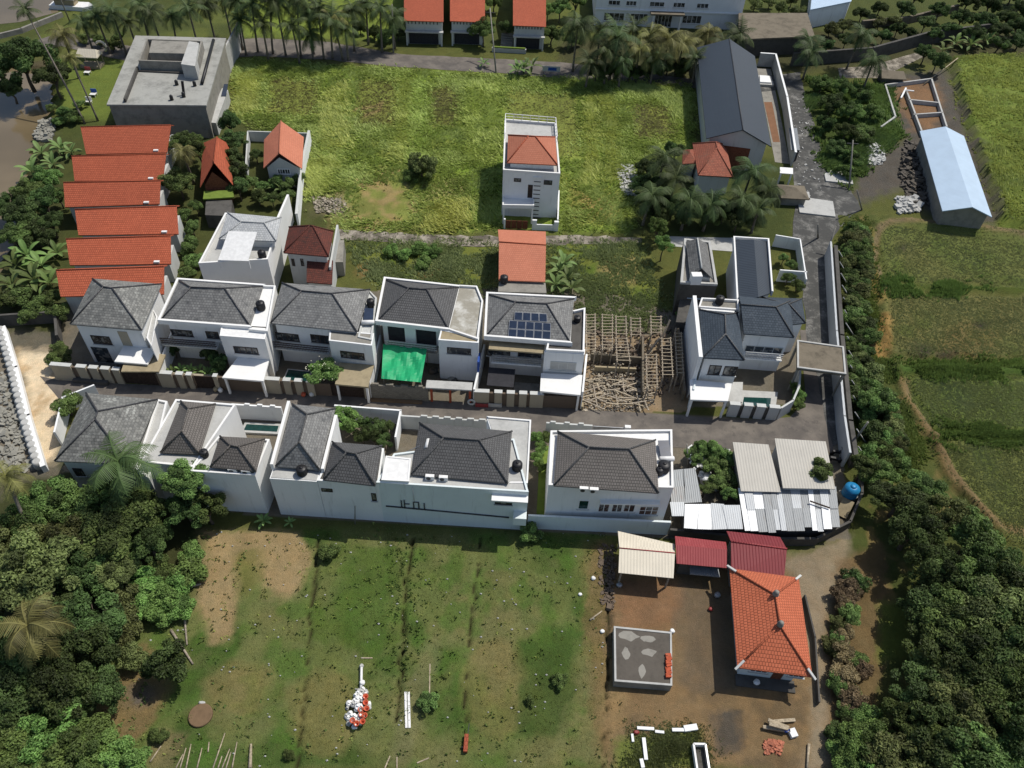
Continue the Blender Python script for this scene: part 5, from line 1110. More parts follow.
root = thing('flat_roof_building', 'low building with big mouldy concrete roof behind the dark warehouse', 'building', at(780, 60)); P = fp((740, 39, 3.6), (813, 36, 3.6), (806, 14, 3.6), (740, 14, 3.6)); body(root, P, 3.4, M['conc_dk']); s_ = MB(); s_.prism(inset(P, -.3), 3.403, 3.7); s_.build('roof', M['conc_mould'], root)
root = thing('pale_building', 'pale building with blue-white roof cut by the top edge, right of centre', 'building', at(832, 22)); P = fp((811, 10, 4), (850, 2, 4), (860, -25, 4), (815, -25, 4)); body(root, P, 4, M['white']); s_ = MB(); s_.prism(inset(P, -.2), 4.003, 4.2); s_.build('roof', M['blue_m'], root)
wall_thing('retaining_wall', 'long dark retaining wall above the bank road at upper right', 'wall', fp((790, 66), (868, 60), (925, 44), (985, 36)), 2.6, .5, M['conc_dk'])
wall_thing('terrace_wall', 'weathered concrete terrace edge above the dark retaining wall', 'wall', fp((860, 28), (905, 24), (955, 12)), 1.6, .6, M['conc_mould'])
# ------------------------------------------------------------------ dark warehouse and neighbours
root = thing('warehouse', 'long warehouse with dark navy metal gable roof', 'building', at(735, 160)); r, P, R = gable_roof(root, [(706.3, 138.4), (771.5, 146.6), (754.8, 56), (697, 47.5)], 5.2, [(729.3, 38.7), (743, 129.7)], 2.0, M['navy_m'], ns=True, capm=M['dark_steel'])
I = inset(P, .7); b_ = MB(); b_.prism(I, 0, 5.0); b_.poly([(I[0].x, I[0].y, 5.0), (I[1].x, I[1].y, 5.0), (R[1].x, (I[0].y+I[1].y)/2, 6.9)]); b_.build('wall', M['offwhite'], root); F = Face(I[0], I[1]); mb = MB(); F.box(mb, F.L*.25, F.L*.75, -.02, .06, .1, 4.0); mb.build('door', M['red_wood'], root)
wall_thing('compound_wall', 'weathered compound wall along the left side of the dark warehouse', 'wall', fp((694, 66), (702, 112), (706, 150)), 2.4, .25, M['conc'], cap=M['conc_lt'])
wall_thing('compound_wall', 'pale compound wall between the dark warehouse and the rubble road', 'wall', fp((757, 66), (772, 67), (783, 110), (791, 166)), 2.6, .25, M['conc_lt'], cap=M['white'])
t = thing('lean_to', 'small grey roof leaning on the compound wall by the rubble road', 'shelter', at(796, 145)); canopy(t, [(791, 150), (800, 150), (797, 128), (789, 128)], 2.2, M['zinc_d'], .08, posts=(1, 2), name='roof', pm='dark_steel')
s_ = sheet('yard_strip', [(764, 102), (772, 102), (780, 142), (773, 142)], .05, M['red_soil']); s_ = sheet('yard_floor', [(757, 68), (771, 69), (790, 164), (775, 162)], .03, M['conc'])
t = thing('plank_bed', 'white slab stack in the yard right of the warehouse', 'slab', at(766, 84)); mb = MB(); q = fp((757, 84, .5), (774, 85, .5), (771, 76, .5), (757, 75, .5)); mb.prism(q, 0, .5); mb.build('block', M['conc_lt'], t); mb = MB(); mb.prism(inset(q, .5), .503, .75); mb.build('top_slab', M['white'], t)
t = thing('awning', 'short white awning at the gate end of the warehouse yard', 'awning', at(787, 172)); canopy(t, [(780, 173), (793, 174), (793, 168), (780, 167)], 2.1, M['white2'], .1, posts=(0, 1), name='roof')
root = thing('shrine_house', 'small house with lichen-spotted red hip roof below the dark warehouse', 'house', at(712, 185)); r, P, R = hip_roof(root, [(698, 175), (733, 177), (726, 145), (692.5, 143.5)], 3.4, [(716, 142), (717, 148)], 2.2, M['clay_m'], ns=True, capm=M['clay_m']); body(root, inset(P, .4), 3.3, M['white'])
r, P, R = hip_roof(root, [(682, 164), (697, 163), (695, 149), (683, 150)], 3.0, [(690, 150), (690, 152)], 1.2, M['clay_m'], ns=True); body(root, inset(P, .3), 2.9, M['offwhite'], name='annex')
root = thing('blue_roof_hall', 'long hall with pale blue metal roof by the raised green field', 'building', at(955, 220)); r, P, R = gable_roof(root, [(942.5, 211), (992, 217), (964, 136), (919.8, 131)], 3.4, [(945.6, 126.4), (972.4, 207)], 1.2, M['blue_m'], ns=True); I = inset(P, .5); b_ = MB(); b_.prism(I, 0, 3.2); b_.poly([(I[0].x, I[0].y, 3.2), (I[1].x, I[1].y, 3.2), (R[1].x, (I[0].y+I[1].y)/2, 4.4)]); b_.build('wall', M['conc'], root)
root = thing('house_foundation', 'unfinished brick foundation with low walls behind the pale blue roof', 'foundation', at(912, 105))
for ln in ([(884, 88), (930, 82), (945, 130)], [(884, 88), (894, 120), (880, 130)], [(905, 94), (921, 137)], [(907, 103), (936, 106)], [(912, 118), (940, 116)]): mb = MB(); wall_line(mb, fp(*ln), .75, .3); mb.build('low_wall', M['conc_lt'], root)
# ------------------------------------------------------------------ long zinc wall
P = fp((825, 256), (830, 345), (837, 430), (842, 466))
root = thing('zinc_wall', 'long pale zinc sheet wall along the right side of the lane', 'wall', P[0]); mb = MB(); wall_line(mb, P, 2.6, .25); mb.build('panel', M['zinc'], root); mb = MB(); wall_line(mb, [p+Vector((.9, 0, 0)) for p in P], 2.0, .5); mb.build('backing_wall', M['conc_dk'], root)
for k in range(15):
    c = lerp(P[0], P[-1], (k+.5)/15); c = c+Vector((1.2, 0, 0)); t = thing('wall_prop', 'leaning prop bracing the back of the long zinc wall', 'prop', c, 'props behind the zinc wall'); mb = MB(); mb.bar(c+Vector((0, 0, 2.0)), c+Vector((1.5, -.5, .35)), .1, .1); mb.build('strut', M['conc_lt'], t); mb = MB(); mb.box(c.x+1.3, c.x+1.7, c.y-.7, c.y-.3, 0, .4); mb.build('foot', M['conc_dk'], t)
# ------------------------------------------------------------------ tin shacks
def tin(root, quad, zs, mat, th=.06, name='roof_sheet'):
    P = [at(x, y, z) for (x, y), z in zip(quad, zs)]; return solid_roof(root, P, [[0, 1, 2, 3]], M[mat], th, name)
root = thing('tin_house', 'shack under plain pale sheet roof next to the leafy yard', 'shack', at(755, 495)); tin(root, [(741, 491), (781, 492), (768.5, 444.5), (732.8, 442)], (2.9, 2.9, 3.5, 3.5), 'asb', .1, 'roof'); body(root, inset(fp((741, 491, 2.9), (781, 492, 2.9), (768.5, 444.5, 3.5), (732.8, 442, 3.5)), .3), 2.8, M['conc'])
root = thing('tin_house', 'shack under the larger pale corrugated roof below the lane bend', 'shack', at(808, 495)); tin(root, [(783, 488), (835.3, 489), (825.7, 441.4), (774.8, 438.3)], (3.3, 3.3, 3.9, 3.9), 'asb', .1, 'roof'); body(root, inset(fp((783, 488, 3.3), (835.3, 489, 3.3), (825.7, 441.4, 3.9), (774.8, 438.3, 3.9)), .3), 3.2, M['offwhite'])
root = thing('patched_shed', 'long shed roofed with a patchwork of grey and white zinc sheets', 'shack', at(790, 535)); mats = ['zinc_w', 'zinc', 'zinc_w', 'zinc_d', 'zinc_d', 'zinc', 'zinc_d', 'zinc', 'zinc_d', 'zinc_w', 'zinc_d', 'zinc', 'zinc_d']; R = random.Random(3); n = 13
for k in range(n):
    for rrow in range(2):
        f0, f1 = (k+.25*math.sin(k*5))/n if k else 0, (k+1+.25*math.sin(k*5+5))/n-.003 if k < n-1 else 1; X = lambda f, y: (738+f*98+(y-487)*(.16-.06*f), y-f*1.5)
        y0, y1 = (488, 510) if rrow == 0 else (509, 530+R.uniform(-2, 3)); dz = R.uniform(-.06, .08)+.05*(k % 2)
        tin(root, [X(f0, y1), X(f1, y1), X(f1, y0), X(f0, y0)], (2.45+dz-rrow*.12,)*2+(2.6+dz-rrow*.12,)*2, mats[(k+rrow*(k % 3)) % 13])
body(root, fp((742, 527, 2.2), (838, 526, 2.2), (834, 490, 2.2), (741, 492, 2.2)), 2.2, M['conc_dk'])
root = thing('patched_shed', 'low shed of overlapping rusty zinc sheets against the big white terrace villa', 'shack', at(690, 528)); k = 0
for qd in ([(673, 487), (684, 487), (683, 469), (673, 470)], [(685, 486), (699, 486), (695, 468), (683.5, 469)], [(671, 503), (685, 503), (684, 486), (671, 487)], [(685, 503), (702, 502), (699, 486), (685, 486)], [(672, 516), (686, 516), (684, 502), (670, 502)], [(684, 528), (697, 529), (699, 504), (685, 504)], [(697.5, 529), (712, 529.5), (711, 504), (699, 504)], [(712.5, 529.5), (728, 529), (724, 504), (711, 503)], [(728, 529), (743, 529), (740, 505), (722, 505)]):
    z = 2.3+.05*(k % 3); tin(root, qd, (z, z, z+.15, z+.15), ['zinc_d', 'zinc_d', 'zinc_r', 'zinc_d', 'zinc', 'zinc_w', 'zinc_w', 'zinc', 'zinc'][k]); k += 1
body(root, fp((686, 527, 2.1), (741, 527, 2.1), (722, 506, 2.1), (684, 506, 2.1)), 2.0, M['conc_dk'], name='wall'); body(root, fp((674, 500, 2.1), (700, 500, 2.1), (694, 471, 2.1), (675, 472, 2.1)), 2.0, M['conc_dk'], name='wall')
wall_thing('yard_wall', 'dark low wall below the patched zinc sheds, curving up at its right end', 'wall', fp((668, 536), (760, 545), (812, 545), (846, 528), (858, 500), (858, 478)), 1.3, .25, M['conc_dk'])
t = thing('roof_beam', 'dark timber laid across the patched zinc roof', 'beam', at(822, 506, 2.8)); mb = MB(); mb.bar(at(810, 501, 2.85), at(830, 508, 2.8), .12, .12); mb.build('timber', M['dark_wood'], t)
# ------------------------------------------------------------------ lower right yard
root = thing('open_shelter', 'open shelter with cream sheet roof in the dirt yard', 'shelter', at(645, 585)); r, P, R = gable_roof(root, [(618.5, 572.7), (673.5, 578.2), (674.5, 544), (617.8, 531)], 2.5, [(619.5, 548), (675, 553)], .5, M['cream_m'], th=.07); rp = MB(); rp.tube([R[0], R[1]], .07, 6); rp.build('ridge_cap', M['red_m'], r)
for q in inset(P, .35): mb = MB(); mb.box(q.x-.08, q.x+.08, q.y-.08, q.y+.08, 0, 2.4); mb.build('post', M['wood_g'], root)
root = thing('red_shed', 'shed with faded streaky red sheet roof beside the cream shelter', 'shed', at(700, 575)); r, P, R = gable_roof(root, [(676.7, 563.5), (726.8, 568), (726, 542), (675, 536)], 2.7, [(675.8, 545), (727, 549.5)], .6, M['red_m'], th=.07); body(root, inset(P, .5), 2.5, M['conc_dk']); mb = MB(); q = fp((690, 574, 1.6), (720, 577, 1.6), (718, 567, 1.6), (690, 566, 1.6)); mb.prism(q, 1.5, 1.6); mb.build('porch_sheet', M['zinc_d'], root)
root = thing('red_shed', 'shed with deep red ribbed roof touching the orange pyramid roof', 'shed', at(758, 575)); r, P, R = gable_roof(root, [(731, 577), (784, 579), (780, 537), (726.5, 531)], 2.7, [(731, 541.5), (787, 549)], .8, M['red_d'], th=.07, capm=M['red_m']); body(root, inset(P, .5), 2.5, M['conc'])
root = thing('orange_roof_house', 'house with big bright orange hip roof and grey ridge finials', 'house', at(770, 680)); r, P, R = hip_roof(root, [(737.5, 667.5), (812.5, 677), (798.6, 577.6), (729.5, 568.3)], 3.1, [(775.5, 594.5), (780, 625)], 2.5, M['clay_b'], ns=True, capm=M['clay_b']); I = inset(P, .8); body(root, I, 3.0, M['blue_white'])
for q in R: mb = MB(); mb.lathe((q.x, q.y, q.z), [(.28, -.05), (.3, .15), (.18, .3), (.24, .45), (.06, .6)], 12); mb.build('finial', M['conc'], root)
for a, b in ((P[0], R[1]), (P[1], R[1]), (P[2], R[0]), (P[3], R[0])): mb = MB(); d = (a-b).normalized(); mb.bar(a-d*.8+Vector((0, 0, .08)), a+d*.35+Vector((0, 0, .2)), .2, .16); mb.build('hip_end', M['offwhite'], root)
F = Face(I[0], I[1]); window(root, F, .8, 2.4, 1.0, 2.2, cols=3, fm='white2'); window(root, F, 4.2, 5.6, 1.0, 2.2, cols=3, fm='white2'); mb = MB(); F.box(mb, 2.9, 3.8, -.02, .05, .05, 2.2); mb.build('door', M['red_wood'], root); mb = MB(); F.box(mb, -.2, F.L+.2, .02, 1.1, 0, .14); mb.build('porch_floor', M['conc_dk'], root)
wall_thing('plot_wall', 'low dark wall edging the track right of the orange roof house', 'wall', fp((803, 598), (813, 640), (817, 704)), .7, .15, M['conc_dk'])
root = thing('slab_base', 'square grey slab on a low concrete base with bare patches', 'slab', at(643, 690)); P = fp((614.5, 681.5, 1.1), (672, 686, 1.1), (671.5, 632.5, 1.1), (613.8, 626.6, 1.1)); body(root, P, 1.1, M['conc'], name='base'); ring(root, P, 1.09, 1.2, .16, M['conc_lt'], name='kerb'); s_ = MB(); s_.prism(inset(P, .16), 1.102, 1.13); s_.build('deck', M['soot'], root)
for x, y, w, h in ((628, 636, 2.2, .9), (648, 639, 1.6, .8), (626.5, 653, .9, 1.1), (650, 652.5, 1.5, .7), (642, 671, .8, 1.3)): c = at(x, y, 1.15); mb = MB(); RP = random.Random(int(x)); mb.prism([(c.x+w*.5*RP.uniform(.55, 1.1)*math.cos(k_*.628), c.y+h*.55*RP.uniform(.55, 1.1)*math.sin(k_*.628)) for k_ in range(10)], 1.131, 1.137); mb.build('mortar_patch', M['conc'], root)
# ------------------------------------------------------------------ trees, palms and shrubs
# upper left: river bank
tree(22, 62, 5.2, 9, 'big', 'L_dark', 'huge dark broadleaf tree overhanging the brown river, left of the leaning palms')
tree(52, 75, 3.6, 7, 'big', 'L_dark', 'dark tree with drooping edge over the river, next to the tallest leaning palm')
tree(10, 88, 3.0, 5, 'round', 'L_dark', 'small dark tree low over the river water at the left edge')
palm(25, 10, 15, 1.9, 'tall thin palm leaning far left over the river, small crown', (85, 124), tr=.13)
palm(70, 58, 10, 1.6, 'thin leaning palm beside the concrete building, small yellow-green crown', (98, 121), 'L_palmy', tr=.12)
palm(62, 34, 8, 2.6, 'yellow-green palm beside the big dark riverside tree', None, 'L_palmy')
for i, (x, y, h, r) in enumerate(((96, 16, 7, 2.6), (112, 12, 8, 3.0), (83, 22, 6, 2.4), (150, 12, 8.5, 3.0), (128, 22, 6, 2.2), (188, 8, 9, 2.8), (172, 16, 7, 2.4))): palm(x, y, h, r, 'green palm standing by the upper road behind the concrete building', None, 'L_palm', 'palms by the upper road behind the concrete building')
for x, y in ((85, 38), (100, 42), (118, 38), (112, 46)): tree(x, y, 1.6, 2.2, 'shrub', 'L_mid', 'leafy shrub in the strip between road and concrete building', 'shrub', 'shrubs behind the concrete building', 'shrub')
for x, y, r in ((52, 108, 1.2), (66, 112, 1.5), (74, 118, 1.6), (58, 122, 1.3), (80, 104, 1.2)): tree(x, y, r, 1.8, 'shrub', 'L_mid', 'shrub on the stony river bank in front of the leaning palms', 'shrub', 'shrubs on the river bank', 'shrub')
# left edge beside the sheds
for x, y, h, lf in ((40, 150, 3.2, 0), (52, 162, 3.0, 0), (60, 146, 3.0, 0), (30, 168, 3.4, 0), (70, 150, 2.6, 0)): banana(x, y, h, 'banana plant by the river left of the upper orange roofs', 'banana plants left of the upper orange roofs')
for x, y, r, h, lf in ((48, 178, 2.2, 4, 'L_mid'), (28, 192, 3.0, 5, 'L_mid'), (44, 200, 2.6, 5, 'L_dark'), (22, 214, 3.2, 5.5, 'L_dark'), (50, 222, 2.4, 4.5, 'L_dark'), (38, 236, 2.6, 4, 'L_dark'), (12, 236, 2.6, 4.5, 'L_mid'), (58, 196, 1.8, 3.5, 'L_mid'), (8, 205, 2.4, 4, 'L_dark')): tree(x, y, r, h, 'round', lf, 'broadleaf tree in the dark grove left of the orange roofs', 'tree', 'trees in the grove left of the orange roofs')
for x, y, h in ((26, 252, 3.6), (40, 262, 3.6), (14, 262, 3.4), (32, 276, 3.8), (48, 280, 3.2), (10, 282, 3.4), (56, 250, 2.8)): banana(x, y, h, 'dark banana plant left of the lowest orange roofs', 'banana plants left of the lowest orange roofs', 'L_mid')
for x, y, r in ((50, 300, 1.8), (40, 306, 1.6), (60, 312, 1.5), (22, 296, 2.0), (8, 300, 2.0), (30, 312, 1.6)): tree(x, y, r, 2.8, 'shrub', 'L_mid', 'leafy shrub behind the wall above the sandy path', 'shrub', 'shrubs above the sandy path', 'shrub')
# between sheds and hut
tree(184, 143, 2.8, 5.5, 'round', 'L_mid', 'dense green tree at the right end of the northernmost orange roof')
tree(178, 182, 2.6, 5, 'round', 'L_mid', 'dense green tree at the right end of the third orange roof')
tree(198, 150, 2.2, 5, 'round', 'L_mid', 'round green tree touching the steep triangular roof')
palm(182, 152, 6.5, 1.9, 'yellow-leaved palm between the upper orange roofs and the triangular roof', (194, 184), 'L_palmy')
for x, y, r, h in ((229, 122, 2.2, 5), (233, 140, 2.4, 5.5), (228, 158, 2.4, 5.5), (236, 172, 2.2, 4.5), (238, 186, 1.8, 4)): tree(x, y, r, h, 'round', 'L_dark', 'dark tree in the row between triangular roof and garden hut', 'tree', 'dark trees left of the garden hut')
for x, y in ((252, 182), (264, 186), (276, 182), (288, 184), (298, 178), (258, 196), (272, 198), (286, 196)): tree(x, y, 1.3, 2.6, 'shrub', 'L_mid', 'leafy garden shrub in front of the garden hut', 'shrub', 'garden shrubs in front of the hut', 'shrub')
for x, y in ((262, 190), (282, 188)): banana(x, y, 2.4, 'yellow-green banana plant among the shrubs below the garden hut', 'banana plants below the garden hut')
tree(256, 155, 1.4, 2.6, 'shrub', 'L_dark', 'dark shrub inside the garden wall left of the hut', 'shrub', None, 'shrub')
for x, y, r in ((186, 214, 1.3), (192, 228, 1.5), (190, 244, 1.6), (194, 262, 1.7), (186, 274, 1.3), (196, 206, 1.2)): tree(x, y, r, 2.6, 'shrub', 'L_mid', 'shrub in the hedge strip right of the lower orange roofs', 'shrub', 'shrubs right of the orange roofs', 'shrub')
# palms along the upper road
for i, (bx, by, tx, ty, h) in enumerate(((258, 52, 252, 4, 9.5), (273, 54, 270, -4, 10.5), (286, 56, 276, 2, 9.5), (301, 57, 297, -2, 10.5), (324, 59, 318, 8, 9), (343, 60, 332, 20, 8), (243, 50, 236, 2, 9))): palm(tx, ty, h, 3.1, 'tall palm in the row on the near side of the upper road', (bx, by), 'L_palm', 'tall palms in a row along the upper road')
for x, y, h in ((206, 4, 8), (222, -4, 8), (262, 24, 7), (292, 26, 7), (308, 12, 8), (345, 28, 6), (240, 20, 6.5), (140, 4, 8), (310, 34, 5)): palm(x, y, h, 2.7, 'palm in the second row on the far side of the upper road', None, 'L_palm', 'palms on the far side of the upper road')
for x, y, h, r in ((600, 30, 7, 3), (634, 28, 7, 3), (655, 58, 5, 2.8), (622, 60, 5, 2.6), (695, 58, 5, 2.6), (724, 44, 5.5, 2.6)): palm(x, y, h, r, 'palm filling the belt between grass field and long white building', None, 'L_palm', 'palms of the belt above the grass field')
palm(330, 18, 7.5, 3.0, 'yellowish palm at the end of the roadside palm row', None, 'L_palmy')
for x, y, h in ((352, 10, 8), (366, 4, 8), (380, 8, 8.5), (392, 18, 6)): palm(x, y, h, 2.9, 'palm left of the three red-roofed houses at the top edge', None, 'L_palm', 'palms left of the red-roofed houses')
for x, y in ((360, 28), (374, 32), (386, 36), (398, 34)): tree(x, y, 1.9, 2.8, 'shrub', 'L_dark', 'dark shrub by the road left of the red-roofed houses', 'shrub', 'dark shrubs left of the red-roofed houses', 'shrub')
tree(483, 30, 2.9, 5.5, 'round', 'L_mid', 'round street tree in front of the middle red-roofed house')
tree(507, 28, 1.9, 4, 'round', 'L_dark', 'small dark tree between stairs and right red-roofed house')
for x, y in ((524, 66), (532, 64), (518, 68)): banana(x, y, 3.2, 'bright banana clump on the near verge of the upper road', 'banana clump on the upper road verge')
banana(484, 62, 2.0, 'single young banana plant by the road near a power pole')
tree(552, 34, 2.6, 4.5, 'round', 'L_mid', 'leafy tree right of the red-roofed houses')
for i, (x, y, h, r, lf) in enumerate(((578, 24, 9, 3.6, 'L_palm'), (590, 62, 5, 2.8, 'L_palm'), (618, 38, 8, 3.8, 'L_palm'), (606, 50, 6.5, 2.8, 'L_palm'))): palm(x, y, h, r, 'dark green palm below the long white building', None, lf, 'dark palms below the long white building')
for i, (x, y, h, r) in enumerate(((640, 50, 6, 3.2), (668, 40, 7.5, 3.6), (650, 36, 7, 3.0), (684, 44, 6, 2.8), (708, 32, 6, 2.8))): palm(x, y, h, r, 'yellowing palm between the long white building and the warehouse', None, 'L_palmy', 'yellowing palms behind the grass field')
palm(740, 34, 6, 3.0, 'green palm behind the far end of the dark warehouse', None)
for x, y, r in ((610, 72, 2.4), (630, 72, 2.6), (650, 70, 2.8), (668, 68, 2.6), (684, 66, 2.2), (596, 72, 2.0)): tree(x, y, r, 3.6, 'round', 'L_dark', 'dark low tree under the palms at the top of the grass field', 'tree', 'dark low trees under the palms')
tree(572, 40, 2.4, 3.5, 'round', 'L_mid', 'bushy green tree beneath the leftmost dark palm')
# around the shrine house
for i, (x, y, h, r, lf) in enumerate(((664, 158, 6.5, 3.0, 'L_palm'), (652, 196, 5, 2.8, 'L_palm'), (690, 200, 5, 2.8, 'L_palm'), (676, 178, 5.5, 2.8, 'L_palm'), (752, 172, 6, 3.2, 'L_palm'), (742, 200, 4.5, 2.8, 'L_palm'), (768, 190, 4.5, 2.6, 'L_palm'), (712, 204, 4.5, 2.6, 'L_palm'), (758, 210, 4, 2.4, 'L_palm'))): palm(x, y, h, r, 'palm in the garden round the lichen-roofed house', None, lf, 'palms round the lichen-roofed house')
for x, y, r in ((648, 168, 2.2), (662, 182, 2.6), (644, 186, 2.4), (668, 204, 2.6), (688, 214, 2.2), (656, 212, 2.4), (706, 216, 2.2), (724, 212, 2.0), (738, 220, 1.8), (676, 150, 1.8)): tree(x, y, r, 3.6, 'round', 'L_dark', 'dark tree in the thicket below the lichen-roofed house', 'tree', 'dark thicket below the lichen-roofed house')
for x, y, r in ((658, 228, 2.1), (664, 244, 1.6)): tree(x, y, r, 4.2, 'light', 'L_bright', 'light green feathery tree at the end of the gravel path', 'tree', 'light green trees at the path end')
for x, y in ((560, 268), (568, 276), (556, 282), (572, 286), (564, 260)): banana(x, y, 2.8, 'banana plant right of the small orange gable house', 'banana grove beside the small orange gable house')
tree(422, 168, 3.3, 3.2, 'light', 'L_olive', 'sprawling olive bush in the middle of the big grass field', 'shrub', None, 'shrub')
tree(412, 176, 1.7, 1.8, 'shrub', 'L_mid', 'lower green bush touching the sprawling olive bush in the field', 'shrub', None, 'shrub')
for x, y in ((392, 250), (405, 254), (418, 250), (432, 252), (424, 262)): tree(x, y, 1.3, 1.4, 'shrub', 'L_bright', 'bright green bush on the plot behind the villas', 'shrub', 'bright bushes behind the villas', 'shrub')
# upper right
for i, (x, y, r, h, lf) in enumerate(((822, 84, 2.4, 3.6, 'L_mid'), (842, 88, 2.4, 4, 'L_mid'), (862, 96, 2.2, 4, 'L_mid'), (832, 104, 2.6, 4, 'L_dark'), (852, 112, 2.6, 4, 'L_mid'), (872, 112, 2.2, 3.4, 'L_mid'), (826, 124, 2.2, 3.4, 'L_dark'), (846, 132, 2.4, 3.6, 'L_mid'), (864, 134, 2.2, 3, 'L_mid'), (838, 150, 2.2, 3, 'L_dark'), (852, 158, 2.0, 2.6, 'L_mid'), (846, 172, 1.8, 2.2, 'L_bright'))): tree(x, y, r, h, 'round', lf, 'leafy tree on the overgrown lot beside the rubble road', 'tree', 'trees on the overgrown lot')
for i, (x, y, h, r) in enumerate(((862, 34, 7, 3.0), (874, 60, 5.5, 2.8), (812, 52, 5.5, 3.0), (808, 40, 5, 2.6))): palm(x, y, h, r, 'drooping palm in the shade by the dark retaining wall', None, 'L_palm', 'palms by the dark retaining wall')
for x, y, h in ((972, 42, 3.6), (944, 48, 3.2), (956, 40, 3.4), (988, 38, 3.2)): banana(x, y, h, 'dark banana plant above the raised bright field', 'banana plants above the raised field', 'L_mid')
for i, (x, y, r) in enumerate(((926, 52, 2.4), (938, 60, 2.2), (1000, 44, 2.8), (1020, 40, 2.8), (985, 22, 3.2), (1008, 18, 3.4), (1024, 10, 3.2), (962, 18, 2.8), (940, 10, 2.6), (990, 4, 3.0), (1012, -4, 3.2), (905, 8, 2.2), (926, 22, 2.0), (976, 34, 2.6), (950, 28, 2.4), (1018, 26, 2.8), (968, 2, 3.0), (916, -4, 2.6), (1000, 30, 2.4), (936, 34, 2.0))): tree(x, y, r, 4.5, 'round', 'L_dark', 'dark tree in the shady thicket at the upper right corner', 'tree', 'dark thicket at the upper right corner')
for x, y, r in ((862, 14, 2.0), (880, 8, 2.2), (898, 28, 1.8), (866, 38, 1.6), (884, 36, 1.8), (846, 40, 1.8), (828, 44, 1.6), (910, 34, 1.8)): tree(x, y, r, 3.4, 'round', 'L_dark', 'dark tree along the long dark retaining wall', 'tree', 'dark trees along the retaining wall')
for x, y in ((770, 2), (780, 8), (792, 0), (800, 12), (755, 4), (830, 30), (845, 26), (880, 22), (895, 20)): tree(x, y, 1.8, 3, 'shrub', 'L_olive', 'olive shrub near the pale building at the top edge', 'shrub', 'olive shrubs at the top edge', 'shrub')
for x, y, r, h in ((560, 8, 2.6, 5), (576, 0, 2.8, 6), (494, 2, 2.4, 4), (548, 10, 2.0, 4)): tree(x, y, r, h, 'round', 'L_mid', 'tree at the top edge beside the red-roofed houses', 'tree', 'trees at the top edge beside the red-roofed houses')
# villa yards
tree(323, 373, 2.15, 4.4, 'round', 'L_mid', 'round frangipani with pale flowers over the front wall of the dark pool villa')
fl = [t for t in COL.objects if t.get('label', '').startswith('round frangipani')][0]; mb = MB(); R = random.Random(4); b0 = wloc(fl)
for k in range(22):
    a = R.uniform(0, 6.28); e = R.uniform(.15, 1.5); r_ = 2.05; mb.blob((b0.x+r_*math.cos(a)*math.cos(e), b0.y+r_*math.sin(a)*math.cos(e), 2.8+r_*.95*math.sin(e)), .06, .06, .05, 5, 3)
fl.rotation_euler.z = 0; mb.build('blossom', M['flower'], fl)
tree(219, 362, 1.7, 3.4, 'round', 'L_dark', 'dark round tree in the front garden of the bright white villa')
tree(208, 354, 1.2, 3.0, 'round', 'L_dark', 'smaller dark tree against the balcony of the bright white villa')
tree(174, 350, .9, 2.0, 'round', 'L_dark', 'dark bush at the left end of the bright white villa garden')
for x, y in ((172, 371), (181, 369), (190, 370), (199, 370), (207, 372)): banana(x, y, 1.5, 'yellow-green leafy plant in the planter of the bright white villa', 'leafy plants in the villa planter')
for x, y in ((57, 350), (64, 356), (54, 360)): tree(x, y, 1.3, 2.4, 'shrub', 'L_mid', 'leafy shrub at the outer corner of the westmost villa', 'shrub', 'shrubs at the westmost villa corner', 'shrub')
tree(66, 405, 1.7, 3, 'round', 'L_mid', 'small green tree between sandy path and weathered hip roof')
for x, y, r, lf in ((344, 418, 1.5, 'L_bright'), (352, 422, 1.5, 'L_bright')): tree(x, y, r, 3.4, 'round', lf, 'bright green tree behind the square little hip roof', 'tree', 'bright trees in the walled yard')
for x, y in ((366, 425), (376, 428), (386, 428), (362, 434), (374, 438), (384, 440)): tree(x, y, 1.1, 2.6, 'round', 'L_dark', 'dark garden tree in the walled yard left of the bright white block', 'tree', 'dark trees in the walled yard')
for x, y in ((538, 438), (541, 448), (537, 458), (541, 466), (546, 436)): tree(x, y, .8, 1.6, 'shrub', 'L_bright', 'bright hedge shrub along the lawn between the two big villas', 'shrub', 'hedge shrubs along the narrow lawn', 'shrub')
for x, y, r in ((694, 456, 1.1), (712, 450, 1.4), (722, 458, 1.5), (718, 470, 1.6), (724, 482, 1.5), (700, 448, 1.2), (706, 488, 1.0), (730, 494, 1.0)): tree(x, y, r, 2.6, 'round', 'L_mid', 'leafy bush in the yard left of the plain sheet-roofed shack', 'shrub', 'bushes in the leafy yard by the shacks', 'shrub')
tree(822, 470, 1.5, 4.8, 'round', 'L_mid', 'small tree overhanging the larger pale corrugated roof')
tree(864, 466, 1.8, 4, 'round', 'L_mid', 'green tree behind the lower end of the zinc wall')
for x, y in ((784, 258), (792, 266), (788, 278), (798, 285)): tree(x, y, 1.0, 2, 'shrub', 'L_mid', 'shrub in the walled side garden right of the long dark roof', 'shrub', 'shrubs in the walled side garden', 'shrub')
for x, y in ((796, 386), (798, 394), (799, 404)): tree(x, y, .9, 1.8, 'shrub', 'L_bright', 'bright shrub outside the curved wall of the corner villa', 'shrub', 'shrubs outside the curved wall', 'shrub')
tree(682, 316, 1.3, 2, 'shrub', 'L_mid', 'green bush in the shade behind the corner villa', 'shrub', None, 'shrub')
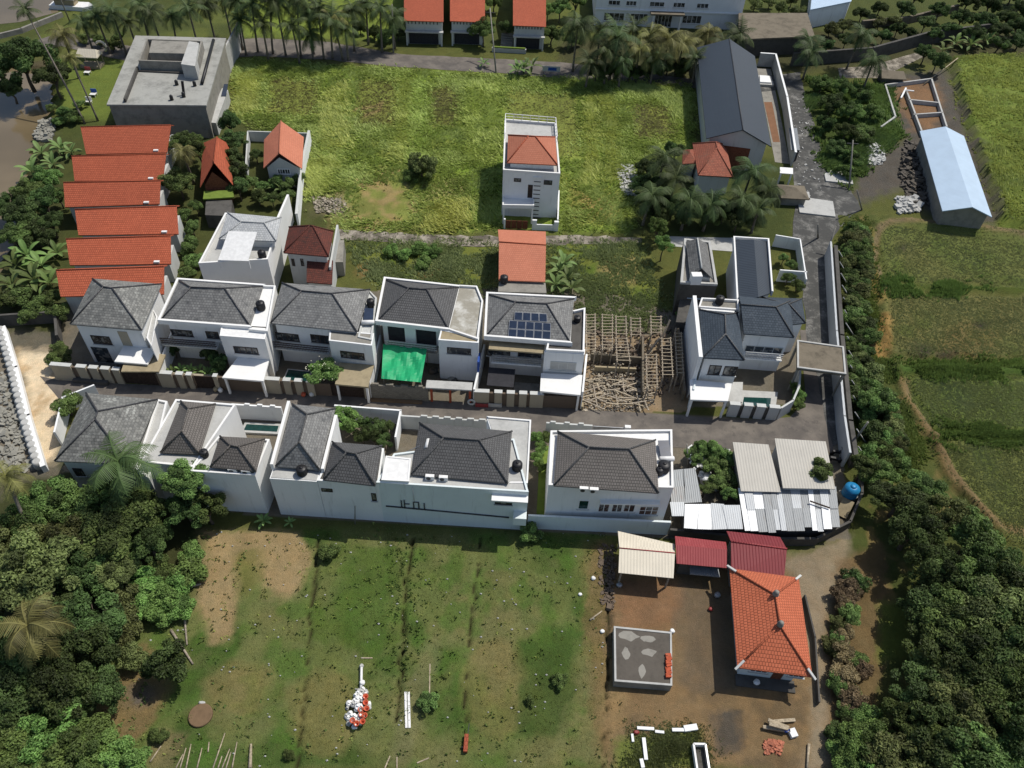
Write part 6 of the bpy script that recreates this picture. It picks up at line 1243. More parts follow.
# lower left wood
palm(119, 462, 9, 4.0, 'large coconut palm with arching fronds in front of the weathered hip roof', (108, 496))
palm(28, 626, 8, 3.4, 'yellowing palm deep in the lower left wood', None, 'L_palmy')
palm(6, 476, 9, 2.4, 'leaning palm at the left edge with long curved trunk', (44, 560), 'L_palmy')
tree(186, 478, 2.6, 7.8, 'round', 'L_mid', 'slender tree rising in front of the long white wall, left one')
tree(206, 508, 2.4, 4.6, 'round', 'L_mid', 'lower bushy tree at the foot of the slender tree by the white wall')
tree(186, 508, 2.6, 5, 'round', 'L_dark', 'dark tree between coconut palm and slender tree')
for i, (x, y, r, h, lf) in enumerate(((100, 500, 2.8, 5, 'L_mid'), (130, 516, 3.2, 6, 'L_mid'), (108, 534, 3.6, 6.5, 'L_mid'), (70, 508, 3.2, 6, 'L_mid'), (48, 500, 2.8, 5.5, 'L_mid'), (28, 524, 3.2, 6, 'L_mid'), (62, 540, 3.4, 6, 'L_olive'), (10, 545, 3.2, 6, 'L_olive'), (150, 545, 2.6, 4.5, 'L_dark'), (38, 570, 4.4, 7.5, 'L_olive'), (8, 590, 3.6, 6.5, 'L_olive'), (84, 575, 3.0, 5, 'L_dark'), (112, 570, 2.6, 4.5, 'L_olive'), (90, 620, 3.2, 5.5, 'L_dark'), (58, 618, 3.0, 5.5, 'L_dark'), (40, 655, 3.4, 5.5, 'L_dark'), (82, 655, 3.6, 6, 'L_dark'), (60, 690, 3.6, 6, 'L_dark'), (20, 690, 3.4, 6, 'L_dark'), (96, 690, 2.6, 4.5, 'L_dark'), (4, 650, 3.2, 6, 'L_dark'), (6, 720, 3.2, 5, 'L_dark'))): tree(x, y, r, h, ('big', 'round')[i % 2] if r > 3 else 'round', lf, 'broadleaf tree in the dense wood at the lower left', 'tree', 'trees of the lower left wood')
for x, y, r in ((50, 735, 3.2), (72, 752, 3.0), (100, 758, 2.6), (24, 756, 3.2), (122, 766, 2.2), (0, 764, 3.0)): tree(x, y, r, 5, 'round', 'L_bright', 'bright light green tree at the bottom left corner', 'tree', 'bright trees at the bottom left corner')
tree(167, 664, 2.1, 4, 'round', 'L_dark', 'solitary dark round bush at the edge of the lower field')
for x, y, r in ((188, 574, 1.8), (178, 582, 1.4), (160, 572, 1.6), (144, 578, 1.7), (150, 592, 1.6), (170, 600, 1.8), (180, 608, 1.6), (160, 612, 1.6), (142, 606, 1.5), (192, 550, 1.3)): tree(x, y, r, 2.0, 'shrub', 'L_bright', 'bright green shrub by the log at the edge of the lower left wood', 'shrub', 'bright shrubs at the wood edge', 'shrub')
for x, y, r in ((120, 600, 1.9), (118, 622, 1.9), (124, 638, 1.6), (132, 654, 1.3), (108, 640, 1.8)): tree(x, y, r, 2.2, 'shrub', 'L_olive', 'yellow-green shrub along the shady edge of the lower left wood', 'shrub', 'yellow-green shrubs at the wood edge', 'shrub')
# lower field plants
for x, y, r, lb in ((330, 552, 1.3, 'green bush near the white wall in the lower field'), (559, 681, .95, 'bushy green plant in the right part of the lower field, larger of two'), (529, 701, .55, 'small round plant left of the bushy green one in the lower field'), (428, 702, 1.0, 'bush beside the two white planks in the lower field'), (160, 736, .9, 'small bush near the bamboo poles at the bottom'), (529, 532, 1.5, 'dark bush against the white garden wall'), (288, 756, .6, 'little bush at the bottom end of the left ditch')): tree(x, y, r, r*1.3, 'shrub', 'L_mid', lb, 'shrub', None, 'shrub')
banana(263, 520, 1.4, 'young banana plant at the foot of the long white wall'); banana(290, 522, 1.0, 'tiny banana plant at the wall foot near the bare patch')
# right bank shrubs
R = random.Random(9)
for i in range(84):
    f = i/83; y = 225+f*240; x = 852+f*10+R.uniform(-7, 14)+(f > .7)*R.uniform(0, 30); tree(x, y, R.uniform(.9, 1.9), R.uniform(1.2, 2.4), 'shrub', R.choice(('L_mid', 'L_dark', 'L_olive', 'L_mid')), 'shrub on the overgrown bank between zinc wall and right-hand fields', 'shrub', 'shrubs on the bank beside the zinc wall', 'shrub')
tree(878, 402, 2.4, 4, 'round', 'L_mid', 'larger leafy tree on the bank below the lane canopy')
for i in range(26):
    f = i/25; y = 575+f*180; x = 848+R.uniform(-8, 20)-6*math.sin(f*3); tree(x, y, R.uniform(.8, 1.6), R.uniform(1.0, 2.0), 'shrub', R.choice(('L_dry', 'L_mid', 'L_dry', 'L_olive', 'L_dark')), 'dry mixed shrub along the edge of the dirt track at the lower right', 'shrub', 'dry shrubs along the dirt track', 'shrub')
# lower right wood
W = ((880, 474, 2.0, 3.4), (900, 500, 3.2, 5.5), (928, 492, 2.8, 5), (914, 530, 3.6, 6.5), (946, 520, 3.4, 6), (972, 540, 3.4, 6), (934, 568, 3.6, 7), (962, 580, 3.6, 7), (992, 570, 3.6, 6.5), (1016, 590, 3.8, 7), (930, 600, 3.2, 6), (985, 612, 3.8, 7), (956, 622, 3.6, 6.5), (1012, 640, 4.0, 7.5), (942, 660, 3.4, 6), (974, 660, 3.8, 7), (1004, 680, 4.0, 7), (926, 690, 3.2, 5.5), (958, 700, 3.6, 6.5), (990, 720, 3.8, 6.5), (1020, 730, 3.8, 6.5), (912, 724, 3.0, 5), (940, 738, 3.4, 6), (970, 758, 3.6, 6), (1006, 766, 3.6, 6), (900, 756, 3.0, 5), (930, 772, 3.2, 5), (1026, 690, 3.6, 6.5), (1030, 620, 3.8, 7))
for i, (x, y, r, h) in enumerate(W): tree(x, y, r, h, ('big', 'round', 'big')[i % 3] if r > 3 else 'round', ('L_mid', 'L_dark', 'L_mid', 'L_dark', 'L_olive', 'L_mid', 'L_dark')[i % 7], 'tree in the dense dark wood at the lower right', 'tree', 'trees of the lower right wood')
for x, y, r in ((872, 742, 2.4), (862, 762, 2.4), (884, 768, 2.4)): tree(x, y, r, 3.6, 'round', 'L_bright', 'bright bushy tree at the bottom edge beside the dirt track', 'tree', 'bright trees at the bottom edge')
# ------------------------------------------------------------------ roof equipment
def roofpt(px, py, z): return at(px, py, z)
tank(roofpt(261.5, 309, LZ-.14), 'black tank on the bright white flat roof strip of a villa', .5, 1.1)
tank(roofpt(371, 306, LZ-.43), 'black tank beside the grey roof panel of the dark pool villa', .45, 1.0)
tank(roofpt(577, 321, LZ-.4), 'black tank on the dark flat roof beside the solar panels', .4, .7)
tank(roofpt(504, 282, 3.3), 'black tank at the front edge of the small orange gable house', .5, 1.0)
tank(roofpt(302.5, 473.5, 6.25), 'black tank behind the parapet below the long narrow grey roof', .5, .9)
tank(roofpt(517, 469, 6.46), 'black tank on the pale deck right of the charcoal roof', .5, 1.0)
tank(roofpt(663, 470, 6.56), 'larger of two black tanks on the white roof terrace', .6, 1.0); tank(roofpt(659, 473.5, 6.56), 'smaller black tank squeezed beside the larger one on the white terrace', .4, .8)
tank(roofpt(719, 303, 6.36), 'black tank on the flat rear roof of the corner villa', .5, 1.0)
tank(roofpt(263, 259, 5.26), 'dark tank on the terrace of the stark white house', .5, 1.3)
tank(roofpt(205, 456, 6.36), 'dark tank between the two brown tiled roofs', .4, .8)
heater(roofpt(664, 452, 6.56), (1, .1), 'solar water heater with dark panel on the white roof terrace')
heater(roofpt(369, 318, LZ-.43), (1, .1), 'grey collector panel behind the front block of the dark pool villa')
t = thing('hot_water_drum', 'white drum lying on the left slope of the charcoal roof', 'solar heater', at(427, 447, 7.9)); mb = MB(); a = at(427, 449, 7.7); mb.tube([a, a+Vector((.1, 1.1, .05))], .3, 12); mb.build('drum', M['white_pt'], t); mb = MB(); mb.bar(a+Vector((-2.2, .4, -1.2)), a+Vector((-.2, .9, -.2)), .05, .05); mb.build('pipe', M['steel'], t)
UX = Vector((1, -.0, 0))
for (x, y), z, lb in zip(((430, 479), (443.5, 480), (583.5, 491), (593.5, 492), (233.5, 472), (247, 473.5)), (6.55, 6.55, 6.56, 6.56, 6.36, 6.36), ('left air conditioner box below the charcoal roof', 'right air conditioner box below the charcoal roof', 'left air conditioner box on the ledge of the white terrace villa', 'right air conditioner box on the ledge of the white terrace villa', 'left air conditioner box under the small brown roof', 'right air conditioner box under the small brown roof')): ac(roofpt(x, y, z), UX, lb)
ac(at(192, 337, 3.15), UX, 'air conditioner box on the balcony of the bright white villa')
# fourteen solar panels on the weathered roof
SA = thing('solar_array', 'array of fourteen dark solar panels on the weathered grey roof', 'solar panels', A5P[0]); SA.location.z = 6
p0, p1, p2 = A5P[0], A5P[1], A5R[0]; nrm = (p1-p0).cross(p2-p0).normalized(); off = nrm*.14
def spanel(q, row):
    W4 = [hit(x, y, p0+off, nrm) for x, y in q];     t = SA; mb = MB(); dn = nrm*.05; mb.poly(W4); mb.poly([p-dn for p in reversed(W4)])
    for a, b in zip(W4, W4[1:]+W4[:1]): mb.poly([b, a, a-dn, b-dn])
    t = mb.build('solar_panel', M['panel_fr'], t); c = sum(W4, Vector((0, 0, 0)))/4; C4 = [c+(p-c)*.92+nrm*.006 for p in W4]; mb = MB(); mb.poly(C4); mb.build('cell_face', M['panel'], t)
def lp(a, b, f): return (a[0]+(b[0]-a[0])*f, a[1]+(b[1]-a[1])*f)
def prow(TL, TR, BR, BL, n, row):
    for k in range(n): f0, f1 = (k+.02)/n, (k+.98)/n; spanel([lp(BL, BR, f0), lp(BL, BR, f1), lp(TL, TR, f1), lp(TL, TR, f0)], row)
prow((514.7, 311.9), (547, 313.8), (547.5, 322), (514, 320), 4, 0); prow((509.3, 320.2), (551, 323.2), (551, 331), (508.5, 328.3), 5, 1); prow((508.5, 328.7), (551, 331.4), (550.5, 339.5), (508, 336.8), 5, 2)
# ------------------------------------------------------------------ green tarpaulin
t = thing('tarpaulin', 'bright green tarpaulin stretched over the villa yard', 'tarpaulin', at(400, 360)); mb = MB(); n = 14
def gpt(u, v):
    x = (383.2+(u*(427-383.2)))*(1-v)+(381.5+u*(421-381.5))*v; y = (344+u*4.6)*(1-v)+(378.5+u*3.8)*v
    z = 3.4-.35*v+.16*math.sin(v*9+u*4)*math.sin(u*7)-.45*math.sin(math.pi*u)*math.sin(math.pi*v)*.6; 
    if u+v*.4 > .45: z += .18*abs(math.sin((u-v*.35)*11))
    return at(x, y, z)
for i in range(n):
    for j in range(n): mb.poly([gpt(i/n, (j+1)/n), gpt((i+1)/n, (j+1)/n), gpt((i+1)/n, j/n), gpt(i/n, j/n)])
o = mb.build('sheet', M['green_tarp'], t); 
for x, y in ((383.5, 378), (421, 381), (383, 346), (427, 349)): mb = MB(); a = at(x, y, 2.9); mb.tube([(a.x, a.y, 0), (a.x, a.y, 3.2)], .05, 6); mb.build('pole', M['wood_g'], t)
t = thing('tarpaulin', 'narrow blue tarpaulin hanging between two villas', 'tarpaulin', at(479, 362)); a = at(479, 356, 4); mb = MB(); mb.box(a.x-.12, a.x+.12, a.y-1.2, a.y+.3, 1.6, 4.2); mb.build('sheet', M['blue_tarp'], t)
# construction clutter in the yard of the charcoal villa
R = random.Random(21)
for i in range(12):
    c = at(R.uniform(431, 476), R.uniform(368, 386)); t = thing('material_heap', 'small heap of building material in the shady yard right of the green tarpaulin', 'heap', c, 'heaps in the villa yard'); mb = MB(); mb.blob((c.x, c.y, .1), R.uniform(.3, .6), R.uniform(.3, .5), R.uniform(.2, .5), 8, 5, .25, R); mb.build('heap', M[R.choice(('conc', 'brown_stone', 'conc_dk', 'tan_conc'))], t)
# street things
c = at(471.5, 405); t = thing('tyre', 'white-painted tyre standing by the lane', 'tyre', c); mb = MB(); rings = []
for k in range(18):
    a = 2*math.pi*k/18; rings.append([(c.x+(.38+.13*math.cos(b))*math.cos(a), c.y+.12*math.sin(b)-.05*0, .5+(.38+.13*math.cos(b))*math.sin(a)) for b in [j*2*math.pi/8 for j in range(8)]])
i0 = len(mb.v)
for rg in rings: mb.v += rg
for k in range(18):
    for j in range(8): mb.f.append((k*8+j, k*8+(j+1) % 8, ((k+1) % 18)*8+(j+1) % 8, ((k+1) % 18)*8+j)); mb.sm.append(True)
mb.build('rim', M['offwhite'], t)
for (x, w, mt, lb) in ((482, 1.5, 'red_m', 'red planter box on the lane beside the white tyre'), (495, 1.6, 'conc_lt', 'pale concrete trough on the lane right of the red planter box')):
    c = at(x, 405.5); t = thing('trough', lb, 'trough', c); mb = MB(); mb.obox(c, (1, 0), w, .6, 0, .12)
    for dx in (-w/2+.05, w/2-.05): mb.box(c.x+dx-.05, c.x+dx+.05, c.y-.3, c.y+.3, .12, .55)
    for dy in (-.25, .25): mb.box(c.x-w/2+.1, c.x+w/2-.1, c.y+dy-.05, c.y+dy+.05, .12, .55)
    mb.build('box', M[mt], t); s_ = MB(); s_.box(c.x-w/2+.11, c.x+w/2-.11, c.y-.19, c.y+.19, .125, .42); s_.build('soil', M['soil'], t)
for x, y, m_ in ((216, 391, 'tan_conc'), (221, 392, 'white_pt'), (312, 396, 'white_pt'), (304, 396, 'orange_pl')):
    c = at(x, y); t = thing('rubbish_sack', 'small tied bag left beside the lane below the villa walls', 'bag', c, 'bags left along the lane'); mb = MB(); mb.blob((c.x, c.y, .28), .3, .28, .3, 8, 6, .15, R); mb.tube([(c.x, c.y, .5), (c.x+.03, c.y, .66)], [.06, .12], 6); mb.build('sack', M[m_], t)
# ------------------------------------------------------------------ demolition lot
def frame(TL, TR, BR, BL, z, n, label, mat='wood_g'):
    a, b, c, d = [at(x, y, z) for x, y in (TL, TR, BR, BL)]; t = thing('roof_frame', label, 'timber frame', ((d.x+c.x)/2, (d.y+c.y)/2, 0), 'ladder-like timber frames on the demolition lot')
    for p, q in ((a, d), (b, c)): mb = MB(); mb.bar(p, q, .11, .13); mb.build('rafter', M[mat], t)
    for k in range(n):
        f = (k+.5)/n; p, q = lerp(a, d, f), lerp(b, c, f); e = (q-p).normalized()*.15; j = Vector((0, R.uniform(-.08, .08), .11)); mb = MB(); mb.bar(p-e+j, q+e-j+Vector((0, 0, .22)), .085, .05); mb.build('batten', M['wood'], t)
    for p in (a, b, c, d): mb = MB(); mb.box(p.x-.07, p.x+.07, p.y-.07, p.y+.07, 0, z-.08); mb.build('post', M[mat], t)
Z3 = lambda x, y: (575+x/6.4, 300+y/6.4)
for q, n, lb in ((((72, 90), (128, 88), (130, 330), (74, 330)), 12, 'leftmost long timber frame on the demolition lot, against the solar panel villa'), (((175, 90), (240, 92), (238, 322), (176, 322)), 12, 'second long timber frame from the left on the demolition lot'), (((262, 100), (325, 100), (330, 232), (264, 230)), 6, 'short timber frame beside the two long ones on the demolition lot'), (((357, 112), (416, 112), (420, 236), (360, 236)), 6, 'short timber frame in the middle of the demolition lot'), (((485, 100), (550, 102), (550, 222), (488, 222)), 6, 'short timber frame standing alone in shade on the demolition lot'), (((555, 240), (610, 240), (626, 495), (562, 492)), 11, 'long tilted timber frame near the right side of the demolition lot'), (((640, 206), (680, 206), (694, 482), (654, 482)), 12, 'rightmost timber frame close to the corner villa wall'), (((455, 345), (520, 345), (526, 560), (462, 560)), 10, 'timber frame over the rubble right of the lot centre'), (((262, 240), (330, 240), (352, 400), (270, 400)), 8, 'broken timber frame above the rubble in the lot centre')): frame(*[Z3(*p) for p in q], 2.6 if n > 8 else 2.9, n, lb)
P = fp((574.5+11, 360), (640, 366), (640, 372), (585, 366)); 
for ln, h, lb in (([(590, 362), (642, 366)], 1.5, 'broken brown wall stub across the demolition lot'), ([(594, 372), (634, 374)], 1.0, 'lower broken wall stub in front of the rubble'), ([(641, 345), (641, 400)], 1.6, 'broken party wall dividing the demolition lot'), ([(675, 330), (682, 400)], 1.8, 'grey wall line beside the corner villa'), ([(582, 410), (580, 360)], .6, 'low kerb wall at the left edge of the demolition lot')): wall_thing('broken_wall', lb, 'wall', fp(*ln), h, .25, M['conc_mould'] if h > 1 else M['tan_conc'])
def rubble(name, label, poly, n, smin, smax, mats, seed, hump=.5, flat=.5):
    q = pts_in(poly, n, seed); RR = random.Random(seed); c0 = q.mean(0); sd = q.std(0)+.1; mb = MB()
    for p in q:
        d = math.exp(-(((p-c0)/(sd*1.3))**2).sum()); s = RR.uniform(smin, smax)*(1.6 if RR.random() < .08 else 1); z = RR.uniform(0, hump)*d
        u = Vector((RR.uniform(-1, 1), RR.uniform(-1, 1), RR.uniform(-.4, .4))).normalized(); c = Vector((p[0], p[1], z+s*.2)); mb.bar(c-u*s*.5, c+u*s*.5, s*RR.uniform(.4, .9), s*RR.uniform(.2, flat))
    o = mb.build(name, mats, None, (c0[0], c0[1], 0)); tag(o, label, 'rubble', None, 'stuff'); return o
rubble('rubble', 'pale rubble and broken plaster spread over the front of the demolition lot', [(582, 378), (650, 378), (655, 405), (640, 411), (582, 411)], 1000, .06, .28, M['plaster_rubble'], 51, .5, .3)
rubble('rubble', 'tan debris between the timber frames of the demolition lot', [(588, 345), (652, 345), (652, 395), (590, 395)], 1200, .06, .28, M['plaster_rubble'], 52, .6, .35)
rubble('rubble', 'brown debris under the timber frames at the back of the demolition lot', [(585, 330), (690, 330), (684, 395), (588, 392)], 500, .15, .5, M['brown_stone'], 53, .6)
for i in range(40):
    p = at(R.uniform(586, 650), R.uniform(380, 406), .5); a = R.uniform(-.5, .5)+(1.57 if R.random() < .25 else 0); l = R.uniform(1.0, 3.2); t = thing('plank', 'loose timber plank lying on the rubble of the demolition lot', 'plank', (p.x, p.y, .3), 'loose planks on the rubble'); d = Vector((math.cos(a), math.sin(a), R.uniform(-.1, .1)))*l/2; mb = MB(); mb.bar(p-d+Vector((0, 0, .25)), p+d+Vector((0, 0, .25)), .14, .07); mb.build('board', M[R.choice(('wood', 'wood_g', 'wood'))], t)
for x, y, tx, ty in ((660, 340, 670, 320), (672, 345, 676, 328), (690, 392, 700, 372), (645, 352, 660, 338)): a, b = at(x, y, 1.2), at(tx, ty, 3.0); t = thing('leaning_post', 'old timber post leaning over the demolition lot', 'post', (a.x, a.y, 0), 'leaning posts on the demolition lot'); mb = MB(); mb.bar(Vector((a.x, a.y, 0)), b, .2, .2); mb.build('timber', M['wood_g'], t)
rubble('rubble', 'heap of white and brown rubble by the garden wall end at the grass field', [(312, 197), (345, 200), (347, 214), (316, 213)], 420, .1, .42, M['plaster_rubble'], 54, .5)
rubble('rubble', 'white building waste on the edge of the grass field near the palms', [(612, 163), (636, 166), (636, 196), (624, 196)], 330, .15, .6, M['conc_lt'], 55, .5, .25)
rubble('rubble', 'grey scrap heap on the dark yard left of the pale blue roof', [(866, 142), (884, 140), (884, 165), (868, 165)], 260, .2, .7, M['conc_lt'], 56, .6)
rubble('rubble', 'black scrap piles along the left side of the pale blue hall', [(905, 140), (922, 145), (940, 205), (908, 205), (898, 175)], 420, .2, .9, M['soot'], 57, .7)
rubble('rubble', 'pale scrap pile in front of the pale blue hall', [(894, 198), (918, 198), (920, 212), (898, 214)], 240, .2, .8, M['conc_lt'], 58, .6)
rubble('rubble', 'white stones strewn down the rubble road', [(786, 90), (806, 96), (824, 190), (800, 225)], 110, .1, .3, M['conc_lt'], 59, .1)
rubble('rubble', 'grey stones along the river bank left of the villas', [(40, 118), (56, 122), (52, 142), (36, 140)], 160, .3, .9, M['rock'], 60, .5)
rubble('rubble', 'grey broken rock in the dry channel left of the zigzag wall', [(0, 372), (16, 380), (36, 470), (0, 480)], 420, .15, .7, M['rock'], 61, .3)
rubble('rubble', 'household waste strewn beside the leafy yard and shacks', [(684, 450), (700, 450), (716, 490), (706, 492)], 160, .15, .5, M['white'], 62, .5)
rubble('rubble', 'mixed coloured refuse by the timber stack at the lower right', [(764, 740), (784, 742), (780, 756), (764, 754)], 160, .1, .35, M['clay_l'], 63, .2)
rubble('rubble', 'dark debris on the bare soil beside the cream shelter', [(598, 545), (616, 545), (614, 610), (600, 605)], 200, .1, .4, M['brown_stone'], 64, .2)
for i, (x, y, s) in enumerate(((816, 208, 3.0), (838, 178, 2.4), (800, 196, 1.6))): c = at(x, y); t = thing('concrete_slab', ('broken pale concrete slab where the rubble road widens', 'pale slab beside the overgrown lot at the bend', 'tilted grey slab at the left edge of the rubble road')[i], 'slab', c); mb = MB(); mb.prism([c+Vector((-s, -s*.6, 0)), c+Vector((s*.8, -s*.8, 0)), c+Vector((s, s*.6, 0)), c+Vector((-s*.3, s*.8, 0)), c+Vector((-s*.9, s*.3, 0))], 0, .25); mb.build('slab', M['conc_lt'], t)
t = thing('stone_hut', 'small grey pyramid-roofed hut at the left of the rubble road', 'hut', at(790, 203)); c = at(790, 200); mb = MB(); mb.box(c.x-1.8, c.x+1.8, c.y-1.5, c.y+1.5, 0, 1.5); mb.build('wall', M['conc'], t); P = [Vector((c.x-2.2, c.y-1.9, 1.5)), Vector((c.x+2.2, c.y-1.9, 1.5)), Vector((c.x+2.2, c.y+1.9, 1.5)), Vector((c.x-2.2, c.y+1.9, 1.5)), Vector((c.x-.2, c.y, 2.3)), Vector((c.x+.2, c.y, 2.3))]; solid_roof(t, P, [[0, 1, 5, 4], [1, 2, 5], [2, 3, 4, 5], [3, 0, 4]], M['conc_mould'])
# ------------------------------------------------------------------ lower field
c0 = at(359, 709); R = random.Random(5)
for i in range(72):
    f = R.uniform(0, 1); a = R.uniform(0, 6.28); rr = math.sqrt(R.uniform(0, 1)); x = c0.x+rr*1.0*math.cos(a)*(1 if math.sin(a) < .3 else .8); y = c0.y+rr*1.7*math.sin(a); z = .55*(1-rr)
    t = thing('plastic_sack', 'stuffed white plastic sack in the rubbish heap on the lower field', 'sack', (x, y, z), 'white sacks of the rubbish heap'); mb = MB(); s = R.uniform(.16, .28); mb.blob((x, y, z+s*.7), s, s*R.uniform(.8, 1.2), s*.75, 9, 6, .22, R); mb.tube([(x, y, z+s*1.25), (x+.05, y+.03, z+s*1.25+.16)], [.05, .11], 6); mb.build('sack', M[R.choice(('white_pt', 'white_pt', 'white', 'conc_lt'))], t)
for x, y in ((353, 722), (357, 725), (363, 723), (365, 717), (366, 704), (366, 698), (361, 711), (362, 716), (367, 710)):
    c = at(x, y, .45); c.z = .42; t = thing('bucket', 'orange plastic bucket among the white sacks on the lower field', 'bucket', c, 'orange buckets of the rubbish heap'); mb = MB(); mb.lathe(c, [(.17, 0), (.23, .42), (.25, .42), (.25, .46), (.19, .46), (.15, .06)], 12); mb.build('pail', M['orange_pl'], t)
t = thing('white_pole', 'white painted pole with round knob pointing up from the rubbish heap', 'pole', at(361, 690)); a, b = at(361, 692, .3), at(361.5, 666, .4); mb = MB(); mb.tube([a, b], .12, 8); mb.build('shaft', M['white_pt'], t); mb = MB(); mb.blob(lerp(a, b, .35)+Vector((.1, 0, .05)), .28, .25, .22); mb.build('knob', M['white_pt'], t); mb = MB(); mb.blob(b, .2, .2, .2); mb.build('end_cap', M['conc_lt'], t)
for x, lb in ((405.5, 'left one of two white planks in the grass by a ditch'), (408.6, 'right one of two white planks in the grass by a ditch')): a, b = at(x, 692, .1), at(x+1, 728, .1); t = thing('white_plank', lb, 'plank', at(x, 710)); mb = MB(); mb.bar(a, b, .2, .12); mb.build('board', M['white_pt'], t)
for p, q, lb in (((430, 664), (429.5, 694), 'thin grey stick upright in the lower field above a bush'), ((361, 658), (372.5, 658), 'short pale stick lying near the knob of the white pole'), ((390, 756), (385, 768), 'left stick of a pale V at the bottom edge'), ((397, 757), (397, 768), 'short thick stick at the bottom edge by the ditch'), ((417, 763), (429, 758), 'pale board end at the bottom edge right of the sticks')): a, b = at(*p, .08), at(*q, .08); t = thing('stick', lb, 'stick', (a.x, a.y, 0)); mb = MB(); mb.bar(a, b, .1, .08); mb.build('rod', M['wood'], t)
t = thing('garden_cart', 'small orange cart or box beside the thin right ditch', 'cart', at(465, 748)); c = at(466, 746); mb = MB(); mb.bar(c+Vector((0, -.6, .35)), c+Vector((0, .8, .35)), .34, .4); mb.build('box', M['clay'], t); mb = MB(); mb.bar(c+Vector((.1, .8, .5)), c+Vector((.15, 1.6, .75)), .06, .06); mb.build('handle', M['dark_steel'], t); mb = MB(); mb.lathe((c.x-.3, c.y-.2, .02), [(.1, 0), (.12, .25), (.05, .3)], 8); mb.build('wheel', M['black_pl'], t)
c = at(201, 716); t = thing('well_cover', 'round brown-grey concrete cover in the lower field', 'well cover', c); mb = MB(); mb.lathe(c, [(1.0, 0), (1.0, .22), (.93, .28)], 24); mb.build('disc', M['soil'], t); mb = MB(); mb.blob((c.x-.2, c.y+1.05, .15), .35, .16, .15); mb.build('edge_stone', M['conc_lt'], t)
def logs(pts, r, label, g=None, mat='wood_g', name='log'):
    P = [at(x, y, r+.05) for x, y in pts]; t = thing(name, label, 'log', (P[0].x, P[0].y, 0), g); mb = MB(); mb.tube(P, [r]+[r*.85]*(len(P)-2)+[r*.6], 7); mb.build('timber', M[mat], t)
logs([(125, 599), (145, 595)], .14, 'short pale log left of the long horizontal log by the bright shrubs'); logs([(158, 593), (180, 589), (201, 584)], .17, 'long pale log lying at the edge of the bright shrubs'); logs([(181, 592), (184, 612), (187, 645)], .13, 'old log running down the field edge from the long pale log'); logs([(171, 630), (184, 650), (193, 664)], .13, 'crooked branch beside the solitary dark round bush'); logs([(86, 735), (90, 752)], .08, 'short pale stick below the dark wood at bottom left')
for i, (p, q) in enumerate((((176, 768), (183, 754)), ((180, 768), (186, 748)), ((186, 768), (191, 744)), ((197, 768), (202, 748)), ((208, 752), (209, 742)), ((213, 768), (225, 733)), ((218, 768), (222, 756)), ((226, 768), (231, 752)), ((232, 768), (237, 742)), ((222, 768), (230, 748)), ((150, 762), (161, 746)))): logs([p, q], .07, 'thin bamboo pole lying at the bottom edge of the lower field', 'bamboo poles at the bottom edge', 'wood', 'bamboo_pole')
logs([(250, 768), (251, 744)], .16, 'thick pale post at the bottom edge right of the bamboo poles', None, 'wood', 'post')
# ------------------------------------------------------------------ dirt yard
for i in range(11):
    c = at(668+.35*(i % 3), 655+i*2.2, 1.2); c.z = 1.135; t = thing('brick_stack', 'little stack of orange bricks along the right edge of the grey slab', 'bricks', c, 'orange bricks on the grey slab'); mb = MB(); mb.obox(c, (1, .1+.3*(i % 2)), .5, .2, 1.135, 1.135+R.uniform(.15, .35)); mb.build('bricks', M['brick'], t)
def whitebar(p, q, w, h, label, mat='white', name='concrete_post'):
    a, b = at(*p, h/2), at(*q, h/2); t = thing(name, label, 'post', (a.x, a.y, 0)); mb = MB(); mb.bar(a, b, w, h); mb.build('beam', M[mat], t)
whitebar((637, 728), (654, 729), .25, .2, 'short white post at the left end of the horizontal white row'); whitebar((655, 731.5), (664, 732.5), .22, .2, 'tiny white post below the horizontal white row'); whitebar((672, 730), (690, 730), .28, .22, 'pale post in the middle of the horizontal white row'); whitebar((684, 729), (697, 727), .5, .3, 'stubby white post at the right end of the horizontal row'); whitebar((643.5, 738), (646, 760), .3, .25, 'upright white post running down the little lawn'); whitebar((641, 759), (643, 768), .3, .25, 'white post cut by the bottom edge at the little lawn'); whitebar((633, 742), (632, 734), .2, .2, 'thin white post beside a red bag')
c = at(636, 733); t = thing('red_bag', 'small red bag beside the white posts', 'bag', c); mb = MB(); mb.blob((c.x, c.y, .18), .28, .2, .2); mb.build('sack', M['red_pl'], t)
t = thing('feed_trough', 'long trough with white frame standing on the little lawn', 'trough', at(698, 760)); a, b = at(693.5, 744, .6), at(698, 775, .6); a.z = b.z = 0; mb = MB(); d = (b-a).normalized(); n_ = Vector((-d.y, d.x, 0)); w = 1.0
P = [a, b, b+n_*w, a+n_*w]; mb.prism(P, 0, .1); mb.build('base', M['conc_dk'], t)
for k, (p, q) in enumerate(zip(P, P[1:]+P[:1])): mb = MB(); mb.bar(Vector((p.x, p.y, .4)), Vector((q.x, q.y, .4)), .16, .58); mb.build('side', M['white_pt'] if k in (0, 3) else M['steel'], t)
for i, (p, q, z) in enumerate((((768, 720), (789, 728), .5), ((763, 727), (790, 731), .3), ((774, 721.5), (795, 720), .2), ((769, 724), (788, 729), .7))): a, b = at(*p, z), at(*q, z); t = thing('timber', ('pale beam on top of the timber stack, slanting', 'lowest front beam of the timber stack', 'beam at the back of the timber stack', 'second slanting beam of the timber stack')[i], 'beam', (a.x, a.y, z-.1)); mb = MB(); mb.bar(a, b, .28, .2); mb.build('beam', M['wood'], t)
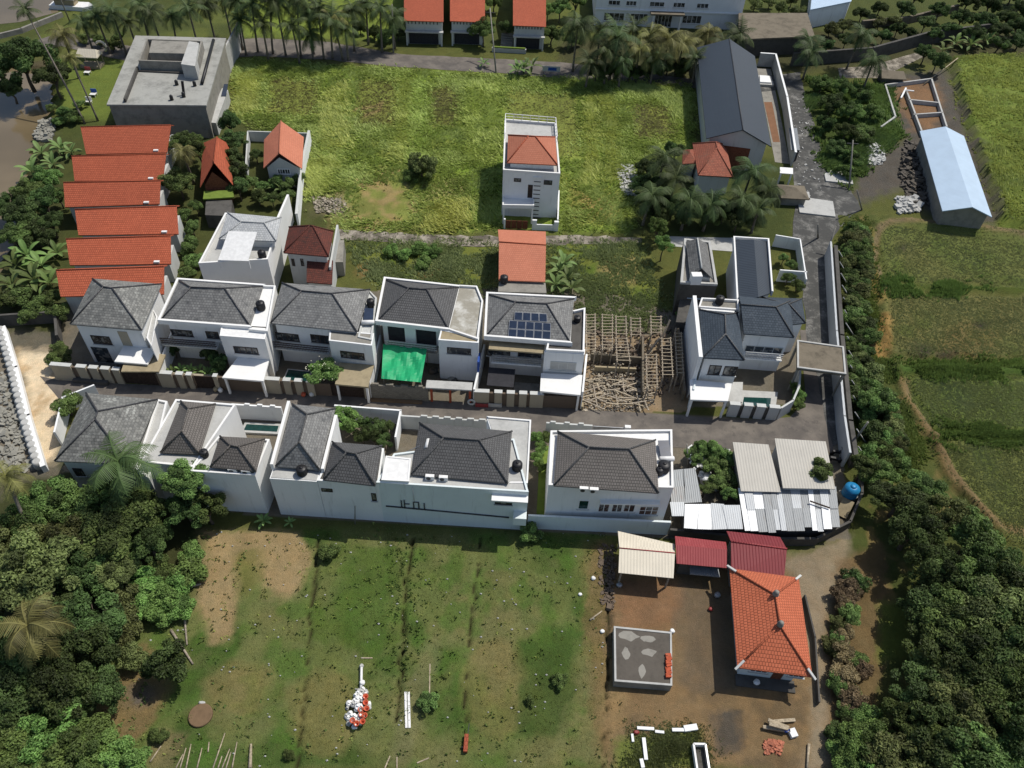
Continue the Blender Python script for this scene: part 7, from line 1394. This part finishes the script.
c = at(785, 731); t = thing('cement_bag', 'blue and white bag at the front of the timber stack', 'bag', c); mb = MB(); mb.blob((c.x, c.y, .3), .35, .25, .2); mb.build('sack', M['blue_tarp'], t); c = at(792, 734); t = thing('stone_block', 'white block at the right end of the timber stack', 'block', c); mb = MB(); mb.obox(c, (1, .3), .6, .7, 0, .4); mb.build('block', M['white'], t)
logs([(809, 744), (807, 768)], .13, 'long pale pole lying along the dirt track', None, 'wood', 'pole'); logs([(590, 620), (602, 611)], .1, 'pale stick pair below the dark debris by the cream shelter', None, 'wood', 'stick')
for x, y, s, mt, lb in ((593, 579, .24, 'white_pt', 'white round bag in the soil left of the cream shelter'), (619, 586, .3, 'steel', 'pale bucket under the left post of the cream shelter'), (602, 632, .22, 'white', 'pale stone left of the grey slab corner'), (580, 595, .2, 'white', 'small white stone in the lower field left of the shelter'), (710, 610, .24, 'red_pl', 'red basin in the shade left of the orange roof'), (717, 596, .35, 'steel', 'grey pot in the shade below the faded red shed'), (756, 683, .3, 'white', 'white pot on the porch of the orange roof house'), (672, 632, .26, 'white', 'white stone at the upper right corner of the grey slab')):
    c = at(x, y); t = thing('small_item', lb, 'item', c); mb = MB(); mb.blob((c.x, c.y, s*.7), s, s*.9, s*.75, 9, 6, .15, R); mb.build('body', M[mt], t); t.name = 'basin' if 'basin' in lb else 'pot' if 'pot' in lb else 'stone' if 'stone' in lb else 'bucket' if 'bucket' in lb else 'bag'; t['category'] = t.name.split('.')[0]
# blue tank by the shacks
c = at(846, 499); t = thing('blue_tank', 'big bright blue water tank beside the patched zinc roof', 'water tank', c); mb = MB(); mb.obox(c, (1, .25), 1.7, 1.3, 0, .9); mb.build('stand', M['conc'], t); mb = MB(); mb.lathe((c.x, c.y, .9), [(.75, 0), (.82, .05), (.82, .35), (.78, .4), (.82, .45), (.82, .8), (.78, .85), (.82, .9), (.8, 1.15), (.45, 1.4), (.3, 1.42)], 20); mb.build('barrel', M['blue_pt'], t); mb = MB(); mb.lathe((c.x, c.y, 2.325), [(.32, 0), (.32, .08), (.1, .12)], 12); mb.build('lid', M['blue_pt'], t)
c = at(843, 512); t = thing('crate_pile', 'tan sheet of board leaning below the blue tank', 'board', c); mb = MB(); mb.bar(c+Vector((-.5, -.7, .2)), c+Vector((.5, .9, 1.0)), 1.2, .08); mb.build('board', M['tan_conc'], t)
c = at(820, 533); t = thing('clay_heap', 'rusty orange sack at the lower edge of the patched zinc roof', 'sack', c); mb = MB(); mb.blob((c.x, c.y, .35), .5, .35, .35, 9, 6, .15, R); mb.build('sack', M['clay_l'], t)
c = at(705, 482); t = thing('drum', 'pale metal drum lying in the leafy yard', 'drum', c); mb = MB(); mb.tube([(c.x-.3, c.y-.5, .5), (c.x+.35, c.y+.6, .5)], .42, 14); mb.build('barrel', M['zinc_w'], t)
c = at(725, 456); t = thing('white_cabinet', 'small white slatted cabinet in the leafy yard', 'cabinet', c); mb = MB(); mb.obox(c, (1, 0), .8, .6, 0, .9); mb.build('case', M['white_pt'], t); mb = MB(); mb.obox(c, (1, 0), .25, .62, .91, .95); mb.build('lid', M['dark_steel'], t)
for x, y, lb, u in ((836, 455, 'dark motorbike parked left of the zinc wall end', (1, .1)), (834, 462, 'pale motorbike parked below the dark one at the wall end', (1, -.1))):
    c = at(x, y); t = thing('motorbike', lb, 'motorbike', c); u = Vector((*u, 0)).normalized(); mt = M['black_pl'] if 'dark' in lb else M['white_pt']
    for s in (-.6, .6):
        w = MB(); n_ = Vector((-u.y, u.x, 0)); w.tube([c+u*s+Vector((0, 0, .28))-n_*.06, c+u*s+Vector((0, 0, .28))+n_*.06], .28, 16); w.build('wheel', M['black_pl'], t)
    b_ = MB(); b_.bar(c-u*.65+Vector((0, 0, .62)), c+u*.1+Vector((0, 0, .55)), .28, .22); b_.bar(c+u*.1+Vector((0, 0, .4)), c+u*.5+Vector((0, 0, .72)), .3, .16); b_.bar(c+u*.6+Vector((0, 0, .3)), c+u*.42+Vector((0, 0, 1.0)), .12, .1); b_.build('body', mt, t); h = MB(); n_ = Vector((-u.y, u.x, 0)); h.bar(c+u*.42-n_*.33+Vector((0, 0, 1.02)), c+u*.42+n_*.33+Vector((0, 0, 1.02)), .05, .05); h.build('handlebar', M['dark_steel'], t); s_ = MB(); s_.bar(c-u*.6+Vector((0, 0, .77)), c+u*.05+Vector((0, 0, .73)), .26, .08); s_.build('seat', M['black_pl'], t)
# ------------------------------------------------------------------ zigzag wall by the sand
P = [at(2, 332), at(14, 372), at(26, 420), at(41, 470)]
t = thing('zigzag_wall', 'scalloped white wall between sandy path and dry channel', 'wall', P[0]); mb = MB()
for a, b in zip(P, P[1:]):
    n = int((b-a).length/.9); 
    for k in range(n): c = lerp(a, b, (k+.5)/n); mb.lathe((c.x, c.y, 0), [(.5, 0), (.5, 1.0), (.34, 1.12)], 8)
mb.build('panel', M['conc_lt'], t); mb = MB(); wall_line(mb, [p+Vector((.55, 0, 0)) for p in P], 1.05, .5); mb.build('coping', M['white'], t)
wall_thing('old_wall', 'dark old wall above the sandy path at the left edge', 'wall', fp((0, 326), (30, 324), (60, 322), (62, 345)), 1.8, .3, M['conc_dk'])
sheet('dry_channel', [(0, 345), (8, 345), (38, 470), (0, 480), (-30, 400)], .06, M['conc_mould'], .2, 1)
# gazebo and boat at upper left
t = thing('gazebo', 'small thatched gazebo with cream roof on the riverside lawn', 'gazebo', at(94, 72)); c = at(93, 66); 
P = [c+Vector((-2.0, -1.3, 2.2)), c+Vector((2.0, -1.3, 2.2)), c+Vector((2.0, 1.3, 2.2)), c+Vector((-2.0, 1.3, 2.2)), c+Vector((-1.6, 0, 3.2)), c+Vector((1.6, 0, 3.2))]; solid_roof(t, P, [[0, 1, 5, 4], [1, 2, 5], [2, 3, 4, 5], [3, 0, 4]], M['cream_m'])
for dx in (-1.7, 1.7):
    for dy in (-1.05, 1.05): mb = MB(); mb.box(c.x+dx-.08, c.x+dx+.08, c.y+dy-.08, c.y+dy+.08, 0, 2.1); mb.build('post', M['wood_g'], t)
mb = MB(); mb.box(c.x-1.8, c.x+1.8, c.y-1.15, c.y+1.15, 0, .4); mb.build('floor', M['wood'], t)
mb = MB(); a = at(103, 52, 2.0); mb.tube([a+Vector((.9*math.cos(k*.5-1), .2*k/9, .9*math.sin(k*.5-1)+1.0)) for k in range(9)], .22, 8); o = mb.build('water_slide', M['cream_m'], None); tag(o, 'curled cream slide end beside the gazebo', 'slide')
for x, y, lb in ((88, 74, 'red and white seat bundle in front of the gazebo'), (94, 96, 'blue and white garden chair on the riverside lawn'), (89, 104, 'white garden chair nearer the leaning palm bases')):
    c = at(x, y); t = thing('garden_chair', lb, 'chair', c); mb = MB(); mb.box(c.x-.5, c.x+.5, c.y-.5, c.y+.5, .38, .48); mb.build('seat', M['white_pt'], t); mb = MB(); mb.box(c.x-.5, c.x+.5, c.y+.4, c.y+.52, .483, 1.1); mb.build('backrest', M['red_m' if 'red' in lb else 'blue_tarp' if 'blue' in lb else 'white_pt'], t)
    for dx in (-.42, .42):
        for dy in (-.42, .38): mb = MB(); mb.box(c.x+dx-.04, c.x+dx+.04, c.y+dy-.04, c.y+dy+.04, 0, .378); mb.build('leg', M['white_pt'], t)
c = at(73, 8); t = thing('boat', 'small white boat moored at the top left canal', 'boat', c); mb = MB(); P = [c+Vector((x*1.0, y, 0)) for x, y in ((-4.2, -1.2), (3.0, -1.4), (4.6, 0), (3.0, 1.4), (-4.2, 1.2))]; mb.prism(P, -.3, .8); mb.build('hull', M['white_pt'], t); mb = MB(); mb.box(c.x-3, c.x+1.0, c.y-.9, c.y+.9, .803, 2.0); mb.build('cabin', M['tan_conc'], t); mb = MB(); mb.box(c.x-3.3, c.x+1.3, c.y-1.1, c.y+1.1, 2.003, 2.12); mb.build('cabin_roof', M['white_pt'], t)
wall_thing('canal_wall', 'grey quay wall along the top left canal', 'wall', fp((-30, 46), (22, 33), (62, 17)), .9, .5, M['conc'])
t = thing('table_slab', 'blue-and-white notice board by the upper road verge', 'board', at(551, 72)); c = at(551, 74); mb = MB(); mb.obox(c, (1, 0), 3.4, .12, .5, 1.5); mb.build('board', M['conc_lt'], t); mb = MB(); mb.obox(c+Vector((.2, -.07, 0)), (1, 0), 1.6, .02, .7, 1.3); mb.build('panel', M['blue_tarp'], t); mb = MB(); mb.obox(c+Vector((-1.3, 0, 0)), (1, 0), .12, .12, 0, .497); mb.build('leg', M['steel'], t); mb = MB(); mb.obox(c+Vector((1.3, 0, 0)), (1, 0), .12, .12, 0, .497); mb.build('leg', M['steel'], t)
c = at(506, 52); t = thing('stair', 'concrete steps between two red-roofed houses', 'stairs', c); mb = MB()
for k in range(6): mb.box(c.x-1.2, c.x+1.2, c.y+2.0+k*.55, c.y+2.55+k*.55, 0, .25*(k+1))
mb.build('steps', M['conc'], t); mb = MB(); mb.box(c.x-2.8, c.x+4, c.y-.4, c.y+.2, 0, .8); mb.build('planter', M['conc_lt'], t); mb = MB(); mb.box(c.x-2.6, c.x+3.8, c.y-.3, c.y+.1, .803, 1.05); mb.build('hedge', M['lawn'], t)
# poles
def pole(bx, by, tx, ty, h, label, r=.13, arm=True):
    a = at(bx, by); b = at(tx, ty, h); t = thing('utility_pole', label, 'pole', a, None); mb = MB(); mb.tube([a, b], [r*1.2, r*.8], 8); mb.build('post', M['conc'], t)
    if arm: mb = MB(); mb.bar(lerp(a, b, .93)-Vector((.9, 0, 0)), lerp(a, b, .93)+Vector((.9, 0, 0)), .1, .1); mb.build('crossarm', M['dark_steel'], t)
pole(393.5, 53, 392, 4, 8.5, 'pale utility pole left of the red-roofed houses'); pole(496, 73, 490, 8, 9, 'leaning utility pole in front of the concrete steps'); pole(849, 190, 853, 140, 7, 'utility pole at the corner of the overgrown lot'); pole(862, 210, 857, 190, 4.5, 'short pole by the track left of the dark yard', .1, False)
pole(852, 444, 868, 422, 4.5, 'leaning pole behind the zinc wall by the green tree', .12, False); pole(818, 238, 818, 224, 3.5, 'short brown post in the middle of the rubble road', .12, False); pole(826, 256, 836, 226, 4, 'slanted pole at the far end of the zinc wall', .12, False); pole(688, 468, 687, 444, 3.5, 'thin grey post in the leafy yard by the white terrace', .08, False); pole(355, 524, 355, 506, 3.6, 'thin grey post against the long white wall', .06, False)
pole(70, 22, 60, -2, 6, 'grey pole beside the moored boat', .12, True)
t = thing('barrier_gate', 'bamboo pole leaning over the shady yard behind the raised field', 'pole', at(924, 84)); a, b = at(924, 84, .3), at(958, 58, 1.6); mb = MB(); mb.tube([a, b], .1, 6); mb.build('rod', M['wood'], t)
t = thing('white_beam', 'white beam pair lying on the unfinished foundation', 'beam', at(905, 92)); mb = MB(); mb.bar(at(901, 98, .9), at(906, 88, .9), .3, .2); mb.bar(at(904, 90, .95), at(914, 91, 1.1), .25, .15); mb.build('timber', M['white'], t)
t = thing('thatch_hut', 'little grey hut roof in the shade by the bank road', 'hut', at(888, 84)); c = at(889, 82); mb = MB(); mb.box(c.x-2, c.x+2, c.y-1.2, c.y+1.2, 0, 1.4); mb.build('wall', M['conc_dk'], t); P = [c+Vector((-2.4, -1.6, 1.4)), c+Vector((2.4, -1.6, 1.4)), c+Vector((2.4, 1.6, 1.4)), c+Vector((-2.4, 1.6, 1.4)), c+Vector((-2.2, .4, 2.1)), c+Vector((2.2, .4, 2.1))]; solid_roof(t, P, [[0, 1, 5, 4], [1, 2, 5], [2, 3, 4, 5], [3, 0, 4]], M['conc_mould'])
